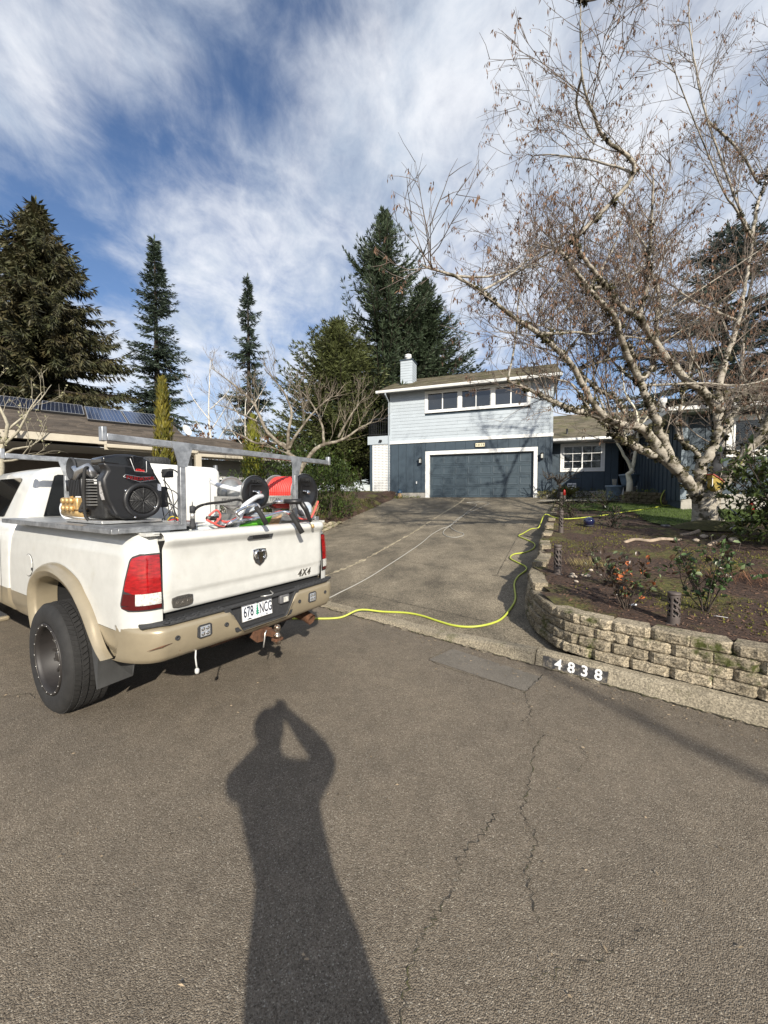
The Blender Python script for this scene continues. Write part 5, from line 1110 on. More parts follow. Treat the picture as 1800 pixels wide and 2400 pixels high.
# --- surface cleaner handle bars, spray gun and loose hoses over the tailgate
sc = carried('surface_cleaner', 'chrome surface cleaner handlebar with black grips hooked over the tailgate', 'surface cleaner', -1.0, .0, 1.0)
cput(MB().tube(spline([(-.45, .25, 1.05), (-.85, .22, 1.35), (-1.08, .24, 1.475), (-1.12, .16, 1.53), (-1.14, .19, 1.575), (-1.16, .10, 1.625), (-1.22, .06, 1.635), (-1.25, .07, 1.615)], 8), .0125, 10), 'tube', M_CHROME, sc)
cput(MB().tube(spline([(-.45, .12, 1.05), (-.85, .08, 1.35), (-1.06, .05, 1.49), (-1.14, -.10, 1.535), (-1.19, -.26, 1.57), (-1.24, -.30, 1.565)], 8), .0125, 10), 'tube', M_CHROME, sc)
cput(MB().tube([(-1.10, .20, 1.50), (-1.10, .02, 1.505)], .010, 8), 'cross_bar', M_CHROME, sc)
cput(MB().tube([(-1.25, .085, 1.625), (-1.275, .045, 1.55), (-1.30, .02, 1.475)], [.019, .02, .021], 12), 'grip', M_RUBBER, sc); cput(MB().tube([(-1.25, -.30, 1.555), (-1.285, -.345, 1.46), (-1.32, -.375, 1.375)], [.021, .022, .024], 12), 'grip', M_RUBBER, sc)
cput(MB().lathe([(.25, .93), (.27, .95), (.25, 1.0), (.08, 1.03), (.03, 1.08)], 26, M=T(-.45, .18, 0)), 'deck', M_PLAST, sc)
gun = carried('spray_gun', 'black pressure-washer spray gun resting on the tailgate with brass tip', 'spray gun', -1.2, -.5, 1.47)
M_GUN = mat('black gun plastic', (.014, .014, .015), .4)
cput(MB().tube([(-1.10, -.36, 1.665), (-1.16, -.43, 1.66), (-1.21, -.48, 1.665)], [.02, .026, .028], 10), 'body', M_GUN, gun); cput(MB().tube([(-1.20, -.48, 1.66), (-1.22, -.53, 1.58), (-1.23, -.565, 1.49), (-1.235, -.575, 1.465)], [.026, .024, .02, .014], 10), 'grip', M_GUN, gun)
cput(MB().tube(spline([(-1.14, -.41, 1.64), (-1.17, -.42, 1.56), (-1.20, -.45, 1.49), (-1.22, -.51, 1.475), (-1.235, -.565, 1.49)], 6), .008, 8), 'trigger_guard', M_GUN, gun); cput(MB().tube(spline([(-1.17, -.45, 1.64), (-1.19, -.47, 1.56), (-1.21, -.50, 1.53)], 5), .008, 8), 'trigger', M_GUN, gun)
cput(MB().tube([(-1.235, -.578, 1.465), (-1.245, -.59, 1.43)], .010, 8), 'inlet', mat('ivory fitting', (.6, .56, .45), .5), gun); cput(MB().tube([(-1.243, -.588, 1.437), (-1.25, -.597, 1.405)], .014, 8), 'brass_coupler', M_BRASS, gun); cput(MB().tube([(-1.03, -.29, 1.66), (-1.11, -.365, 1.665)], .012, 8), 'outlet_fitting', M_CHROME, gun)
def hose(name, label, pts, rad, m, n=6): 
    t = tag(MB().tube([TM @ p for p in spline(pts, n)], rad, 8).build(name, m), label, 'hose'); return t
hose('black_hose', 'thin black hose arching from the bed towards the reels', [(-1.05, .52, 1.50), (-1.04, .49, 1.60), (-1.0, .38, 1.645), (-.95, .15, 1.665), (-.90, -.02, 1.68), (-.9, -.1, 1.62)], .011, M_RUBBER)
hose('black_hose', 'black hose joining the spray gun to the pile in the bed', [(-1.05, -.30, 1.655), (-1.02, -.18, 1.61), (-1.0, -.05, 1.56), (-.95, .1, 1.5), (-.8, .2, 1.3)], .010, M_RUBBER)
hose('white_hose', 'fat milky white hose looping under the bare reel', [(-.45, -.05, 1.85), (-.70, .0, 1.80), (-.9, -.25, 1.72), (-1.0, -.12, 1.70), (-1.05, .05, 1.62), (-1.05, .10, 1.5), (-.95, .12, 1.3)], .022, mat('milky tube', (.62, .64, .66), .3))
hose('pink_hose', 'thin pinkish red hose draped along the bed towards the right rail', [(-1.04, .30, 1.53), (-1.06, .22, 1.50), (-1.02, .05, 1.53), (-1.06, -.15, 1.52), (-1.08, -.35, 1.57), (-1.08, -.55, 1.50), (-1.08, -.72, 1.48), (-1.06, -.82, 1.56), (-1.04, -.90, 1.66)], .0095, mat('pink red hose', (.60, .10, .085), .5))
hose('pink_hose', 'pinkish red hose tangle by the rear rack post', [(-1.09, .40, 1.56), (-1.10, .34, 1.60), (-1.09, .30, 1.55), (-1.10, .36, 1.50), (-1.09, .42, 1.53), (-1.10, .33, 1.48), (-1.06, .25, 1.46)], .008, MATS['pink red hose'])
fit = carried('hose_fitting', 'small dark metal hose coupling lying on the rack rail', 'fitting', -1.03, .33, 1.515); cput(MB().tube([(-1.03, .38, 1.535), (-1.03, .28, 1.535)], .018, 8), 'barrel', mat('dark fitting', (.09, .08, .07), .5, metal=.6), fit); cput(MB().tube([(-1.03, .31, 1.535), (-1.03, .31, 1.565)], .008, 6), 'lever', M_CHROME, fit)
gb = carried('green_board', 'bright green board leaning inside the tailgate', 'board', -.8, -.05, .92); cput(MB().prism([(-1.06, .10, 1.465), (-1.08, -.10, 1.51), (-1.10, -.22, 1.535), (-1.08, -.10, 1.47)], 0, (.3, 0, -.5)), 'board', mat('green plastic', (.10, .38, .03), .5), gb)
wb = carried('wooden_lath', 'bare wooden board leaning beside the green board in the bed', 'plank', -.8, -.25, .92); cput(MB().prism([(-1.06, -.12, 1.47), (-1.09, -.34, 1.545), (-1.09, -.34, 1.52), (-1.06, -.22, 1.465)], 0, (.3, 0, -.5)), 'plank', mat('bare wood', (.38, .25, .14), .7, var=.2, vscale=30), wb)
bkt = carried('battery_box', 'pale grey plastic tub behind the tailgate', 'tub', -.85, .35, .92); cput(MB().box(-1.02, -.70, .20, .50, .922, 1.47), 'tub', mat('pale tub', (.55, .58, .56), .5), bkt, .02)
# ------------------------------------------------------------------ neighbour's low house on the left
ND = Vector((.766, .643, 0)); NN = Vector((-.643, .766, 0)); N0 = Vector((-8.66, 10.59, 0)); NE = 3.25
nrot = math.atan2(ND.y, ND.x)
nh = thing('bungalow', 'low brown-roofed bungalow with solar panels behind the truck', 'house', N0, nrot)
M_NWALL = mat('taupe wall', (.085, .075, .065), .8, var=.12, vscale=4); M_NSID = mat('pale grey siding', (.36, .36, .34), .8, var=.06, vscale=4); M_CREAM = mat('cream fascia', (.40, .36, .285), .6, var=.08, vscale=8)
def nb(name, a0, a1, b0, b1, z0, z1, m, parent=nh, bevel=0): return MB().box(a0, a1, b0, b1, z0, z1).build(name, m, parent, bevel)
NS = .38
def nz_(b): return NE + NS * b
mr = MB(); r0 = shingle_slope('s', (-9, 0, NE), (3.3, 0, NE), (3.3, 5.0, nz_(5.0)), (-9, 5.0, nz_(5.0)), None, M_SHING2, seed=21, course=.16)
nroof = nb('roof', -8.9, 3.2, .05, 9.9, NE - .12, NE - .1, M_SOFFIT)
tag(r0.build('shingles', M_SHING2, nroof), kind='stuff')
MB().add([(-9, 5.0, nz_(5.0)), (3.3, 5.0, nz_(5.0)), (3.3, 10, NE), (-9, 10, NE)], [(0, 1, 2, 3)]).build('back_slope', M_SHING2, nroof)
MB().prism([(3.25, .1, NE - .1), (3.25, 5.0, nz_(5.0) - .06), (3.25, 9.9, NE - .1)], 0, (.06, 0, 0)).build('gable_end', M_NWALL, nh)
r1 = shingle_slope('s', (2.2, .95, NE), (7.4, .95, NE), (5.4, 3.5, NE + .95), (2.2, 3.5, NE + .95), None, M_SHING2, seed=22, course=.16); tag(r1.build('shingles', M_SHING2, nroof), kind='stuff')
r2 = shingle_slope('s', (7.4, .95, NE), (7.4, 6.5, NE), (5.4, 3.5, NE + .95), (5.4, 3.5, NE + .95), None, M_SHING2, seed=23, course=.16); tag(r2.build('shingles', M_SHING2, nroof), kind='stuff')
r3 = shingle_slope('s', (-9, -1.5, NE - .02), (.75, -1.5, NE - .02), (.3, .6, nz_(.6) + .05), (-9, .6, nz_(.6) + .05), None, M_SHING2, seed=24, course=.16); tag(r3.build('shingles', M_SHING2, nroof), kind='stuff')
nb('fascia', .8, 3.3, -.04, .0, NE - .17, NE + .0, M_CREAM, nroof); nb('fascia', 3.3, 7.4, .91, .95, NE - .17, NE + .0, M_CREAM, nroof); nb('fascia', -9, .75, -1.54, -1.5, NE - .19, NE - .02, M_CREAM, nroof); nb('gutter', .85, 3.25, -.14, -.042, NE - .12, NE - .01, M_CREAM, nroof, .02); nb('gutter', 3.35, 7.35, .80, .908, NE - .12, NE - .01, M_CREAM, nroof, .02)
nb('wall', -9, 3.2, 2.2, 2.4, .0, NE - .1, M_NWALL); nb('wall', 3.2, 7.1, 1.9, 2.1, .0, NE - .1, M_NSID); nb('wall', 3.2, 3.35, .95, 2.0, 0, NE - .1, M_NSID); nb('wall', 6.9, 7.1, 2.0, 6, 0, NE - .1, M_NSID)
for i in range(10): nb('siding_board', 3.36, 7.1, 1.878, 1.9, 1.0 + i * .2, 1.192 + i * .2, M_NSID)
for a in (-3.0, 3.27): nb('porch_post', a - .09, a + .09, -.2 if a > .8 else -1.2, -.02 if a > .8 else -1.02, .3, NE - .15, M_CREAM)
dwin = nb('garage_window', 4.35, 5.9, 1.84, 1.876, 1.75, 2.45, M_VINYL)
for i in range(2):
    for j in range(2): nb('pane', 4.42 + i * .73, 5.08 + i * .73, 1.832, 1.84, 1.80 + j * .32, 2.08 + j * .32, M_GLASS, dwin)
lw = nb('window', .9, 2.2, 2.15, 2.2, 1.9, 2.7, M_VINYL); nb('pane', .98, 2.12, 2.14, 2.15, 1.97, 2.63, M_GLASS, lw)
MB().tube([(3.5, .9, NE - .1), (3.5, 1.1, NE - .3), (3.45, 1.85, NE - .5), (3.45, 1.85, .8)], .035, 6).build('downspout', M_CREAM, nh)
# solar panels lying on the front slope
ang = math.atan(NS)
M_CELL = mat('solar cell', (.018, .026, .055), .12, coat=.6, var=.25, vscale=3); M_SFR = mat('panel frame', (.55, .56, .57), .35, metal=.7)
def solar(a0, b0, w, h, label):
    t = thing('solar_panel', label, 'solar panel', N0 + ND * a0 + NN * b0 + Vector((0, 0, nz_(b0) + .10)), nrot, 'solar panels on the bungalow roof'); t.rotation_euler = (ang, 0, nrot)
    MB().box(.0, w, .0, h, -.035, .0).build('backing', M_BLACK, t)
    f = MB()
    for b in ((0, w, 0, .02), (0, w, h - .02, h), (0, .02, .02, h - .02), (w - .02, w, .02, h - .02)): f.box(*b, -.04, .008)
    f.build('frame', M_SFR, t); nx, ny = 10, 6; cw, ch2 = (w - .05) / nx, (h - .05) / ny
    cm = MB().box(0, cw - .012, 0, ch2 - .012, .001, .004).mesh('cell', M_CELL)
    for i in range(nx):
        for j in range(ny): obj('cell', cm, t, (.03 + i * cw, .03 + j * ch2, 0))
    g = MB()
    for i in range(1, nx): g.box(.026 + i * cw - .004, .026 + i * cw + .004, .02, h - .02, .0002, .0012)
    for j in range(1, ny): g.box(.02, w - .02, .026 + j * ch2 - .004, .026 + j * ch2 + .004, .0002, .001)
    g.build('grid_lines', M_SFR, t); MB().box(0, w, -.012, 0, -.07, .0).build('skirt', M_BLACK, t); MB().box(.1, .16, .1, h - .1, -.085, -.035).build('mount_rail', M_SFR, t)
    return t
def hitroof(): pass
solar(1.72, 2.55, 1.12, 2.25, 'blue solar panel at the right end of the bungalow roof row')
solar(0.56, 2.55, 1.12, 2.25, 'solar panel second from the bungalow gable end')
solar(-0.62, 3.15, 1.12, 1.7, 'dark solar panel third from the bungalow gable end')
solar(-1.8, 3.15, 1.12, 1.7, 'dark solar panel fourth from the bungalow gable end')
solar(-2.98, 3.15, 1.12, 1.7, 'dark solar panel fifth from the bungalow gable end')
solar(-4.16, 3.15, 1.12, 1.7, 'dark solar panel sixth from the bungalow gable end')
dish = thing('satellite_dish', 'white satellite dish behind the bungalow gable end', 'satellite dish', N0 + ND * 3.75 + NN * 3.4 + Vector((0, 0, NE + .9)), nrot)
dm = MB(); dm.lathe([(.01, .0), (.12, .012), (.22, .05), (.225, .05), (.12, .006), (.01, -.008)], 22, M=T(0, 0, .25) @ RZ(35) @ RX(70), cap=False); dm.build('reflector', M_VINYL, dish); MB().tube([(0, 0, -.4), (0, .05, .22)], .02, 6).build('mast', M_STEEL, dish); MB().tube([(0, -.02, .2), (.1, -.25, .3)], .01, 5).build('feed_arm', M_STEEL, dish)
# ------------------------------------------------------------------ vegetation
def rv(r, s=1): return Vector((r.uniform(-s, s), r.uniform(-s, s), r.uniform(-s, s)))
def card(mb, p, d, side, L, W):
    """pointed narrow leaf or needle spray from p along d"""
    m = p + d * (L * .45); mb.v += [tuple(p), tuple(m + side * W), tuple(p + d * L), tuple(m - side * W)]; o = len(mb.v) - 4; mb.f.append((o, o + 1, o + 2, o + 3)); mb.sm.append(False)
def conifer(name, label, x, y, z0, H, Rm, crown0, mcol, seed, droop=.25, tip_up=.25, whorl=.34, per=6, hang=.0, spray=.34, taper=1.0, gap=.0, wide=.045, lean=(0, 0), prof=None, dens=1.0):
    r = random.Random(seed); t = thing(name, label, 'tree', (x, y, z0)); tk = MB(); cr = MB(); lm = MB()
    ax = lambda h: Vector((lean[0] * h / H, lean[1] * h / H, h))
    tk.tube([ax(h) for h in frange(0, H * .98, 12)], [.018 * H * (1 - .97 * k / 11) + .015 for k in range(12)], 9); tk.build('trunk', M_BARK, t)
    h = crown0
    while h < H - .15:
        f = (h - crown0) / (H - crown0); base = (prof(f) if prof else (1 - f) ** taper) * Rm
        for k in range(per):
            if r.random() < gap: continue
            L = max(.18, base * r.uniform(.62, 1.12)); a = r.uniform(0, 6.283); out = Vector((math.cos(a), math.sin(a), 0)); n = max(4, int(L / .22)); p = ax(h + r.uniform(-.15, .15)); pts = [p]; sl = r.uniform(.05, .35) * (1 if f > .35 else .3) + .5 * max(0, f - .6)
            for i in range(n):
                s = (i + 1) / n; dz = sl - droop * 2.2 * s + tip_up * 2.2 * s * s; p = p + (out + Vector((0, 0, dz)) + rv(r, .10)) * (L / n); pts.append(p)
            lm.tube(pts, [max(.006, .022 * L * (1 - i / n)) for i in range(n + 1)], 3, cap=False, smooth=False)
            for i in range(1, n + 1):
                s = i / n; d = (pts[i] - pts[i - 1]).normalized(); sd = Vector((-out.y, out.x, 0)); q = int((5 + (2 if hang else 0)) * dens + r.random())
                bl = spray * (1.25 - .55 * s) * (.7 + .3 * min(1, L / 2))
                for j in range(q):
                    sg = 1 if (j + i) % 2 else -1; dd = (d * r.uniform(.5, 1.1) + sd * sg * r.uniform(.35, 1.0) + Vector((0, 0, r.uniform(-.35, .30) - hang * r.uniform(.3, 1.3)))).normalized()
                    pp = pts[i] + rv(r, .05); w = dd.cross(rv(r)).normalized(); l2 = bl * r.uniform(.6, 1.35)
                    card(cr, pp, dd, w, l2, l2 * wide * 1.75 * r.uniform(.7, 1.3))
                    if r.random() < .6: card(cr, pp + dd * l2 * .3, (dd + rv(r, .7)).normalized(), w.cross(dd), l2 * .75, l2 * wide * 1.6)
            if True: card(cr, pts[-1], (pts[-1] - pts[-2]).normalized(), sd, spray * .8, spray * wide * 2.5)
        h += whorl * r.uniform(.7, 1.3) * (1 if f < .7 else .75)
    for k in range(14): card(cr, ax(H - .1 * k), (Vector((0, 0, 1)) + rv(r, .8 * min(1, .15 + k * .08))).normalized(), Vector((1, 0, 0)), spray * .8, spray * .12)
    tag(lm.build('limbs', M_BARK, t), kind='stuff'); cr.build('crown', mcol, t); return t
M_BARK = mat('conifer bark', (.055, .042, .032), .95, var=.4, vscale=8, bump=.6, bscale=30)
def leafm(name, c, isl=.5, sub=.18, rough=.55, **k): return mat(name, c, rough, island=isl, sub=sub, spec=.35, **k)
M_SPR1 = leafm('brownish spruce needles', (.056, .061, .028), col2=(.080, .066, .030), c2scale=.9, c2lo=.42, c2hi=.62); M_FIR = leafm('dark fir needles', (.052, .074, .040)); M_FIR2 = leafm('blue green fir needles', (.052, .074, .050)); M_OLIV = leafm('olive spruce needles', (.092, .106, .036)); M_CEDR = leafm('cedar needles', (.055, .078, .064))
conifer('spruce_tree', 'huge brownish spruce with drooping branches behind the bungalow roof', -21.6, 24.5, .8, 19.2, 6.9, 1.5, M_SPR1, 1, droop=.55, tip_up=.62, whorl=.27, per=8, hang=1.3, spray=.62, taper=.62, wide=.05, prof=lambda f: (1 - f ** 3.2) * (.50 + .50 * (1 - f) ** .9) * (.92 + .08 * math.sin(f * 40)), dens=1.1)
conifer('fir_tree', 'narrow dark fir with bare gaps beside the yellow columnar conifer', -17.5, 30, .8, 20.6, 4.3, 1.0, M_FIR2, 2, droop=.34, tip_up=.35, whorl=.33, per=7, hang=.35, spray=.5, taper=.85, gap=.12, prof=lambda f: (1 - f) ** .8 * (1 if f > .22 else 1.05) * (.78 + .22 * math.sin(f * 26)))
conifer('fir_tree', 'thin ragged fir standing far behind the bare pruned tree', -13.9, 40, .8, 23.4, 4.9, 3, M_FIR2, 3, droop=.5, tip_up=.5, whorl=.5, per=6, hang=.6, spray=.6, taper=.9, gap=.25, prof=lambda f: (1 - f) ** .9 * (.7 + .3 * math.sin(f * 31 + 1)))
conifer('spruce_tree', 'broad olive-green spruce dome left of the house chimney', -3.1, 25.5, 1.2, 12.0, 4.7, 1.6, M_OLIV, 4, droop=.2, tip_up=.5, whorl=.20, per=10, hang=.1, spray=.42, taper=.55, prof=lambda f: (1 - f ** 2.2), dens=1.1)
conifer('fir_tree', 'tall dark fir rising directly behind the house chimney', .0, 28.5, 1.4, 20.6, 7.8, 1.5, M_FIR, 5, droop=.10, tip_up=.66, whorl=.33, per=8, hang=.1, spray=.5, taper=.7, gap=.12, prof=lambda f: (1 - f) ** .72 * (.78 + .22 * math.sin(f * 26)))
conifer('fir_tree', 'shorter dark fir leaning on the tall fir behind the roof', 3.0, 30.0, 1.4, 16.8, 6.4, 1.5, M_FIR, 6, droop=.2, tip_up=.45, whorl=.26, per=9, hang=.2, spray=.5, gap=.05, prof=lambda f: (1 - f ** 1.6) * .95)
conifer('cedar_tree', 'large grey-green cedar behind the right wing roof', 20.5, 23.5, 1.4, 16.5, 8.0, 2.2, M_CEDR, 7, droop=.16, tip_up=.10, whorl=.75, per=7, hang=.25, spray=.55, taper=.5, gap=.1, prof=lambda f: (1 - f ** 2) * .95, dens=1.15)
conifer('cedar_tree', 'second grey-green cedar at the far right behind the roof', 28.5, 25, 1.4, 14, 7.5, 2.0, M_CEDR, 8, droop=.16, tip_up=.10, whorl=.8, per=7, hang=.25, spray=.6, gap=.1, prof=lambda f: (1 - f ** 2) * .95)
def arbor(name, label, x, y, z0, H, Rr, m, seed):
    r = random.Random(seed); t = thing(name, label, 'tree', (x, y, z0)); MB().tube([(0, 0, 0), (0, 0, H * .9)], [.07, .015], 7).build('trunk', M_BARK, t); c = MB()
    for i in range(int(2600 * H / 4)):
        f = r.random() ** .9; h = f * H; rad = Rr * (1 - f ** 2.6) ** .7 * (.6 + .4 * min(1, f * 6 + .3)); a = r.uniform(0, 6.283); rr_ = rad * r.uniform(.55, 1.06); p = Vector((rr_ * math.cos(a), rr_ * math.sin(a), h * .97)); d = Vector((math.cos(a) * .3, math.sin(a) * .3, 1)) + rv(r, .35)
        card(c, p, d.normalized(), Vector((-math.sin(a), math.cos(a), 0)) + rv(r, .5), r.uniform(.10, .24), r.uniform(.012, .03))
    c.build('crown', m, t); return t
M_GOLDA = leafm('golden arborvitae', (.17, .145, .022), isl=.45, col2=(.10, .105, .02), c2scale=3); M_GOLDB = leafm('yellow green arborvitae', (.16, .165, .022), isl=.4)
arbor('columnar_conifer', 'slender golden columnar conifer in front of the bungalow eave', -6.05, 10.6, .7, 4.3, .27, M_GOLDA, 31); arbor('columnar_conifer', 'yellow-green columnar conifer behind the pruned tree branches', -4.75, 14.0, .8, 3.9, .42, M_GOLDB, 32)
# ---- bare trees
def wobble_path(r, p, d, L, n, wob, trop):
    pts = [Vector(p)]; d = d.normalized()
    for i in range(n): d = (d + rv(r, wob) + Vector((0, 0, trop))).normalized(); pts.append(pts[-1] + d * (L / n))
    return pts, d
def at_path(pts, s):
    k = s * (len(pts) - 1); i = min(int(k), len(pts) - 2); return pts[i].lerp(pts[i + 1], k - i), (pts[i + 1] - pts[i]).normalized()
def branchlets(r, wood, twig, ends, pts, rad, level, cfg):
    """grow side branches from a limb; thin ones go to the twig mesh"""
    c = cfg[level]; L0 = sum((b - a).length for a, b in zip(pts[:-1], pts[1:])); n = int(L0 * c['per'] + r.random())
    for k in range(n):
        s = r.uniform(c.get('from', .15), 1.0); p, d = at_path(pts, s); side_ = d.cross(rv(r)).normalized(); dd = (d * c['fwd'] + side_ * c['out'] + Vector((0, 0, c.get('up', .3)))).normalized(); L = c['len'] * r.uniform(.5, 1.2) * (1.1 - (.35 if level else .75) * s); m = max(2, int(L / c['seg'])); q, _ = wobble_path(r, p, dd, L, m, c['wob'], c['trop']); ra = min(rad * .75, c['r'] * r.uniform(.7, 1.2))
        (wood if c['r'] > .012 else twig).tube(q, [ra * (1 - .85 * i / m) + .0012 for i in range(m + 1)], c.get('sides', 4), cap=False)
        if level + 1 < len(cfg): branchlets(r, wood, twig, ends, q, ra, level + 1, cfg)
        else: ends.append((q[-1], (q[-1] - q[-2]).normalized())); ends.append((q[len(q) // 2], (q[-1] - q[-2]).normalized()))
def birch_bark():
    m = bpy.data.materials.new('birch bark'); m.use_nodes = True; nt = m.node_tree; N = nt.nodes.new; L = nt.links.new; b = nt.nodes['Principled BSDF']; g = N('ShaderNodeNewGeometry'); P = g.outputs['Position']
    def nz(s, sc=(1, 1, 1), d=5, r=.65):
        mp = N('ShaderNodeMapping'); mp.inputs['Scale'].default_value = sc; L(P, mp.inputs[0]); n = N('ShaderNodeTexNoise'); n.inputs['Scale'].default_value = s; n.inputs['Detail'].default_value = d; n.inputs['Roughness'].default_value = r; L(mp.outputs[0], n.inputs['Vector']); return n.outputs['Fac']
    def rng(src, lo, hi, a=0, d=1):
        q = N('ShaderNodeMapRange'); L(src, q.inputs[0]); q.inputs[1].default_value = lo; q.inputs[2].default_value = hi; q.inputs[3].default_value = a; q.inputs[4].default_value = d; return q.outputs[0]
    def mix(f, a, c):
        x = N('ShaderNodeMix'); x.data_type = 'RGBA'; L(f, x.inputs['Factor'])
        for k, v in (('A', a), ('B', c)):
            if isinstance(v, tuple): x.inputs[k].default_value = (*v, 1)
            else: L(v, x.inputs[k])
        return x.outputs['Result']
    c = mix(rng(nz(6), .35, .7), (.42, .385, .32), (.24, .21, .168)); c = mix(rng(nz(9, (1, 1, 4.5)), .55, .66, 0, .8), c, (.10, .078, .058)); c = mix(rng(nz(4.6), .52, .60, 0, .92), c, (.050, .042, .018)); c = mix(rng(nz(22), .66, .72, 0, .6), c, (.07, .055, .04))
    L(c, b.inputs['Base Color']); b.inputs['Roughness'].default_value = .8; bp = N('ShaderNodeBump'); bp.inputs['Strength'].default_value = .6; bp.inputs['Distance'].default_value = .02; L(nz(14, (1, 1, 3)), bp.inputs['Height']); L(bp.outputs[0], b.inputs['Normal']); return m
M_BIRCH = birch_bark(); M_BIRCH2 = mat('grey brown branch bark', (.25, .215, .175), .85, var=.35, vscale=9, col2=(.11, .085, .065), c2scale=5, c2lo=.45, c2hi=.6); M_TWIG = mat('brown twig', (.15, .12, .098), .8, island=.4); M_SAM = leafm('dry brown seed clusters', (.20, .122, .080), isl=.6, sub=.3, rough=.8); M_MOSS = mat('dark moss', (.038, .034, .010), 1.0, var=.5, vscale=30, island=.5)
LIMBS = [
    ([(7.18, 8.75, 1.62), (6.83, 8.62, 2.02), (6.47, 8.5, 2.32), (6.15, 8.38, 2.71), (5.87, 8.25, 3.16), (5.56, 8.12, 3.64), (5.3, 8.0, 4.0), (5.03, 7.88, 4.48), (4.84, 7.75, 4.8)], 0.155, 0.07),
    ([(5.25, 7.98, 4.1), (4.8, 7.68, 4.49), (4.4, 7.38, 4.95), (4.1, 7.08, 5.08), (3.54, 6.78, 5.31), (3.06, 6.48, 5.57), (2.64, 6.18, 5.68)], 0.085, 0.03),
    ([(5.25, 7.98, 4.1), (5.52, 8.03, 4.36), (5.63, 8.08, 4.82), (5.67, 8.13, 5.5), (5.71, 8.18, 6.05), (5.51, 8.23, 6.65), (5.44, 8.28, 7.13)], 0.075, 0.03),
    ([(6.51, 8.51, 2.29), (6.03, 8.33, 2.58), (5.61, 8.16, 2.99), (5.28, 7.98, 3.15), (4.72, 7.8, 3.18), (4.07, 7.62, 3.35), (3.56, 7.45, 3.4), (3.12, 7.27, 3.52), (2.65, 7.09, 3.66), (2.2, 6.91, 3.78)], 0.15, 0.03),
    ([(5.28, 7.98, 3.15), (5.12, 8.07, 3.33), (4.86, 8.15, 3.77), (4.54, 8.24, 4.0), (4.12, 8.32, 4.42), (3.85, 8.41, 4.73), (3.6, 8.49, 5.1), (3.31, 8.58, 5.41)], 0.07, 0.02),
    ([(4.53, 7.75, 3.23), (4.02, 7.45, 3.51), (3.49, 7.15, 4.07), (3.07, 6.85, 4.27), (2.6, 6.55, 4.44), (2.06, 6.25, 4.59), (1.47, 5.95, 4.83), (0.99, 5.65, 4.89), (0.52, 5.35, 4.86)], 0.08, 0.02),
    ([(6.37, 8.46, 2.44), (5.95, 8.36, 2.59), (5.57, 8.26, 2.7), (5.2, 8.16, 2.84), (4.89, 8.06, 2.94), (4.68, 7.96, 3.05)], 0.12, 0.08),
    ([(4.98, 8.09, 2.91), (4.74, 8.12, 3.16), (4.48, 8.16, 3.41), (4.22, 8.19, 3.72), (3.98, 8.22, 4.09), (3.63, 8.26, 4.22), (3.09, 8.29, 4.35)], 0.05, 0.015),
    ([(7.24, 8.75, 1.71), (7.11, 8.69, 2.1), (7.09, 8.63, 2.39), (7.27, 8.57, 2.7), (7.33, 8.51, 3.08), (7.32, 8.45, 3.6)], 0.17, 0.11),
    ([(7.32, 8.45, 3.6), (6.75, 8.2, 3.92), (6.04, 7.95, 4.25), (5.32, 7.7, 4.8), (4.89, 7.45, 5.1), (4.36, 7.2, 5.22), (3.82, 6.95, 5.59), (3.38, 6.7, 5.81), (3.07, 6.45, 5.93)], 0.11, 0.035),
    ([(7.32, 8.45, 3.6), (7.4, 8.55, 4.34), (7.62, 8.65, 4.85), (7.92, 8.75, 5.65), (8.15, 8.85, 6.55), (8.36, 8.95, 7.57)], 0.1, 0.04),
    ([(8.36, 8.95, 7.57), (8.26, 8.98, 7.86), (7.97, 9.02, 8.6), (7.35, 9.05, 10.25), (7.1, 9.08, 11.27), (6.95, 9.12, 12.25), (6.91, 9.15, 12.99)], 0.04, 0.015),
    ([(3.1, 6.48, 5.92), (3.94, 6.24, 6.8), (3.32, 6.0, 7.11), (3.02, 5.76, 7.25), (2.73, 5.52, 7.51), (2.57, 5.28, 8.21)], 0.045, 0.012),
    ([(8.36, 8.95, 7.57), (8.69, 9.2, 8.5), (9.11, 9.45, 9.33), (9.55, 9.7, 11.16), (9.82, 9.95, 13.46)], 0.05, 0.02),
    ([(7.47, 8.75, 1.65), (7.64, 8.88, 1.98), (7.76, 9.01, 2.49), (7.99, 9.14, 3.01), (8.23, 9.26, 3.51), (8.61, 9.39, 3.95), (9.21, 9.52, 4.19), (9.68, 9.65, 4.5)], 0.17, 0.07),
    ([(8.23, 9.26, 3.51), (8.59, 9.61, 4.03), (9.15, 9.96, 4.56), (9.48, 10.31, 5.45), (9.82, 10.66, 6.27)], 0.09, 0.05),
    ([(7.37, 8.75, 1.71), (7.41, 8.62, 1.91), (7.64, 8.48, 2.22), (7.81, 8.35, 2.65), (7.98, 8.22, 3.03), (8.08, 8.08, 3.4), (8.28, 7.95, 3.78)], 0.16, 0.1),
    ([(7.88, 9.07, 2.75), (8.38, 9.25, 2.77), (8.96, 9.42, 2.74), (9.54, 9.6, 3.0), (10.22, 9.77, 3.32)], 0.06, 0.03),
    ([(7.1, 8.65, 2.3), (7.09, 8.68, 2.56), (6.98, 8.71, 2.8), (6.74, 8.75, 2.95), (6.66, 8.78, 3.22), (6.68, 8.81, 3.55), (6.82, 8.85, 3.98), (6.87, 8.88, 4.25), (7.05, 8.91, 4.84), (6.99, 8.95, 5.47)], 0.07, 0.03),
    ([(4.84, 7.42, 5.11), (4.88, 7.27, 5.69), (4.8, 7.12, 6.14), (4.73, 6.97, 6.65), (4.64, 6.83, 7.26)], 0.06, 0.02),
    ([(7.35, 9.05, 10.25), (8.34, 9.3, 9.8), (9.05, 9.55, 9.26)], 0.03, 0.04),
]
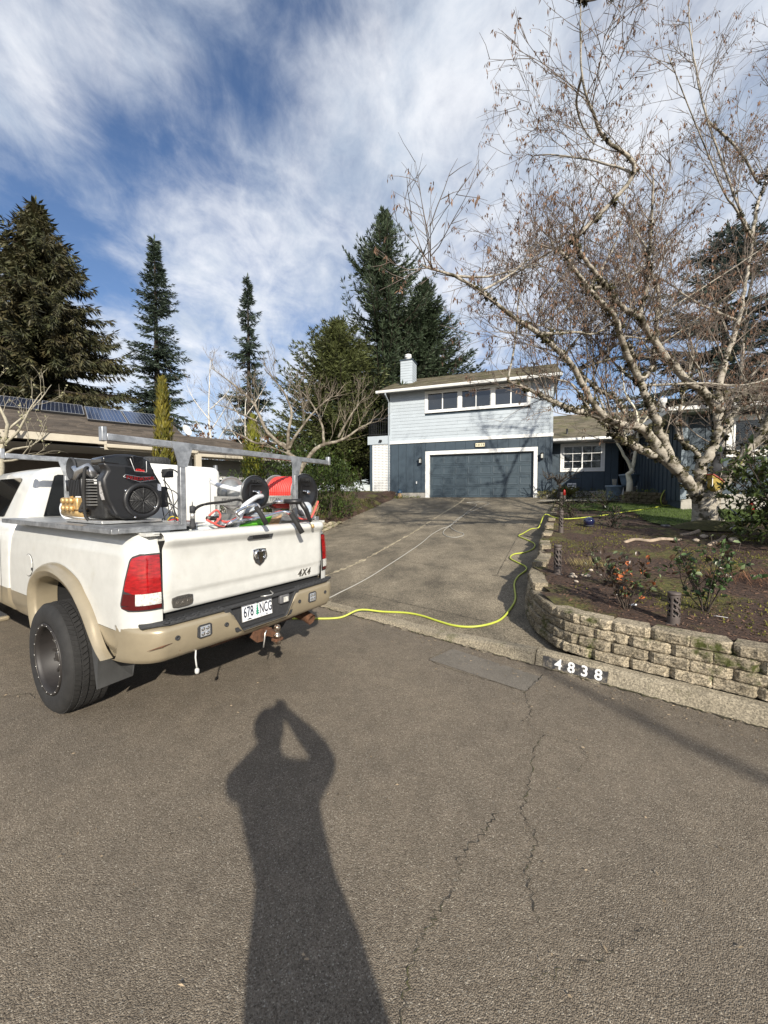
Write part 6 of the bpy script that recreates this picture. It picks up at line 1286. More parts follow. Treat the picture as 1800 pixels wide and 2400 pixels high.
def big_birch():
    r = random.Random(12); base = Vector((7.38, 8.75, 1.02)); t = thing('birch_tree', 'big multi-stemmed white birch with mossy limbs and dry seed clusters in the front bed', 'tree', base)
    wood = MB(); twig = MB(); seeds = MB(); moss = MB(); ends = []; sh = lambda pts: [Vector(p) - base for p in pts]
    tr = MB(); tr.tube(spline([(-.02, 0, -.1), (-.02, 0, .12), (-.04, 0, .38), (-.07, 0, .62), (-.12, .0, .86)], 4), [.36, .33, .305, .29, .28, .27, .265, .26, .255, .25, .25, .245, .24, .235, .23, .22, .20], 16)
    tr.tube(spline([(.02, .05, .1), (.03, .03, .45), (.07, .04, .80)], 4), [.24, .235, .23, .23, .225, .22, .21, .20, .18], 14)
    for k in range(7): a = R(k * 52 + 10); tr.tube([(.16 * math.cos(a), .16 * math.sin(a), .14), (.30 * math.cos(a), .30 * math.sin(a), .0), (.42 * math.cos(a), .42 * math.sin(a), -.09)], [.14, .08, .03], 8)
    tr.build('trunk', M_BIRCH, t)
    cfg = [dict(per=3.0, len=1.7, seg=.2, fwd=.8, out=.7, up=.35, wob=.13, trop=.05, r=.0145, sides=4), dict(per=4.6, len=.9, seg=.17, fwd=.75, out=.7, up=.2, wob=.15, trop=.03, r=.0075, sides=3), dict(per=4.6, len=.42, seg=.12, fwd=.7, out=.8, up=.05, wob=.2, trop=-.01, r=.0036, sides=3)]
    # secondary limbs fanning out from the main stems through the whole crown
    extra = []
    for k in range(30):
        pl, a0, a1 = LIMBS[r.randrange(len(LIMBS))]
        i = r.randrange(len(pl) // 2, len(pl)); p0 = Vector(pl[i])
        if p0.z < 2.8: continue
        az = r.uniform(0, 6.283); rr_ = r.random() ** .5; tgt = Vector((6.9 + 4.3 * rr_ * math.cos(az), 9.0 + 3.3 * rr_ * math.sin(az), r.uniform(5.0, 12.5) - 1.5 * rr_))
        d = tgt - p0
        if d.z < .4 or d.length < 1.2: continue
        d = d * min(1, 4.2 / d.length); mid = p0 + d * .5 + Vector((0, 0, -.25)) + rv(r, .3); extra.append(([tuple(p0), tuple(p0.lerp(mid, .5) + rv(r, .08)), tuple(mid), tuple(p0 + d)], .036, .011))
    for k in range(17):         # fuller towards the drive side
        pl, a0, a1 = LIMBS[r.choice((1, 4, 5, 7, 9, 12, 3, 19))]; p0 = Vector(pl[r.randrange(1, len(pl))])
        q = rv(r)
        while q.length > 1: q = rv(r)
        tgt = Vector((4.2 + 2.8 * q.x, 7.9 + 2.2 * q.y, 7.0 + 4.0 * q.z)); d = tgt - p0
        if d.z < .1 or d.length < .8: continue
        d = d * min(1, 3.0 / d.length); mid = p0 + d * .5 + rv(r, .25); extra.append(([tuple(p0), tuple(p0.lerp(mid, .5) + rv(r, .08)), tuple(mid), tuple(mid + d * .25 + rv(r, .1)), tuple(p0 + d)], .024, .009))
    for pts, r0, r1 in LIMBS + extra:
        q = spline(sh(pts), 5); n = len(q); wob = [p + rv(r, min(.03, r1 * .5)) for p in q]; wob[0] = q[0]
        r0 *= .84; r1 *= .66; rad = [r0 + (r1 - r0) * (i / (n - 1)) ** .85 for i in range(n)]; lb = MB(); lb.tube(wob, rad, 10); lb.build('limb', M_BIRCH, t)
        branchlets(r, wood, twig, ends, wob[(n // 3 if r0 > .12 else n // 8):], r1, 0, cfg)
        for i in range(n):      # moss cushions on the upper side of the lower limbs
            if rad[i] > .022 and r.random() < .8:
                for k in range(r.randint(1, 4)):
                    c = wob[i] + rv(r, rad[i] * .9) + Vector((0, 0, rad[i] * r.uniform(-.2, .8))); s = r.uniform(.02, .06) + rad[i] * .28
                    for j in range(16):
                        d = rv(r).normalized(); card(moss, c + d * s * .3, (d + Vector((0, 0, -.2))).normalized(), d.orthogonal().normalized(), s * 1.1, s * .45)
    tag(wood.build('branches', M_BIRCH2, t), kind='stuff'); tag(twig.build('twigs', M_TWIG, t), kind='stuff')
    for (p, d) in ends:
        if r.random() > .30: continue
        for k in range(r.randint(3, 7)):
            dd = (Vector((0, 0, -1)) + rv(r, .55)).normalized(); q = p + rv(r, .03); card(seeds, q, dd, dd.cross(rv(r)).normalized(), r.uniform(.05, .10), r.uniform(.006, .014))
    tag(seeds.build('seed_clusters', M_SAM, t), kind='stuff'); tag(moss.build('moss', M_MOSS, t), kind='stuff'); print('birch ends', len(ends), len(twig.f), len(wood.f)); return t
big_birch()
def bare_tree(name, label, base, limbs, m, mtw, seed, cfg, buds=None, bud_p=.0, lichen=None):
    r = random.Random(seed); base = Vector(base); t = thing(name, label, 'tree', base); wood = MB(); twig = MB(); ends = []
    for i, (pts, r0, r1) in enumerate(limbs):
        q = spline([Vector(p) - base for p in pts], 4); n = len(q); q = [q[0]] + [p + rv(r, r1 * .8) for p in q[1:]]; r0 *= (.9 if i == 0 else .72); r1 *= .6; o = MB().tube(q, [r0 + (r1 - r0) * k / (n - 1) for k in range(n)], 9).build('trunk' if i == 0 else 'limb', m, t); branchlets(r, wood, twig, ends, q[n // 4:] if i else q[-3:], r1, 0, cfg)
    tag(wood.build('branches', m, t), kind='stuff'); tag(twig.build('twigs', mtw, t), kind='stuff')
    if buds:
        b = MB()
        for p, d in ends:
            if r.random() < bud_p:
                for k in range(3): dd = (rv(r) + d).normalized(); card(b, p, dd, dd.orthogonal().normalized(), r.uniform(.02, .06), .012)
        tag(b.build('lichen', buds, t), kind='stuff')
    return t
M_GREYB = mat('grey lichen bark', (.27, .24, .19), .85, var=.35, vscale=14, col2=(.11, .09, .065), c2scale=6, c2lo=.42, c2hi=.58); M_TWG2 = mat('grey twig', (.20, .165, .125), .85, island=.4)
PC = [dict(per=4.2, len=1.05, seg=.18, fwd=.8, out=.6, up=.35, wob=.18, trop=.05, r=.02, sides=5), dict(per=5.4, len=.6, seg=.14, fwd=.8, out=.6, up=.35, wob=.2, trop=.06, r=.009, sides=4), dict(per=5.5, len=.3, seg=.12, fwd=.8, out=.6, up=.3, wob=.2, trop=.05, r=.004, sides=3)]
def dj(pts, seed):        # give limbs traced in elevation some depth
    r = random.Random(seed); k = r.uniform(-.9, .9); return [(x, y + k * i / max(1, len(pts) - 1), z) for i, (x, y, z) in enumerate(pts)]
PR = [([(-2.45, 11, .7), (-2.52, 11, 1.5), (-2.5, 11.0, 2.2), (-2.5, 11.0, 2.6), (-2.74, 11.0, 3.07)], .15, .10), ([(-2.5, 11, 2.3), (-2.26, 11.0, 2.69), (-1.82, 11.0, 3.17), (-1.24, 11.0, 3.31), (-.71, 11.0, 3.65), (-.37, 11.0, 3.84)], .11, .02), (dj([(-2.74, 11.0, 3.07), (-3.27, 11.0, 3.55), (-3.55, 11.0, 4.22), (-3.88, 11.0, 4.6), (-4.59, 11.0, 5.13)], 1), .085, .015), (dj([(-2.74, 11.0, 3.07), (-2.98, 11.0, 3.27), (-3.75, 11.0, 3.31), (-4.37, 11.0, 3.6), (-4.95, 11.0, 3.79)], 2), .08, .015), (dj([(-2.74, 11.0, 3.07), (-2.69, 11.0, 3.51), (-2.58, 11.0, 4.13), (-2.87, 11.0, 4.75), (-3.25, 11.0, 5.18)], 3), .08, .015), (dj([(-2.74, 11.0, 3.07), (-2.4, 11.0, 3.55), (-1.91, 11.0, 4.08), (-1.38, 11.0, 4.46)], 4), .07, .015), (dj([(-1.72, 11.0, 3.22), (-1.77, 11.0, 3.75), (-2.05, 11.0, 4.37), (-2.43, 11.0, 4.8)], 5), .06, .015), (dj([(-3.4, 11, 3.8), (-3.9, 11, 4.0), (-4.5, 11, 4.3), (-5.1, 11, 4.5)], 6), .05, .012), (dj([(-1.3, 11, 3.4), (-1.0, 11, 3.9), (-.7, 11, 4.3), (-.5, 11, 4.5)], 7), .05, .012)]
bare_tree('pruned_tree', 'pale bare pruned tree spreading above the hose reels', (-2.45, 11, .7), PR, M_GREYB, M_TWG2, 41, PC)
LT = [([(-8.5, 8.5, .3), (-8.42, 8.5, 1.6), (-8.41, 8.5, 2.9)], .11, .07), (dj([(-8.41, 8.5, 2.9), (-8.25, 8.5, 3.3), (-8.45, 8.5, 3.9), (-8.35, 8.5, 4.6)], 11), .06, .012), (dj([(-8.41, 8.5, 2.8), (-8.0, 8.5, 3.2), (-7.7, 8.5, 3.7), (-7.45, 8.5, 4.0)], 12), .045, .01), (dj([(-8.41, 8.5, 2.6), (-8.0, 8.5, 2.75), (-7.5, 8.5, 2.8), (-7.0, 8.5, 3.05)], 13), .045, .01), (dj([(-8.41, 8.5, 2.5), (-7.9, 8.5, 2.5), (-7.5, 8.5, 2.6), (-7.1, 8.5, 2.85)], 14), .04, .01), (dj([(-8.25, 8.5, 3.2), (-8.05, 8.5, 3.8), (-8.0, 8.5, 4.4)], 15), .035, .01), (dj([(-8.41, 8.5, 2.9), (-8.9, 8.5, 3.6), (-9.1, 8.5, 4.4)], 16), .05, .012)]
bare_tree('lichen_tree', 'pale lichen-covered bare tree in front of the bungalow porch', (-8.5, 8.5, .3), LT, mat('yellow lichen bark', (.34, .31, .235), .9, var=.3, vscale=14), mat('lichen twig', (.27, .24, .18), .9, island=.4), 42, [dict(per=2.6, len=.8, seg=.16, fwd=.8, out=.6, up=.3, wob=.25, trop=.05, r=.014, sides=5), dict(per=4.0, len=.42, seg=.12, fwd=.8, out=.6, up=.3, wob=.25, trop=.06, r=.006, sides=4), dict(per=4.5, len=.2, seg=.1, fwd=.8, out=.6, up=.3, wob=.25, trop=.05, r=.0035, sides=3)], mat('lichen tufts', (.30, .29, .17), .9), .5)
SB = [([(9.22, 14.4, 1.45), (9.2, 14.4, 2.15), (9.27, 14.4, 2.8)], .155, .125), ([(9.27, 14.4, 2.75), (8.96, 14.4, 3.28), (8.63, 14.4, 3.82), (8.4, 14.4, 4.29), (8.2, 14.5, 5.2)], .085, .025), ([(9.27, 14.4, 2.75), (9.39, 14.4, 3.39), (9.53, 14.5, 4.03), (9.51, 14.6, 4.93), (9.12, 14.7, 5.73), (9.0, 14.7, 6.6)], .10, .02), ([(9.41, 14.4, 3.44), (9.16, 14.4, 3.76), (8.83, 14.3, 4.24), (8.55, 14.2, 4.99), (8.4, 14.2, 5.8)], .06, .015), ([(9.5, 14.5, 4.2), (9.9, 14.3, 5.0), (10.0, 14.3, 6.0)], .045, .012)]
bare_tree('young_birch', 'smaller forked white birch growing by the front entry', (9.22, 14.4, 1.45), SB, mat('young birch bark', (.60, .56, .44), .8, var=.15, vscale=8, col2=(.16, .12, .09), c2scale=14, c2lo=.66, c2hi=.70), M_TWIG, 43, [dict(per=2.6, len=1.1, seg=.2, fwd=.8, out=.6, up=.3, wob=.15, trop=.06, r=.016, sides=4), dict(per=4, len=.6, seg=.16, fwd=.8, out=.6, up=.2, wob=.16, trop=.04, r=.007, sides=3), dict(per=4, len=.3, seg=.15, fwd=.8, out=.6, up=.1, wob=.2, trop=.0, r=.0045, sides=3)], M_SAM, .25)
for i, (x, y, hh, lab) in enumerate(((-11.2, 25, 10.5, 'tall slender bare birch beyond the bungalow'), (-9.6, 27, 9.0, 'shorter bare birch beside the brown-leaved trees'))):
    r = random.Random(60 + i); lim = [([(x, y, .8), (x + .1, y, 4), (x - .1, y, 7), (x + .05, y, hh)], .14, .02)] + [([(x, y, z), (x + sx * .9, y + r.uniform(-.8, .8), z + 1.3), (x + sx * 1.5, y, z + 2.4)], .05, .012) for z, sx in ((3, 1), (3.5, -1), (4.5, 1), (5, -1), (6, 1), (6.6, -1), (7.4, 1), (2.4, -1))]
    bare_tree('distant_birch', lab, (x, y, .8), lim, mat('far birch bark', (.55, .52, .46), .8, var=.2, vscale=5), mat('far twig', (.22, .18, .15), .9, island=.3), 70 + i, [dict(per=2.6, len=1.5, seg=.3, fwd=.8, out=.6, up=.3, wob=.15, trop=.06, r=.02, sides=3), dict(per=3.4, len=.9, seg=.3, fwd=.8, out=.6, up=.2, wob=.16, trop=.04, r=.010, sides=3), dict(per=3.0, len=.5, seg=.25, fwd=.8, out=.6, up=.1, wob=.2, trop=.0, r=.007, sides=3)])

ST = [([(7.6, -13.6, 0), (7.5, -13.4, 2.5), (7.2, -13.1, 5.2), (7.0, -12.6, 6.6)], .22, .13), ([(7.0, -12.6, 6.5), (6.4, -11.6, 6.9), (5.8, -10.7, 7.1), (5.2, -9.5, 7.15), (4.9, -8.8, 7.2)], .11, .05), ([(7.1, -12.9, 5.8), (6.9, -11.6, 6.3), (6.4, -10.6, 6.5), (6.0, -9.8, 6.6)], .09, .04), ([(7.0, -12.6, 6.5), (7.8, -12.9, 8.0), (8.4, -13, 9.6)], .12, .03)]
bare_tree('street_tree', 'leafless street tree across the road behind the photographer', (7.6, -13.6, 0), ST, M_GREYB, M_TWG2, 77, [dict(per=1.2, len=1.0, seg=.25, fwd=.8, out=.6, up=.3, wob=.15, trop=.05, r=.02, sides=4), dict(per=2, len=.6, seg=.2, fwd=.8, out=.6, up=.3, wob=.15, trop=.05, r=.008, sides=3)])
# ---- shrubs
def leaf_mesh(name, m, L=.09, W=.032, fold=.25):
    h = W * fold; return MB().add([(0, 0, 0), (L * .35, W * .5, h), (L * .75, W * .42, h), (L, 0, 0), (L * .75, -W * .42, h), (L * .35, -W * .5, h), (L * .5, 0, -.15 * W)], [(0, 6, 1), (1, 6, 2), (2, 6, 3), (3, 6, 4), (4, 6, 5), (5, 6, 0)], True).mesh(name, m)
def add_leaf(mb, p, d, nrm, L, W):
    s = d.cross(nrm); s = s.normalized() if s.length > 1e-4 else Vector((1, 0, 0)); n = s.cross(d); mb.v += [tuple(q) for q in (p, p + d * L * .4 + s * W * .5 + n * W * .12, p + d * L, p + d * L * .4 - s * W * .5 + n * W * .12)]; o = len(mb.v) - 4; mb.f += [(o, o + 1, o + 2), (o, o + 2, o + 3)]; mb.sm += [False, False]
def shrub(name, label, base, blobs, n, L, W, m, seed, stems=9, up=.2, cat='shrub', group=None, stem_m=None, droop=0):
    """blobs: (dx,dy,dz, rx,ry,rz) ellipsoids relative to base; leaves fill their outer shells in rosettes"""
    r = random.Random(seed); b = Vector(base); t = thing(name, label, cat, b, 0, group); f = MB(); st = MB(); vol = [q[3] * q[4] * q[5] for q in blobs]; tot = sum(vol)
    for q, v in zip(blobs, vol):
        c = Vector(q[:3]); rad = Vector(q[3:])
        for i in range(int(n * v / tot / 5) + 1):
            d = rv(r)
            while d.length > 1 or d.length < .05: d = rv(r)
            d.normalize(); k = r.random() ** .4; k *= .82 + .25 * mnoise.noise(Vector((d.x * 2.2 + seed, d.y * 2.2, d.z * 2.2))) + .12; p = c + Vector((d.x * rad.x, d.y * rad.y, d.z * rad.z)) * k
            if p.z < .02: continue
            for j in range(5):
                dd = (d * .5 + rv(r, .9) + Vector((0, 0, up - droop * r.random()))).normalized(); add_leaf(f, p + rv(r, L * .25), dd, (Vector((0, 0, 1)) + rv(r, .5)).normalized(), L * r.uniform(.6, 1.25), W * r.uniform(.7, 1.2))
        for i in range(stems):
            d = rv(r).normalized(); tip = c + Vector((d.x * rad.x, d.y * rad.y, abs(d.z) * rad.z)) * .85; st.tube(spline([(r.uniform(-.08, .08) + c.x * .3, r.uniform(-.08, .08) + c.y * .3, 0), c * .6 + rv(r, .06), tip], 4), .009, 4, cap=False)
    st.build('stems', stem_m or M_BARK, t); tag(f.build('foliage', m, t), kind='stuff'); return t
M_RHOD = leafm('rhododendron leaves', (.058, .080, .022), isl=.6, rough=.35); M_JUNI = leafm('juniper', (.075, .095, .025), isl=.5, col2=(.10, .075, .025), c2scale=2); M_CAME = leafm('camellia leaves', (.05, .075, .018), isl=.7, rough=.3); M_AZAL = leafm('azalea leaves', (.055, .068, .022), isl=.6); M_DKSH = leafm('dark glossy leaves', (.022, .034, .018), isl=.6, rough=.3); M_BRN = leafm('dead brown leaves', (.16, .085, .04), isl=.5); M_IVY = leafm('bright ground cover', (.16, .19, .025), isl=.5); M_YEL = leafm('variegated leaves', (.30, .28, .09), isl=.5)
def bz_(x, y): return zbank(x, y)
shrub('rhododendron_hedge', 'large glossy evergreen hedge behind the red hose reel', (-2.1, 13.2, bz_(-2.1, 13.2)), [(-2.2, .6, 1.2, 1.3, 1.0, 1.4), (-.7, 0, 1.15, 1.2, .9, 1.35), (.45, .2, 1.05, .85, .8, 1.15), (.5, 1.0, 1.0, .8, .8, 1.1), (-1.4, 1.4, 1.9, 1.3, .9, 1.3), (-.2, 1.6, 1.6, 1.1, .9, 1.1)], 12000, .12, .038, M_CAME, 81, 5)
shrub('evergreen_bush', 'dark evergreen bush in front of the bungalow garage wall', (-5.2, 12.6, .7), [(0, 0, .9, .8, .7, .9)], 1300, .11, .045, M_CAME, 82, 6)
shrub('brown_hedge', 'brown-leaved beech trees beyond the bungalow roof', (-9.0, 22.5, .8), [(-1.6, 0, 3.0, 1.4, 1.2, 2.4), (.6, .5, 2.6, 1.6, 1.2, 2.2), (2.6, .5, 2.6, 1.6, 1.2, 2.3)], 5200, .22, .10, M_BRN, 83, 24, cat='trees')
shrub('dark_bush', 'dark shrub mass filling the gap beside the lattice porch', (.2, 21.5, 1.5), [(-2.2, 0, 1.0, 1.0, .8, 1.2), (-3.4, -.5, 1.6, 1.8, 1.0, 1.8), (-6, -.5, 1.6, 2.2, 1.0, 1.9)], 4200, .2, .08, M_CAME, 84, 4)
# low juniper along the left of the drive
jx = [(-2.05, 12.9), (-1.75, 13.7), (-1.45, 14.5), (-1.15, 15.3), (-.85, 16.1), (-.5, 17.0), (-2.6, 13.6), (-2.2, 14.6), (-1.9, 15.6), (-1.4, 16.6)]
shrub('juniper_hedge', 'low spreading juniper along the left edge of the driveway', (-1.4, 14.8, bz_(-1.4, 14.8) - .1), [(x + 1.4 - .35, y - 14.8, zbank(x, y) - zbank(-1.4, 14.8) + .12, .62, .75, .42) for x, y in jx], 9000, .10, .022, M_JUNI, 85, 2, up=.5)
shrub('twiggy_bush', 'leafless pale twiggy bush at the corner of the drive', (-2.25, 12.0, bz_(-2.25, 12.0)), [(0, 0, .6, .3, .3, .5)], 60, .06, .03, M_BRN, 86, 60, stem_m=mat('straw stems', (.36, .26, .15), .9))
# dry stones edging the left bank
stw = thing('stone_edging', 'low dry-stone edging at the left side of the driveway', 'stone wall', (-2.3, 11.2, zdrive(-2.3, 11.2)))
def rock_mesh(seed, m):
    bm = bmesh.new(); bmesh.ops.create_icosphere(bm, subdivisions=2, radius=.5); r = random.Random(seed)
    for v in bm.verts: v.co *= 1 + .28 * mnoise.noise(v.co * 2.2 + Vector((seed * 3.1, 0, 0))); v.co.z *= .62; v.co.x *= 1.15; v.co.y *= .9
    me = bpy.data.meshes.new('stone'); bm.to_mesh(me); bm.free(); me.materials.append(m); return me
M_STONE = mat('tan field stone', (.34, .29, .21), .9, var=.25, vscale=8, bump=.5, bscale=40, objrand=.25, col2=(.20, .19, .10), c2scale=6); RK = [rock_mesh(i, M_STONE) for i in range(5)]
r = random.Random(9); LP_ = spline([(x, y, 0) for x, y in LEFT[2:7]], 30)
for row in range(3):
    k = row
    while k < len(LP_) - 1:
        p = LP_[k]; d = (LP_[min(k + 1, len(LP_) - 1)] - LP_[max(0, k - 1)]).normalized(); z = zdrive(p.x, p.y) + .04 + row * .085
        if p.y < 13.6 - row * .5: obj('stone', RK[r.randrange(5)], stw, Vector((p.x - .06 * row + r.uniform(-.02, .02), p.y + .02 * row, z)) - stw.location, (r.uniform(-.2, .2), r.uniform(-.2, .2), math.atan2(d.y, d.x) + r.uniform(-.2, .2)), (r.uniform(.20, .34), r.uniform(.16, .24), r.uniform(.13, .18)))
        k += r.randint(2, 3)
# ---- plants with leaves one can pick apart
def leafy(name, label, base, h, spread, nst, nleaf, L, W, mats, seed, cat='shrub', stemr=.006, lo=.3, stem_m=None, bare=0):
    r = random.Random(seed); b = Vector(base); t = thing(name, label, cat, b); st = MB(); spots = []
    for i in range(nst):
        a = r.uniform(0, 6.283); tip = Vector((math.cos(a) * spread * r.uniform(.3, 1), math.sin(a) * spread * r.uniform(.3, 1), h * r.uniform(.65, 1.05))); mid = tip * .5 + rv(r, .05); path = spline([(r.uniform(-.03, .03), r.uniform(-.03, .03), -.02), mid, tip], 6); st.tube(path, [stemr * (1 - .6 * k / (len(path) - 1)) for k in range(len(path))], 5, cap=False)
        for k in range(4):
            p, d = at_path(path, r.uniform(.35, .95)); q = [p, p + (d * .5 + rv(r, .8)).normalized() * h * .14, p + (d * .7 + rv(r, .9)).normalized() * h * .25]; st.tube(q, stemr * .5, 4, cap=False); spots += [(q[-1], d), (q[1], d)]
        for k in range(8): spots.append(at_path(path, r.uniform(lo, 1)))
    st.build('stems', stem_m or M_BARK, t); ms = [leaf_mesh('leaf', m, L, W) for m in mats]
    for i in range(nleaf):
        p, d = spots[r.randrange(len(spots))]; o = obj('leaf', ms[min(len(ms) - 1, int(r.random() ** 1.3 * len(ms)))], t, p + rv(r, .015)); dd = (d * .3 + rv(r, 1) + Vector((0, 0, .15))).normalized(); o.rotation_euler = dd.to_track_quat('X', 'Z').to_euler(); o.rotation_euler.x += r.uniform(-.8, .8); s = r.uniform(.6, 1.25); o.scale = (s, s, s)
    return t
def leaf2(name, c, **k): return mat(name, c, k.pop('rough', .35), objrand=.45, sub=.22, spec=.5, **k)
ML_G = leaf2('rose leaf green', (.075, .125, .045)); ML_G2 = leaf2('rose leaf pale', (.16, .20, .10)); ML_B = leaf2('rose leaf bronze', (.075, .048, .030)); ML_O = leaf2('rose leaf orange', (.50, .15, .05)); ML_K = leaf2('rhododendron leaf', (.055, .085, .026)); ML_K2 = leaf2('rhododendron leaf yellow', (.19, .19, .06))
leafy('rose_bush', 'bronze and green rose bush with orange leaves behind the wall corner', (2.5, 3.92, .55), .52, .36, 11, 170, .060, .040, [ML_B, ML_B, ML_G, ML_G2, ML_O], 91)
leafy('rose_bush', 'green leafy rose bush beside the dark carved bollard', (3.16, 3.74, .56), .72, .34, 11, 230, .062, .044, [ML_G, ML_G, ML_G2, ML_B], 92)
leafy('rose_bush', 'sparse brown rose canes with dry leaves further up the bed', (2.75, 4.75, .62), .50, .30, 8, 70, .05, .032, [ML_B, ML_B, ML_G2], 93)
rh = leafy('rhododendron', 'dense glossy rhododendron at the right end of the garden bed', (6.6, 6.2, .88), 1.50, 1.1, 24, 290, .15, .052, [ML_K, ML_K, ML_K, ML_K2], 94, stemr=.012, lo=.35)
r = random.Random(95); f = MB()
for q in ((0, 0, .75, 1.0, 1.0, .75), (.6, -.5, .85, .9, .9, .8), (.5, .6, .9, 1.0, 1.0, .9), (1.3, 0, 1.1, 1.0, 1.0, 1.0)):
    for i in range(330):
        d = rv(r).normalized(); p = Vector(q[:3]) + Vector((d.x * q[3], d.y * q[4], d.z * q[5])) * r.random() ** .35
        if p.z < .05: continue
        for j in range(6): dd = (rv(r, 1) + d * .3 + Vector((0, 0, .1))).normalized(); add_leaf(f, p, dd, (Vector((0, 0, 1)) + rv(r, .4)).normalized(), r.uniform(.10, .17), r.uniform(.035, .052))
tag(f.build('inner_foliage', M_RHOD, rh), kind='stuff')
shrub('azalea_bush', 'round dark azalea just beside the blue glass float', (5.42, 9.0, zbed(5.42, 9.0)), [(0, 0, .26, .42, .38, .30)], 420, .06, .022, M_DKSH, 96, 12)
shrub('azalea_bush', 'grey-green azalea behind the second bollard up the drive', (5.05, 10.35, zbed(5.05, 10.35)), [(0, 0, .34, .62, .5, .36)], 900, .06, .020, M_AZAL, 97, 16)
shrub('azalea_bush', 'wide twiggy azalea in front of the blue entry pot', (7.05, 12.3, zbed(7.05, 12.3)), [(0, 0, .32, .72, .5, .36)], 900, .065, .022, M_AZAL, 98, 16)
shrub('low_conifer', 'low spreading conifer below the blinds window', (8.5, 17.3, 1.68), [(-.3, 0, .15, .9, .6, .40), (.6, -.2, .12, .6, .5, .32)], 1900, .08, .02, M_JUNI, 99, 3, up=.5)
shrub('variegated_plants', 'yellow-edged plants at the foot of the garage corner', (7.15, 17.3, 1.66), [(0, 0, .14, .32, .3, .2), (.5, .1, .14, .3, .3, .22)], 380, .10, .03, M_YEL, 100, 3)
shrub('variegated_plants', 'pale ground cover by the striped garden ornament', hw(-1.3, -.35, -.05), [(0, 0, .06, .55, .18, .10), (.7, .05, .05, .4, .15, .08)], 420, .07, .025, M_IVY, 101, 2)
shrub('planter_groundcover', 'bright green ground cover spilling over the mossy planter', (9.85, 13.2, 1.80), [(-.55, .5, .02, .6, .5, .2), (.2, -.1, .02, .7, .5, .2), (.8, -.7, .0, .6, .5, .18)], 2200, .05, .022, M_IVY, 102, 3)
shrub('clipped_hedge', 'dark clipped hedge filling the planter front by the young birch', (9.55, 13.05, 1.38), [(-.45, .55, .22, .38, .3, .26), (.0, .15, .22, .42, .3, .25), (.35, -.2, .2, .35, .3, .24)], 1500, .05, .02, M_DKSH, 103, 3)
# gnarled pruned ornamental tree by the garage corner
GN = [([(7.6, 16.6, 1.55), (7.62, 16.6, 2.0), (7.55, 16.6, 2.35)], .09, .075)]
r = random.Random(55)
for k in range(13):
    a = k * 6.283 / 13 + r.uniform(-.2, .2); L = r.uniform(.5, .95); GN.append(([(7.55, 16.6, 2.3), (7.55 + .35 * L * math.cos(a), 16.6 + .3 * L * math.sin(a), 2.45 + r.uniform(0, .2)), (7.55 + .75 * L * math.cos(a), 16.6 + .6 * L * math.sin(a), 2.55 + r.uniform(-.1, .3)), (7.55 + 1.1 * L * math.cos(a), 16.6 + .9 * L * math.sin(a), 2.6 + r.uniform(-.2, .3))], .042, .014))
bare_tree('ornamental_tree', 'small gnarled dark pruned tree beside the garage door', (7.6, 16.6, 1.55), GN, mat('dark gnarled bark', (.055, .045, .035), .9, var=.4, vscale=15), M_TWIG, 44, [dict(per=5, len=.28, seg=.08, fwd=.6, out=.8, up=.2, wob=.3, trop=.0, r=.013, sides=5), dict(per=6, len=.12, seg=.06, fwd=.6, out=.8, up=.2, wob=.3, trop=.0, r=.006, sides=3)], M_MOSS, .5)
yu = thing('yucca', 'spiky yellow-green yucca behind the gnarled pruned tree', 'plant', (8.15, 17.0, 1.68)); yl = leaf_mesh('blade', leaf2('yucca blade', (.22, .22, .07)), .62, .045, .5)
for i in range(46): o = obj('blade', yl, yu, (0, 0, .12)); d = Vector((math.cos(i * 2.4), math.sin(i * 2.4), r.uniform(.1, 1.6))).normalized(); o.rotation_euler = d.to_track_quat('X', 'Z').to_euler(); s = r.uniform(.75, 1.1); o.scale = (s, s, s)
# dry grass tufts and bark chips
r = random.Random(66)
def tuft(name, label, x, y, n, h, m, spread):
    mb = MB(); z = zbed(x, y)
    for i in range(n): a = r.uniform(0, 6.283); q = Vector((x + r.gauss(0, spread), y + r.gauss(0, spread), z)); d = Vector((math.cos(a) * .7, math.sin(a) * .7, 1)).normalized(); card(mb, q, d, d.orthogonal().normalized(), h * r.uniform(.5, 1.2), .003)
    tag(mb.build(name, m), label, 'grass', kind='stuff')
M_STRAW = leafm('straw grass', (.33, .27, .12)); tuft('dry_grass', 'small tuft of pale dry grass in the mossy bed', 3.0, 5.6, 220, .16, M_STRAW, .14); tuft('dry_grass', 'rusty dry grass patch at the right end of the bed', 4.55, 4.6, 700, .16, leafm('rusty grass', (.34, .17, .09)), .28)
ch = MB()
for i in range(15000):
    x = 1.8 + 7.2 * r.random() ** 1.4; y = 2.9 + 6.6 * r.random() ** 1.4
    if seg_side(WALL, x, y) < .26 or in_poly(x, y, LAWNS): continue
    z = zbed(x, y) + .004; a = r.uniform(0, 6.283); l = r.uniform(.006, .026); w = r.uniform(.002, .008); d = Vector((math.cos(a), math.sin(a), r.uniform(-.2, .3))); s = Vector((-math.sin(a), math.cos(a), r.uniform(-.3, .3))); p = Vector((x, y, z)); ch.add([p - d * l - s * w, p + d * l - s * w, p + d * l + s * w, p - d * l + s * w], [(0, 1, 2, 3)])
tag(ch.build('bark_chips', mat('bark chip', (.12, .068, .042), .95, island=.85)), 'brown bark chips strewn over the garden bed', 'mulch', kind='stuff')
mo = MB()
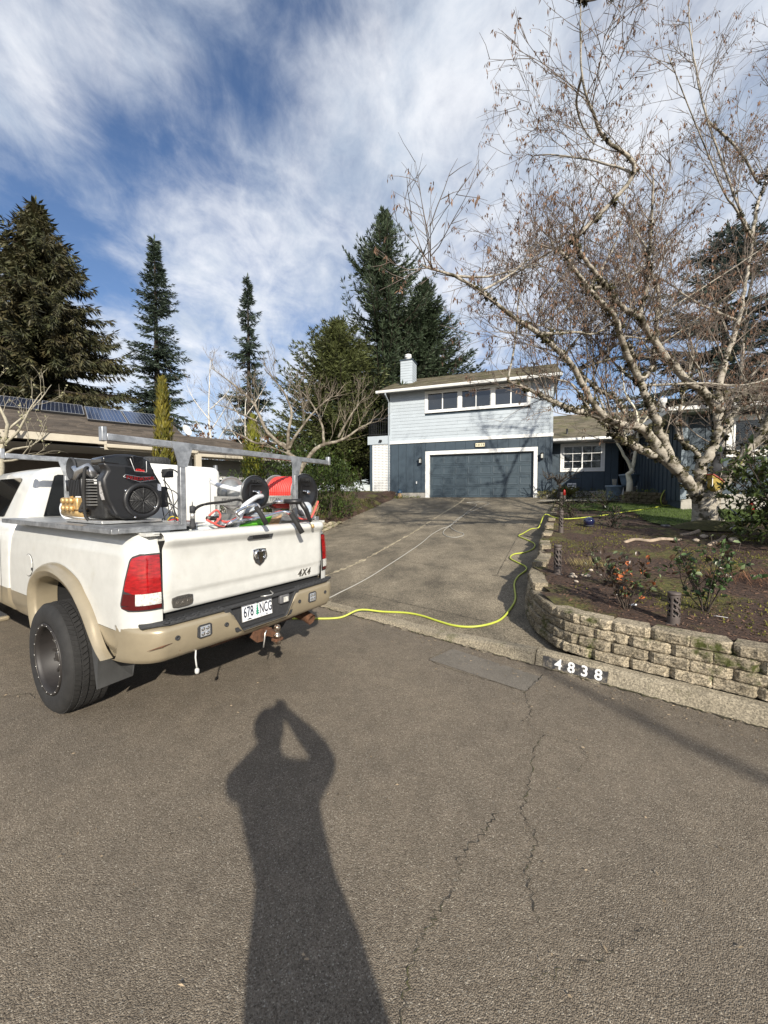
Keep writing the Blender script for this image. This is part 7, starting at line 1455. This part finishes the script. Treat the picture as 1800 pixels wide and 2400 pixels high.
for i in range(26000):
    x = r.uniform(1.9, 9); y = r.uniform(2.95, 13)
    if seg_side(WALL, x, y) < .22 or in_poly(x, y, LAWNS): continue
    k = mnoise.noise(Vector((x * .75 + 3, y * .75, 7))) + .5 * mnoise.noise(Vector((x * 2.3, y * 2.3, 2)))
    if k < .14: continue
    z = zbed(x, y); a = r.uniform(0, 6.283); h = r.uniform(.012, .03); mo.add([(x - .009 * math.cos(a), y - .009 * math.sin(a), z), (x + .009 * math.cos(a), y + .009 * math.sin(a), z), (x + r.uniform(-.01, .01), y + r.uniform(-.01, .01), z + h)], [(0, 1, 2)])
tag(mo.build('moss_cover', mat('yellow moss', (.12, .115, .018), .95, island=.5)), 'yellow-green moss patches growing over the bark bed', 'moss', kind='stuff')
# ------------------------------------------------------------------ hoses on the drive
M_YHOSE = mat('yellow green hose', (.44, .49, .065), .45, var=.06, vscale=10); M_GHOSE = mat('grey hose', (.33, .32, .29), .6, var=.1, vscale=10)
YH = [(-2.6, 4.72), (-2.0, 5.15), (-1.31, 5.28), (-1.01, 5.28), (-.62, 5.33), (-.35, 5.41), (-.02, 5.37), (.3, 5.27), (.51, 5.13), (.7, 4.92), (.88, 4.75), (1.07, 4.68), (1.28, 4.71), (1.48, 4.83), (1.68, 5.1), (1.90, 5.5), (2.10, 6.14), (2.30, 6.53), (2.54, 6.83), (2.62, 7.08), (2.57, 7.4), (2.55, 7.72), (2.72, 8.0), (3.0, 8.1), (3.29, 8.4), (3.47, 8.85), (3.45, 9.33), (3.43, 9.75), (3.63, 10.01), (4.05, 10.55), (4.33, 10.72)]
pts = []
for x, y in YH:
    dc = (Vector((x, y)) - CP).dot(CN); z = (0 if dc < -.03 else (.085 if dc < .16 else zdrive(x, y))) + .017; pts.append((x, y, z))
pts += [(4.50, 10.74, zyard(4.5, 10.74) + .13), (4.72, 10.62, zyard(4.7, 10.6) + .06)]
for x, y in [(4.9, 10.3), (5.49, 10.41), (6.36, 10.94), (7.09, 11.31), (7.81, 11.75), (8.62, 12.21), (9.22, 12.54), (9.6, 12.7), (9.66, 12.9), (9.45, 12.95), (9.3, 12.85)]: pts.append((x, y, zbed(x, y) + .045))
pts += [(9.22, 12.8, 1.62), (9.3, 12.85, 1.80), (9.5, 13.0, 1.95), (9.8, 13.2, 2.0)]
tag(MB().tube(spline(pts, 8), .0135, 8).build('garden_hose', M_YHOSE), 'bright yellow-green hose snaking from the truck up the driveway', 'hose')
GH = [(-1.6, 5.1), (-.93, 6.07), (-.74, 6.34), (-.49, 6.71), (-.22, 7.18), (.1, 7.84), (.48, 8.63), (.96, 9.69), (1.32, 10.63), (1.71, 11.37), (2.03, 11.82), (2.61, 13.23), (3.27, 14.37), (3.98, 15.49), (4.48, 16.35), (4.4, 16.84), (4.0, 17.0), (3.63, 16.9), (3.9, 16.5), (3.79, 15.81), (3.15, 14.41), (2.43, 12.6), (2.08, 11.8), (1.76, 11.09), (1.65, 10.64), (1.71, 10.21), (1.9, 10.07), (2.12, 10.26), (2.17, 10.52), (2.05, 10.87), (1.99, 11.42), (2.1, 11.95)]
tag(MB().tube(spline([(x, y, ((0 if (Vector((x, y)) - CP).dot(CN) < 0 else zdrive(x, y)) + .011 + (.02 if 20 < i < 24 or i > 29 else 0))) for i, (x, y) in enumerate(GH)], 8), .010, 7).build('pressure_hose', M_GHOSE), 'thin grey pressure hose looping across the driveway towards the garage', 'hose')
# ------------------------------------------------------------------ carved bollard lights
M_BOLL = mat('brown grey bollard metal', (.085, .068, .060), .6, var=.15, vscale=20)
def bollard(x, y, h, label):
    z = zbed(x, y) - .02; t = thing('bollard_light', label, 'bollard', (x, y, z), rnd.uniform(0, 6), 'carved bollard lights in the bed'); n = 40; rr_ = .050
    hh = h * .92; z0, z1 = h * .28, h * .86
    def cut(a, zz):            # leafy scroll openings
        if not z0 < zz < z1: return False
        k = (zz - z0) / (z1 - z0); w = (a / 6.283 * 3) % 1; stem = abs(w - .5 - .12 * math.sin(k * 9)); return stem > .07 and math.sin(k * 22 + w * 10) > -.25 and .09 < w < .91
    sh = MB(); us = frange(0, 6.28318, n + 1); vs_ = frange(0, hh, 34); sh.grid(lambda a, zz: (rr_ * math.cos(a), rr_ * math.sin(a), zz), us, vs_, True, lambda a, zz: not cut(a, zz)); o = sh.build('pierced_tube', M_BOLL, t, clean=True); s = o.modifiers.new('s', 'SOLIDIFY'); s.thickness = .004
    MB().lathe([(.053, hh), (.053, h - .004), (.049, h), (.004, h + .002)], 24).build('cap', M_BOLL, t); MB().lathe([(.038, .02), (.038, hh - .02)], 16).build('diffuser', M_DARKIN, t); MB().lathe([(.07, 0), (.07, .012), (.06, .02)], 20).build('base', M_BOLL, t)
bollard(2.70, 3.54, .31, 'dark carved bollard light beside the green rose bush'); bollard(2.42, 5.32, .42, 'weathered carved bollard light at the bend of the wall'); bollard(3.95, 8.55, .50, 'mossy bollard light near the blue glass float'); bollard(5.35, 11.6, .56, 'wooden-looking bollard light by the grey-green azalea'); bollard(6.55, 14.2, .50, 'furthest bollard light below the red lantern')
# ------------------------------------------------------------------ garden ornaments
fz = zbed(4.92, 9.2); gf = thing('glass_float', 'dark blue glass float lying in the mossy bed', 'glass ball', (4.92, 9.2, fz)); MB().lathe([(.02, -.14), (.09, -.11), (.13, -.05), (.15, .02), (.13, .08), (.08, .125), (.01, .145)], 24, M=T(0, 0, .11) @ Matrix.Diagonal((.85, .85, .85, 1))).build('ball', mat('cobalt glass', (.007, .010, .045), .05, coat=1, spec=.8), gf); MB().lathe([(.10, 0), (.11, .03), (.07, .05)], 18).build('rest', M_PLAST, gf)
M_POT = mat('blue glazed pot', (.115, .165, .22), .3, coat=.5, var=.2, vscale=9)
def pot(x, y, z, r_, h, label):
    t = thing('plant_pot', label, 'plant pot', (x, y, z)); MB().lathe([(r_ * .60, 0), (r_ * .68, .02), (r_ * .88, h * .5), (r_ * .99, h * .86), (r_ * 1.06, h * .88), (r_ * 1.06, h), (r_ * .93, h), (r_ * .90, h * .9), (.01, h * .88)], 30).build('body', M_POT, t)
    for k in (.3, .45, .6, .75): MB().lathe([(r_ * (.64 + .39 * k), h * k), (r_ * (.66 + .395 * k), h * k + .012), (r_ * (.65 + .40 * k), h * k + .024)], 30, cap=False).build('ring', M_POT, t)
    MB().lathe([(.01, h * .885), (r_ * .88, h * .885), (r_ * .88, h * .89)], 18).build('soil', M_MULCH, t); return t
pot(8.95, 14.95, zyard(8.95, 14.95), .30, .62, 'tall blue glazed pot beside the young birch'); pot(hw(8.35, -1.7).x, hw(8.35, -1.7).y, FLOOR + .42, .34, .48, 'wide blue glazed bowl on the planter ledge under the rain chain')
st = thing('pot_stake', 'bundle of pale stakes in the tall blue pot', 'stakes', (8.95, 14.95, zyard(8.95, 14.95) + .55))
for k in range(4): MB().tube([(k * .03 - .04, 0, 0), (k * .05 - .07, .02, .32)], .009, 5).build('stake', mat('pale stake', (.5, .46, .36), .8), st)
cb = hw(8.35, -1.7); rc = thing('rain_chain', 'copper cup rain chain hanging above the wide blue bowl', 'rain chain', (cb.x, cb.y, FLOOR + .95)); MB().tube([(0, 0, 0), (0, 0, 1.45)], .006, 5).build('chain', mat('old copper', (.22, .13, .08), .5, metal=.8), rc)
for k in range(6): MB().lathe([(.012, 0), (.045, .045), (.048, .05)], 12, M=T(0, 0, .05 + k * .25), cap=False).build('cup', MATS['old copper'], rc)
# mossy block planter in front of the entry
pw = thing('planter_wall', 'low mossy block planter wall behind the lawn', 'wall', (9.7, 13.1, 1.36)); r = random.Random(8); MOSSB = concrete_mat('mossy block', (.13, .105, .07), (.07, .06, .035), moss=.95)
PBL = []
for me in BL[:4]: m2 = me.copy(); m2.materials.clear(); m2.materials.append(MOSSB); PBL.append(m2)
PP = spline([(8.75, 14.1, 0), (9.1, 13.2, 0), (9.7, 12.7, 0), (10.5, 12.2, 0), (11.6, 11.6, 0)], 10); PL = [0]
for a, b in zip(PP[:-1], PP[1:]): PL.append(PL[-1] + (b - a).length)
for row in range(4):
    s = .15 * (row % 2)
    while s < PL[-1] - .2:
        i = max(k for k in range(len(PL)) if PL[k] <= s); i = min(i, len(PP) - 2); p = PP[i].lerp(PP[i + 1], (s - PL[i]) / max(1e-6, PL[i + 1] - PL[i])); d = (PP[i + 1] - PP[i]).normalized(); obj('block', PBL[r.randrange(4)], pw, Vector((p.x, p.y, zyard(p.x, p.y) - .03 + row * .12)) - pw.location, (0, 0, math.atan2(d.y, d.x)), (1, 1, 1.2)); s += .305
MB().prism([(8.85, 14.2, 1.3), (9.2, 13.35, 1.3), (9.8, 12.85, 1.3), (10.6, 12.35, 1.3), (12.5, 12.6, 1.3), (11.2, 14.6, 1.3)], 0, (0, 0, .52)).build('soil_fill', M_MULCH, None)['kind'] = 'structure'
bpy.data.objects['soil_fill'].name = 'planter_soil'
wk = MB().grid(lambda x, y: (x, y, zyard(x, y) + .05), [6.0 + .2 * i for i in range(28)], [13.8 + .2 * i for i in range(12)], keep=lambda x, y: 1.0 < -(Vector((x, y)) - HO).dot(HV) < 2.3 and x > 6.4).build('front_walk', concrete_mat('walk concrete', (.34, .31, .25), (.22, .20, .16)), clean=True); tag(wk, kind='structure')
# entry odds and ends
ch_ = thing('white_chair', 'white garden chair below the blinds window', 'chair', hw(6.55, .3, -.02), HROT); ch_.scale = (.75, .75, .75)
for sx in (-.22, .22):
    for sy in (-.2, .2): MB().box(sx - .018, sx + .018, sy - .018, sy + .018, 0, .9 if sy > 0 else .42).build('leg', M_VINYL, ch_)
MB().box(-.24, .24, -.22, .22, .42, .455).build('seat', M_VINYL, ch_)
for k in range(3): MB().box(-.2, .2, .19, .21, .52 + k * .15, .60 + k * .15).build('back_slat', M_VINYL, ch_)
bh = thing('porch_bench', 'white painted bench in the dark entry porch', 'bench', hw(8.75, .4, .06), HROT); MB().box(-.3, .3, -.5, .5, .40, .44).build('seat', M_VINYL, bh)
for sx in (-.27, .27):
    for sy in (-.46, .46): MB().box(sx - .025, sx + .025, sy - .025, sy + .025, 0, .40).build('leg', M_VINYL, bh)
sl = thing('sphere_ornament', 'round pale stone ornament beside the entry bench', 'ornament', hw(8.6, -.9, .06)); MB().lathe([(.05, 0), (.08, .02), (.06, .10), (.14, .18), (.17, .30), (.14, .42), (.05, .47), (.01, .475)], 20).build('body', mat('pale stone', (.34, .32, .29), .9), sl)
orn = thing('striped_ornament', 'small tan garden ornament with a blue dome top by the garage wall', 'ornament', hw(-1.5, -.25, -.03)); MB().lathe([(.12, 0), (.11, .08), (.09, .2), (.085, .26)], 18).build('body', mat('tan clay', (.42, .30, .17), .8, var=.2, vscale=20), orn); MB().lathe([(.13, .26), (.13, .29), (.11, .38), (.05, .43), (.01, .44)], 18).build('dome', mat('blue glaze', (.02, .07, .14), .3, coat=.5), orn)
for k in range(3): MB().lathe([(.122 - k * .012, .03 + k * .07), (.124 - k * .012, .045 + k * .07), (.12 - k * .012, .06 + k * .07)], 18, cap=False).build('band', mat('clay band', (.25, .16, .08), .8), orn)
rl = thing('red_lantern', 'small red hanging lantern on a post by the walk', 'lantern', (6.85, 14.6, zyard(6.85, 14.6))); MB().box(-.035, .035, -.035, .035, 0, .32).build('post', M_BOLL, rl); MB().lathe([(.02, .32), (.045, .34), (.045, .50), (.02, .54), (.005, .56)], 10).build('lamp', mat('red enamel', (.42, .02, .015), .35), rl)
rp = thing('red_marker', 'small red lantern standing right of the big birch trunk', 'lantern', (7.95, 8.3, zbed(7.95, 8.3))); MB().tube([(0, 0, 0), (0, 0, .30)], .012, 6).build('stake', M_BLACK, rp); MB().lathe([(.02, .28), (.05, .31), (.05, .50), (.02, .54)], 10).build('lamp', MATS['red enamel'], rp)
# birdhouse wedged in the birch fork
bhz = thing('birdhouse', 'yellow birdhouse with red roof wedged in the birch fork', 'birdhouse', (7.28, 8.42, 1.93), R(12)); MB().prism([(-.10, 0, 0), (.0, 0, -.10), (.14, 0, -.03), (.17, 0, .10), (.06, 0, .17), (-.12, 0, .26)], 0, (0, .12, 0)).build('box', mat('yellow paint', (.30, .22, .045), .6, var=.2, vscale=20), bhz, .004)
MB().lathe([(.026, 0), (.026, .003), (.002, .004)], 16, M=T(.04, -.001, .07) @ RX(90)).build('entrance_hole', M_DARKIN, bhz); MB().prism([(-.13, -.02, .27), (.06, -.02, .18), (.18, -.02, .10), (.19, -.02, .115), (.07, -.02, .20), (-.12, -.02, .29)], 0, (0, .16, 0)).build('roof', mat('red brown roof', (.30, .07, .045), .7), bhz)
MB().box(-.125, -.11, -.004, .0, .0, .2).build('side_strip', M_VINYL, bhz)
# roots, stones, plant tags, path lights
r = random.Random(17); M_PALER = mat('pale root', (.30, .235, .175), .9, var=.4, vscale=14)
def root(name, label, pts, rad): t = tag(MB().tube(spline([(x, y, zbed(x, y) + dz) for x, y, dz in pts], 5), rad, 8, flat=.55).build(name, M_PALER), label, 'root'); return t
k = spline([(4.5, 7.16, .0), (4.75, 7.25, .0), (4.95, 7.12, .0), (5.25, 7.22, .0), (5.6, 7.2, 0)], 5)
root('surface_root', 'long pale root lying across the bark bed', [(4.5, 7.16, .0), (4.75, 7.25, .03), (4.95, 7.12, .03), (5.25, 7.22, .035), (5.6, 7.2, .0)], .032)
root('surface_root', 'short pale root running out from the birch base', [(5.9, 7.6, .0), (6.2, 7.72, .02), (6.6, 8.02, .02), (7.0, 8.4, .0)], .04); root('surface_root', 'pale root end by the rhododendron', [(5.6, 6.6, .0), (5.8, 6.72, .02), (6.1, 6.93, .02), (6.5, 7.3, 0)], .035)
md = MB(); md.lathe([(.01, .16), (.25, .14), (.5, .07), (.75, -.03)], 20, cap=False); mdo = md.build('moss_mound', mat('mound moss', (.055, .052, .014), 1, var=.4, vscale=18, bump=.8, bscale=60)); mdo.location = (7.2, 8.45, zbed(7.2, 8.45)); tag(mdo, 'mossy mound of soil round the birch foot', 'mound', kind='structure')
M_PEB = mat('pale pebble', (.5, .42, .33), .8, objrand=.3); PB = [rock_mesh(20 + i, M_PEB) for i in range(3)]
pebs = [(2.55, 5.15, .06, 'pale stone touching the bent bollard base'), (2.62, 5.3, .05, 'small pale stone behind the bent bollard'), (2.74, 5.18, .07, 'biggest of the pale pebbles beside the bent bollard'), (2.5, 4.95, .04, 'tiny pale pebble in front of the bent bollard'), (2.9, 5.35, .05, 'pale pebble furthest from the bent bollard'), (6.1, 7.3, .11, 'pale stone between the short root and the birch'), (5.75, 7.05, .09, 'pale stone at the end of the long root'), (6.3, 6.9, .12, 'largest pale stone under the rhododendron edge')]
for i, (x, y, s, lab) in enumerate(pebs):
    o = obj('pebble', PB[i % 3], None, (x, y, zbed(x, y) + s * .18), (0, 0, r.uniform(0, 6)), (s * 1.6, s * 1.3, s * 1.2)); tag(o, lab, 'stone', 'pale stones in the bed')
for (x, y, a, lab) in ((2.62, 3.99, .4, 'small white plant tag under the bronze rose bush'), (3.13, 3.53, 2.4, 'white plant tag lying beside the green rose bush')):
    t = thing('plant_tag', lab, 'plant tag', (x, y, zbed(x, y) + .015), a); MB().prism([(-.05, -.013, 0), (.03, -.013, 0), (.05, 0, 0), (.03, .013, 0), (-.05, .013, 0)], 0, (0, 0, .003), M=RX(25)).build('blade', M_VINYL, t)
t = thing('sprinkler_head', 'grey round sprinkler cap at the lawn edge', 'sprinkler', (6.45, 8.78, zbed(6.45, 8.78))); MB().lathe([(.09, 0), (.09, .035), (.07, .045), (.05, .04), (.01, .042)], 18).build('cap', mat('grey plastic', (.10, .10, .105), .6), t)
t = thing('zigzag_stake', 'bent grey metal stake leaning by the birch and rhododendron', 'stake', (6.9, 7.5, zbed(6.9, 7.5))); MB().tube([(0, 0, 0), (-.12, .0, .12), (.14, .0, .30), (-.16, .05, .56)], .014, 6).build('rod', M_STEEL, t)
# ------------------------------------------------------------------ the photographer, standing behind the phone, whose shadow falls up the street
def person():
    t = thing('person', 'person in dark jacket and trousers holding up a phone with both hands', 'person', (.12, -.36, 0)); O = Vector((.12, -.36, 0))
    V = {}; E = []
    def j(n, p, rx, ry=None): V[n] = (Vector(p) - O, rx, ry or rx)
    j('pelvis', (.17, -.38, 1.0), .17, .13); j('belly', (.12, -.38, 1.15), .15, .12); j('chest', (.09, -.37, 1.34), .16, .12); j('neck0', (.04, -.36, 1.47), .09, .08); j('neck1', (.02, -.35, 1.54), .065, .065)
    j('head0', (.005, -.335, 1.605), .085, .09); j('head1', (.0, -.335, 1.69), .09, .10); j('head2', (.0, -.34, 1.76), .06, .07)
    for s, n in ((-1, 'l'), (1, 'r')): 
        j(n + 'sh', (.08 + s * .185, -.37, 1.44), .095); j(n + 'hip', (.19 + s * .10, -.38, .93), .125); j(n + 'knee', (.22 + s * .13, -.37, .52), .085); j(n + 'calf', (.22 + s * .135, -.39, .33), .08); j(n + 'ank', (.22 + s * .14, -.40, .10), .055); j(n + 'toe', (.22 + s * .16, -.24, .05), .045)
    j('lelb', (-.22, -.24, 1.33), .08); j('relb', (.37, -.24, 1.43), .085); j('lfor', (-.11, -.16, 1.45), .05); j('rfor', (.23, -.16, 1.54), .072); j('lwr', (-.02, -.085, 1.545), .034); j('rwr', (.085, -.085, 1.635), .045)
    E = [('pelvis', 'belly'), ('belly', 'chest'), ('chest', 'neck0'), ('neck0', 'neck1'), ('neck1', 'head0'), ('head0', 'head1'), ('head1', 'head2')]
    for n in 'lr': E += [('chest', n + 'sh'), (n + 'sh', n + 'elb'), (n + 'elb', n + 'for'), (n + 'for', n + 'wr'), ('pelvis', n + 'hip'), (n + 'hip', n + 'knee'), (n + 'knee', n + 'calf'), (n + 'calf', n + 'ank'), (n + 'ank', n + 'toe')]
    # hands: palm and five fingers gripping the phone edges from behind
    for n, s in (('l', -1), ('r', 1)):
        w = V[n + 'wr'][0]; px = s * .046; palm = Vector((px, -.055, 1.655 if s > 0 else 1.60)) - O; V[n + 'palm'] = (palm, .030, .020); E.append((n + 'wr', n + 'palm'))
        for k, (dz, L) in enumerate(((.040, .9), (.018, 1.0), (-.004, .95), (-.026, .75))):
            a = Vector((s * .052, -.040, 1.655 + dz)) - O; b = Vector((s * .050, -.024, 1.655 + dz * 1.1)) - O; c = Vector((s * (.050 - .022 * L), -.0215, 1.655 + dz * 1.1)) - O
            for q, p in (('a', a), ('b', b), ('c', c)): V[f'{n}f{k}{q}'] = (p, .0085, .0085)
            E += [(n + 'palm', f'{n}f{k}a'), (f'{n}f{k}a', f'{n}f{k}b'), (f'{n}f{k}b', f'{n}f{k}c')]
        a = Vector((s * .038, -.060, 1.625)) - O; b = Vector((s * .020, -.052, 1.628)) - O; V[n + 'ta'] = (a, .011, .011); V[n + 'tb'] = (b, .0095, .0095); E += [(n + 'palm', n + 'ta'), (n + 'ta', n + 'tb')]
    names = list(V); me = bpy.data.meshes.new('body'); me.from_pydata([V[n][0] for n in names], [(names.index(a), names.index(b)) for a, b in E], []); me.materials.append(mat('dark jacket cloth', (.03, .032, .038), .9, var=.2, vscale=30))
    o = bpy.data.objects.new('body', me); COL.objects.link(o); o.parent = t; sk = o.modifiers.new('skin', 'SKIN'); 
    for i, n in enumerate(names): me.skin_vertices[0].data[i].radius = V[n][1:]
    me.skin_vertices[0].data[names.index('pelvis')].use_root = True; sk.use_smooth_shade = True; sb = o.modifiers.new('sub', 'SUBSURF'); sb.levels = 2; sb.render_levels = 2
    hm = MB(); hc = Vector((.0, -.345, 1.73)) - O; M_HAIR = mat('brown hair', (.04, .025, .015), .7)
    hm.lathe([(.103, -.06), (.112, -.01), (.108, .03), (.085, .075), (.045, .098), (.005, .103)], 22, M=T(*hc)); hm.build('hair', M_HAIR, t)
    M_SKIN = mat('skin', (.45, .28, .20), .55); fc = Vector((.0, -.335, 1.65)) - O
    fm = MB(); fm.lathe([(.01, -.115), (.045, -.10), (.072, -.06), (.084, 0), (.086, .06), (.07, .10), (.01, .12)], 20, M=T(*fc) @ T(0, .022, 0)); fm.build('face', M_SKIN, t)
    MB().add([(-.012, .10, -.02), (.012, .10, -.02), (0, .128, -.022), (0, .104, .03)], [(0, 1, 2), (0, 2, 3), (1, 3, 2), (0, 3, 1)], M=T(*fc)).build('nose', M_SKIN, t); MB().box(-.025, .025, .088, .1, -.058, -.05, M=T(*fc)).build('mouth', mat('lip', (.35, .14, .12), .5), t)
    for s in (-1, 1):
        MB().lathe([(.002, -.011), (.011, 0), (.002, .011)], 10, M=T(*fc) @ T(s * .032, .096, .012)).build('eye', M_VINYL, t); MB().lathe([(.004, -.02), (.016, -.01), (.018, .01), (.006, .024)], 8, M=T(*fc) @ T(s * .088, .0, .0)).build('ear', M_SKIN, t)
    ck = MB(); ck.lathe([(.235, .82), (.215, .95), (.175, 1.1), (.175, 1.25), (.18, 1.36), (.12, 1.44), (.085, 1.48)], 24, M=Matrix.Diagonal((1, .72, 1, 1))); ck.v = [(x + .08 * max(0, (1.3 - z) / .48), y, z) for x, y, z in ck.v]; ck.build('jacket', MATS['dark jacket cloth'], t)
    for s in (-1, 1): MB().tube([(.10 + s * .14, -.06, .05), (.10 + s * .15, .06, .05), (.10 + s * .16, .15, .04)], [.055, .05, .045], 10, flat=.8).build('shoe', M_RUBBER, t)
    ph = thing('phone', 'black phone held upright in the photographer hands', 'phone', (0, -.03, 1.665)); MB().box(-.036, .036, -.006, .002, -.072, .078).build('case', M_PLAST, ph, .003); MB().box(-.034, .034, -.0072, -.0065, -.07, .076).build('screen', M_TGLASS, ph)
person()
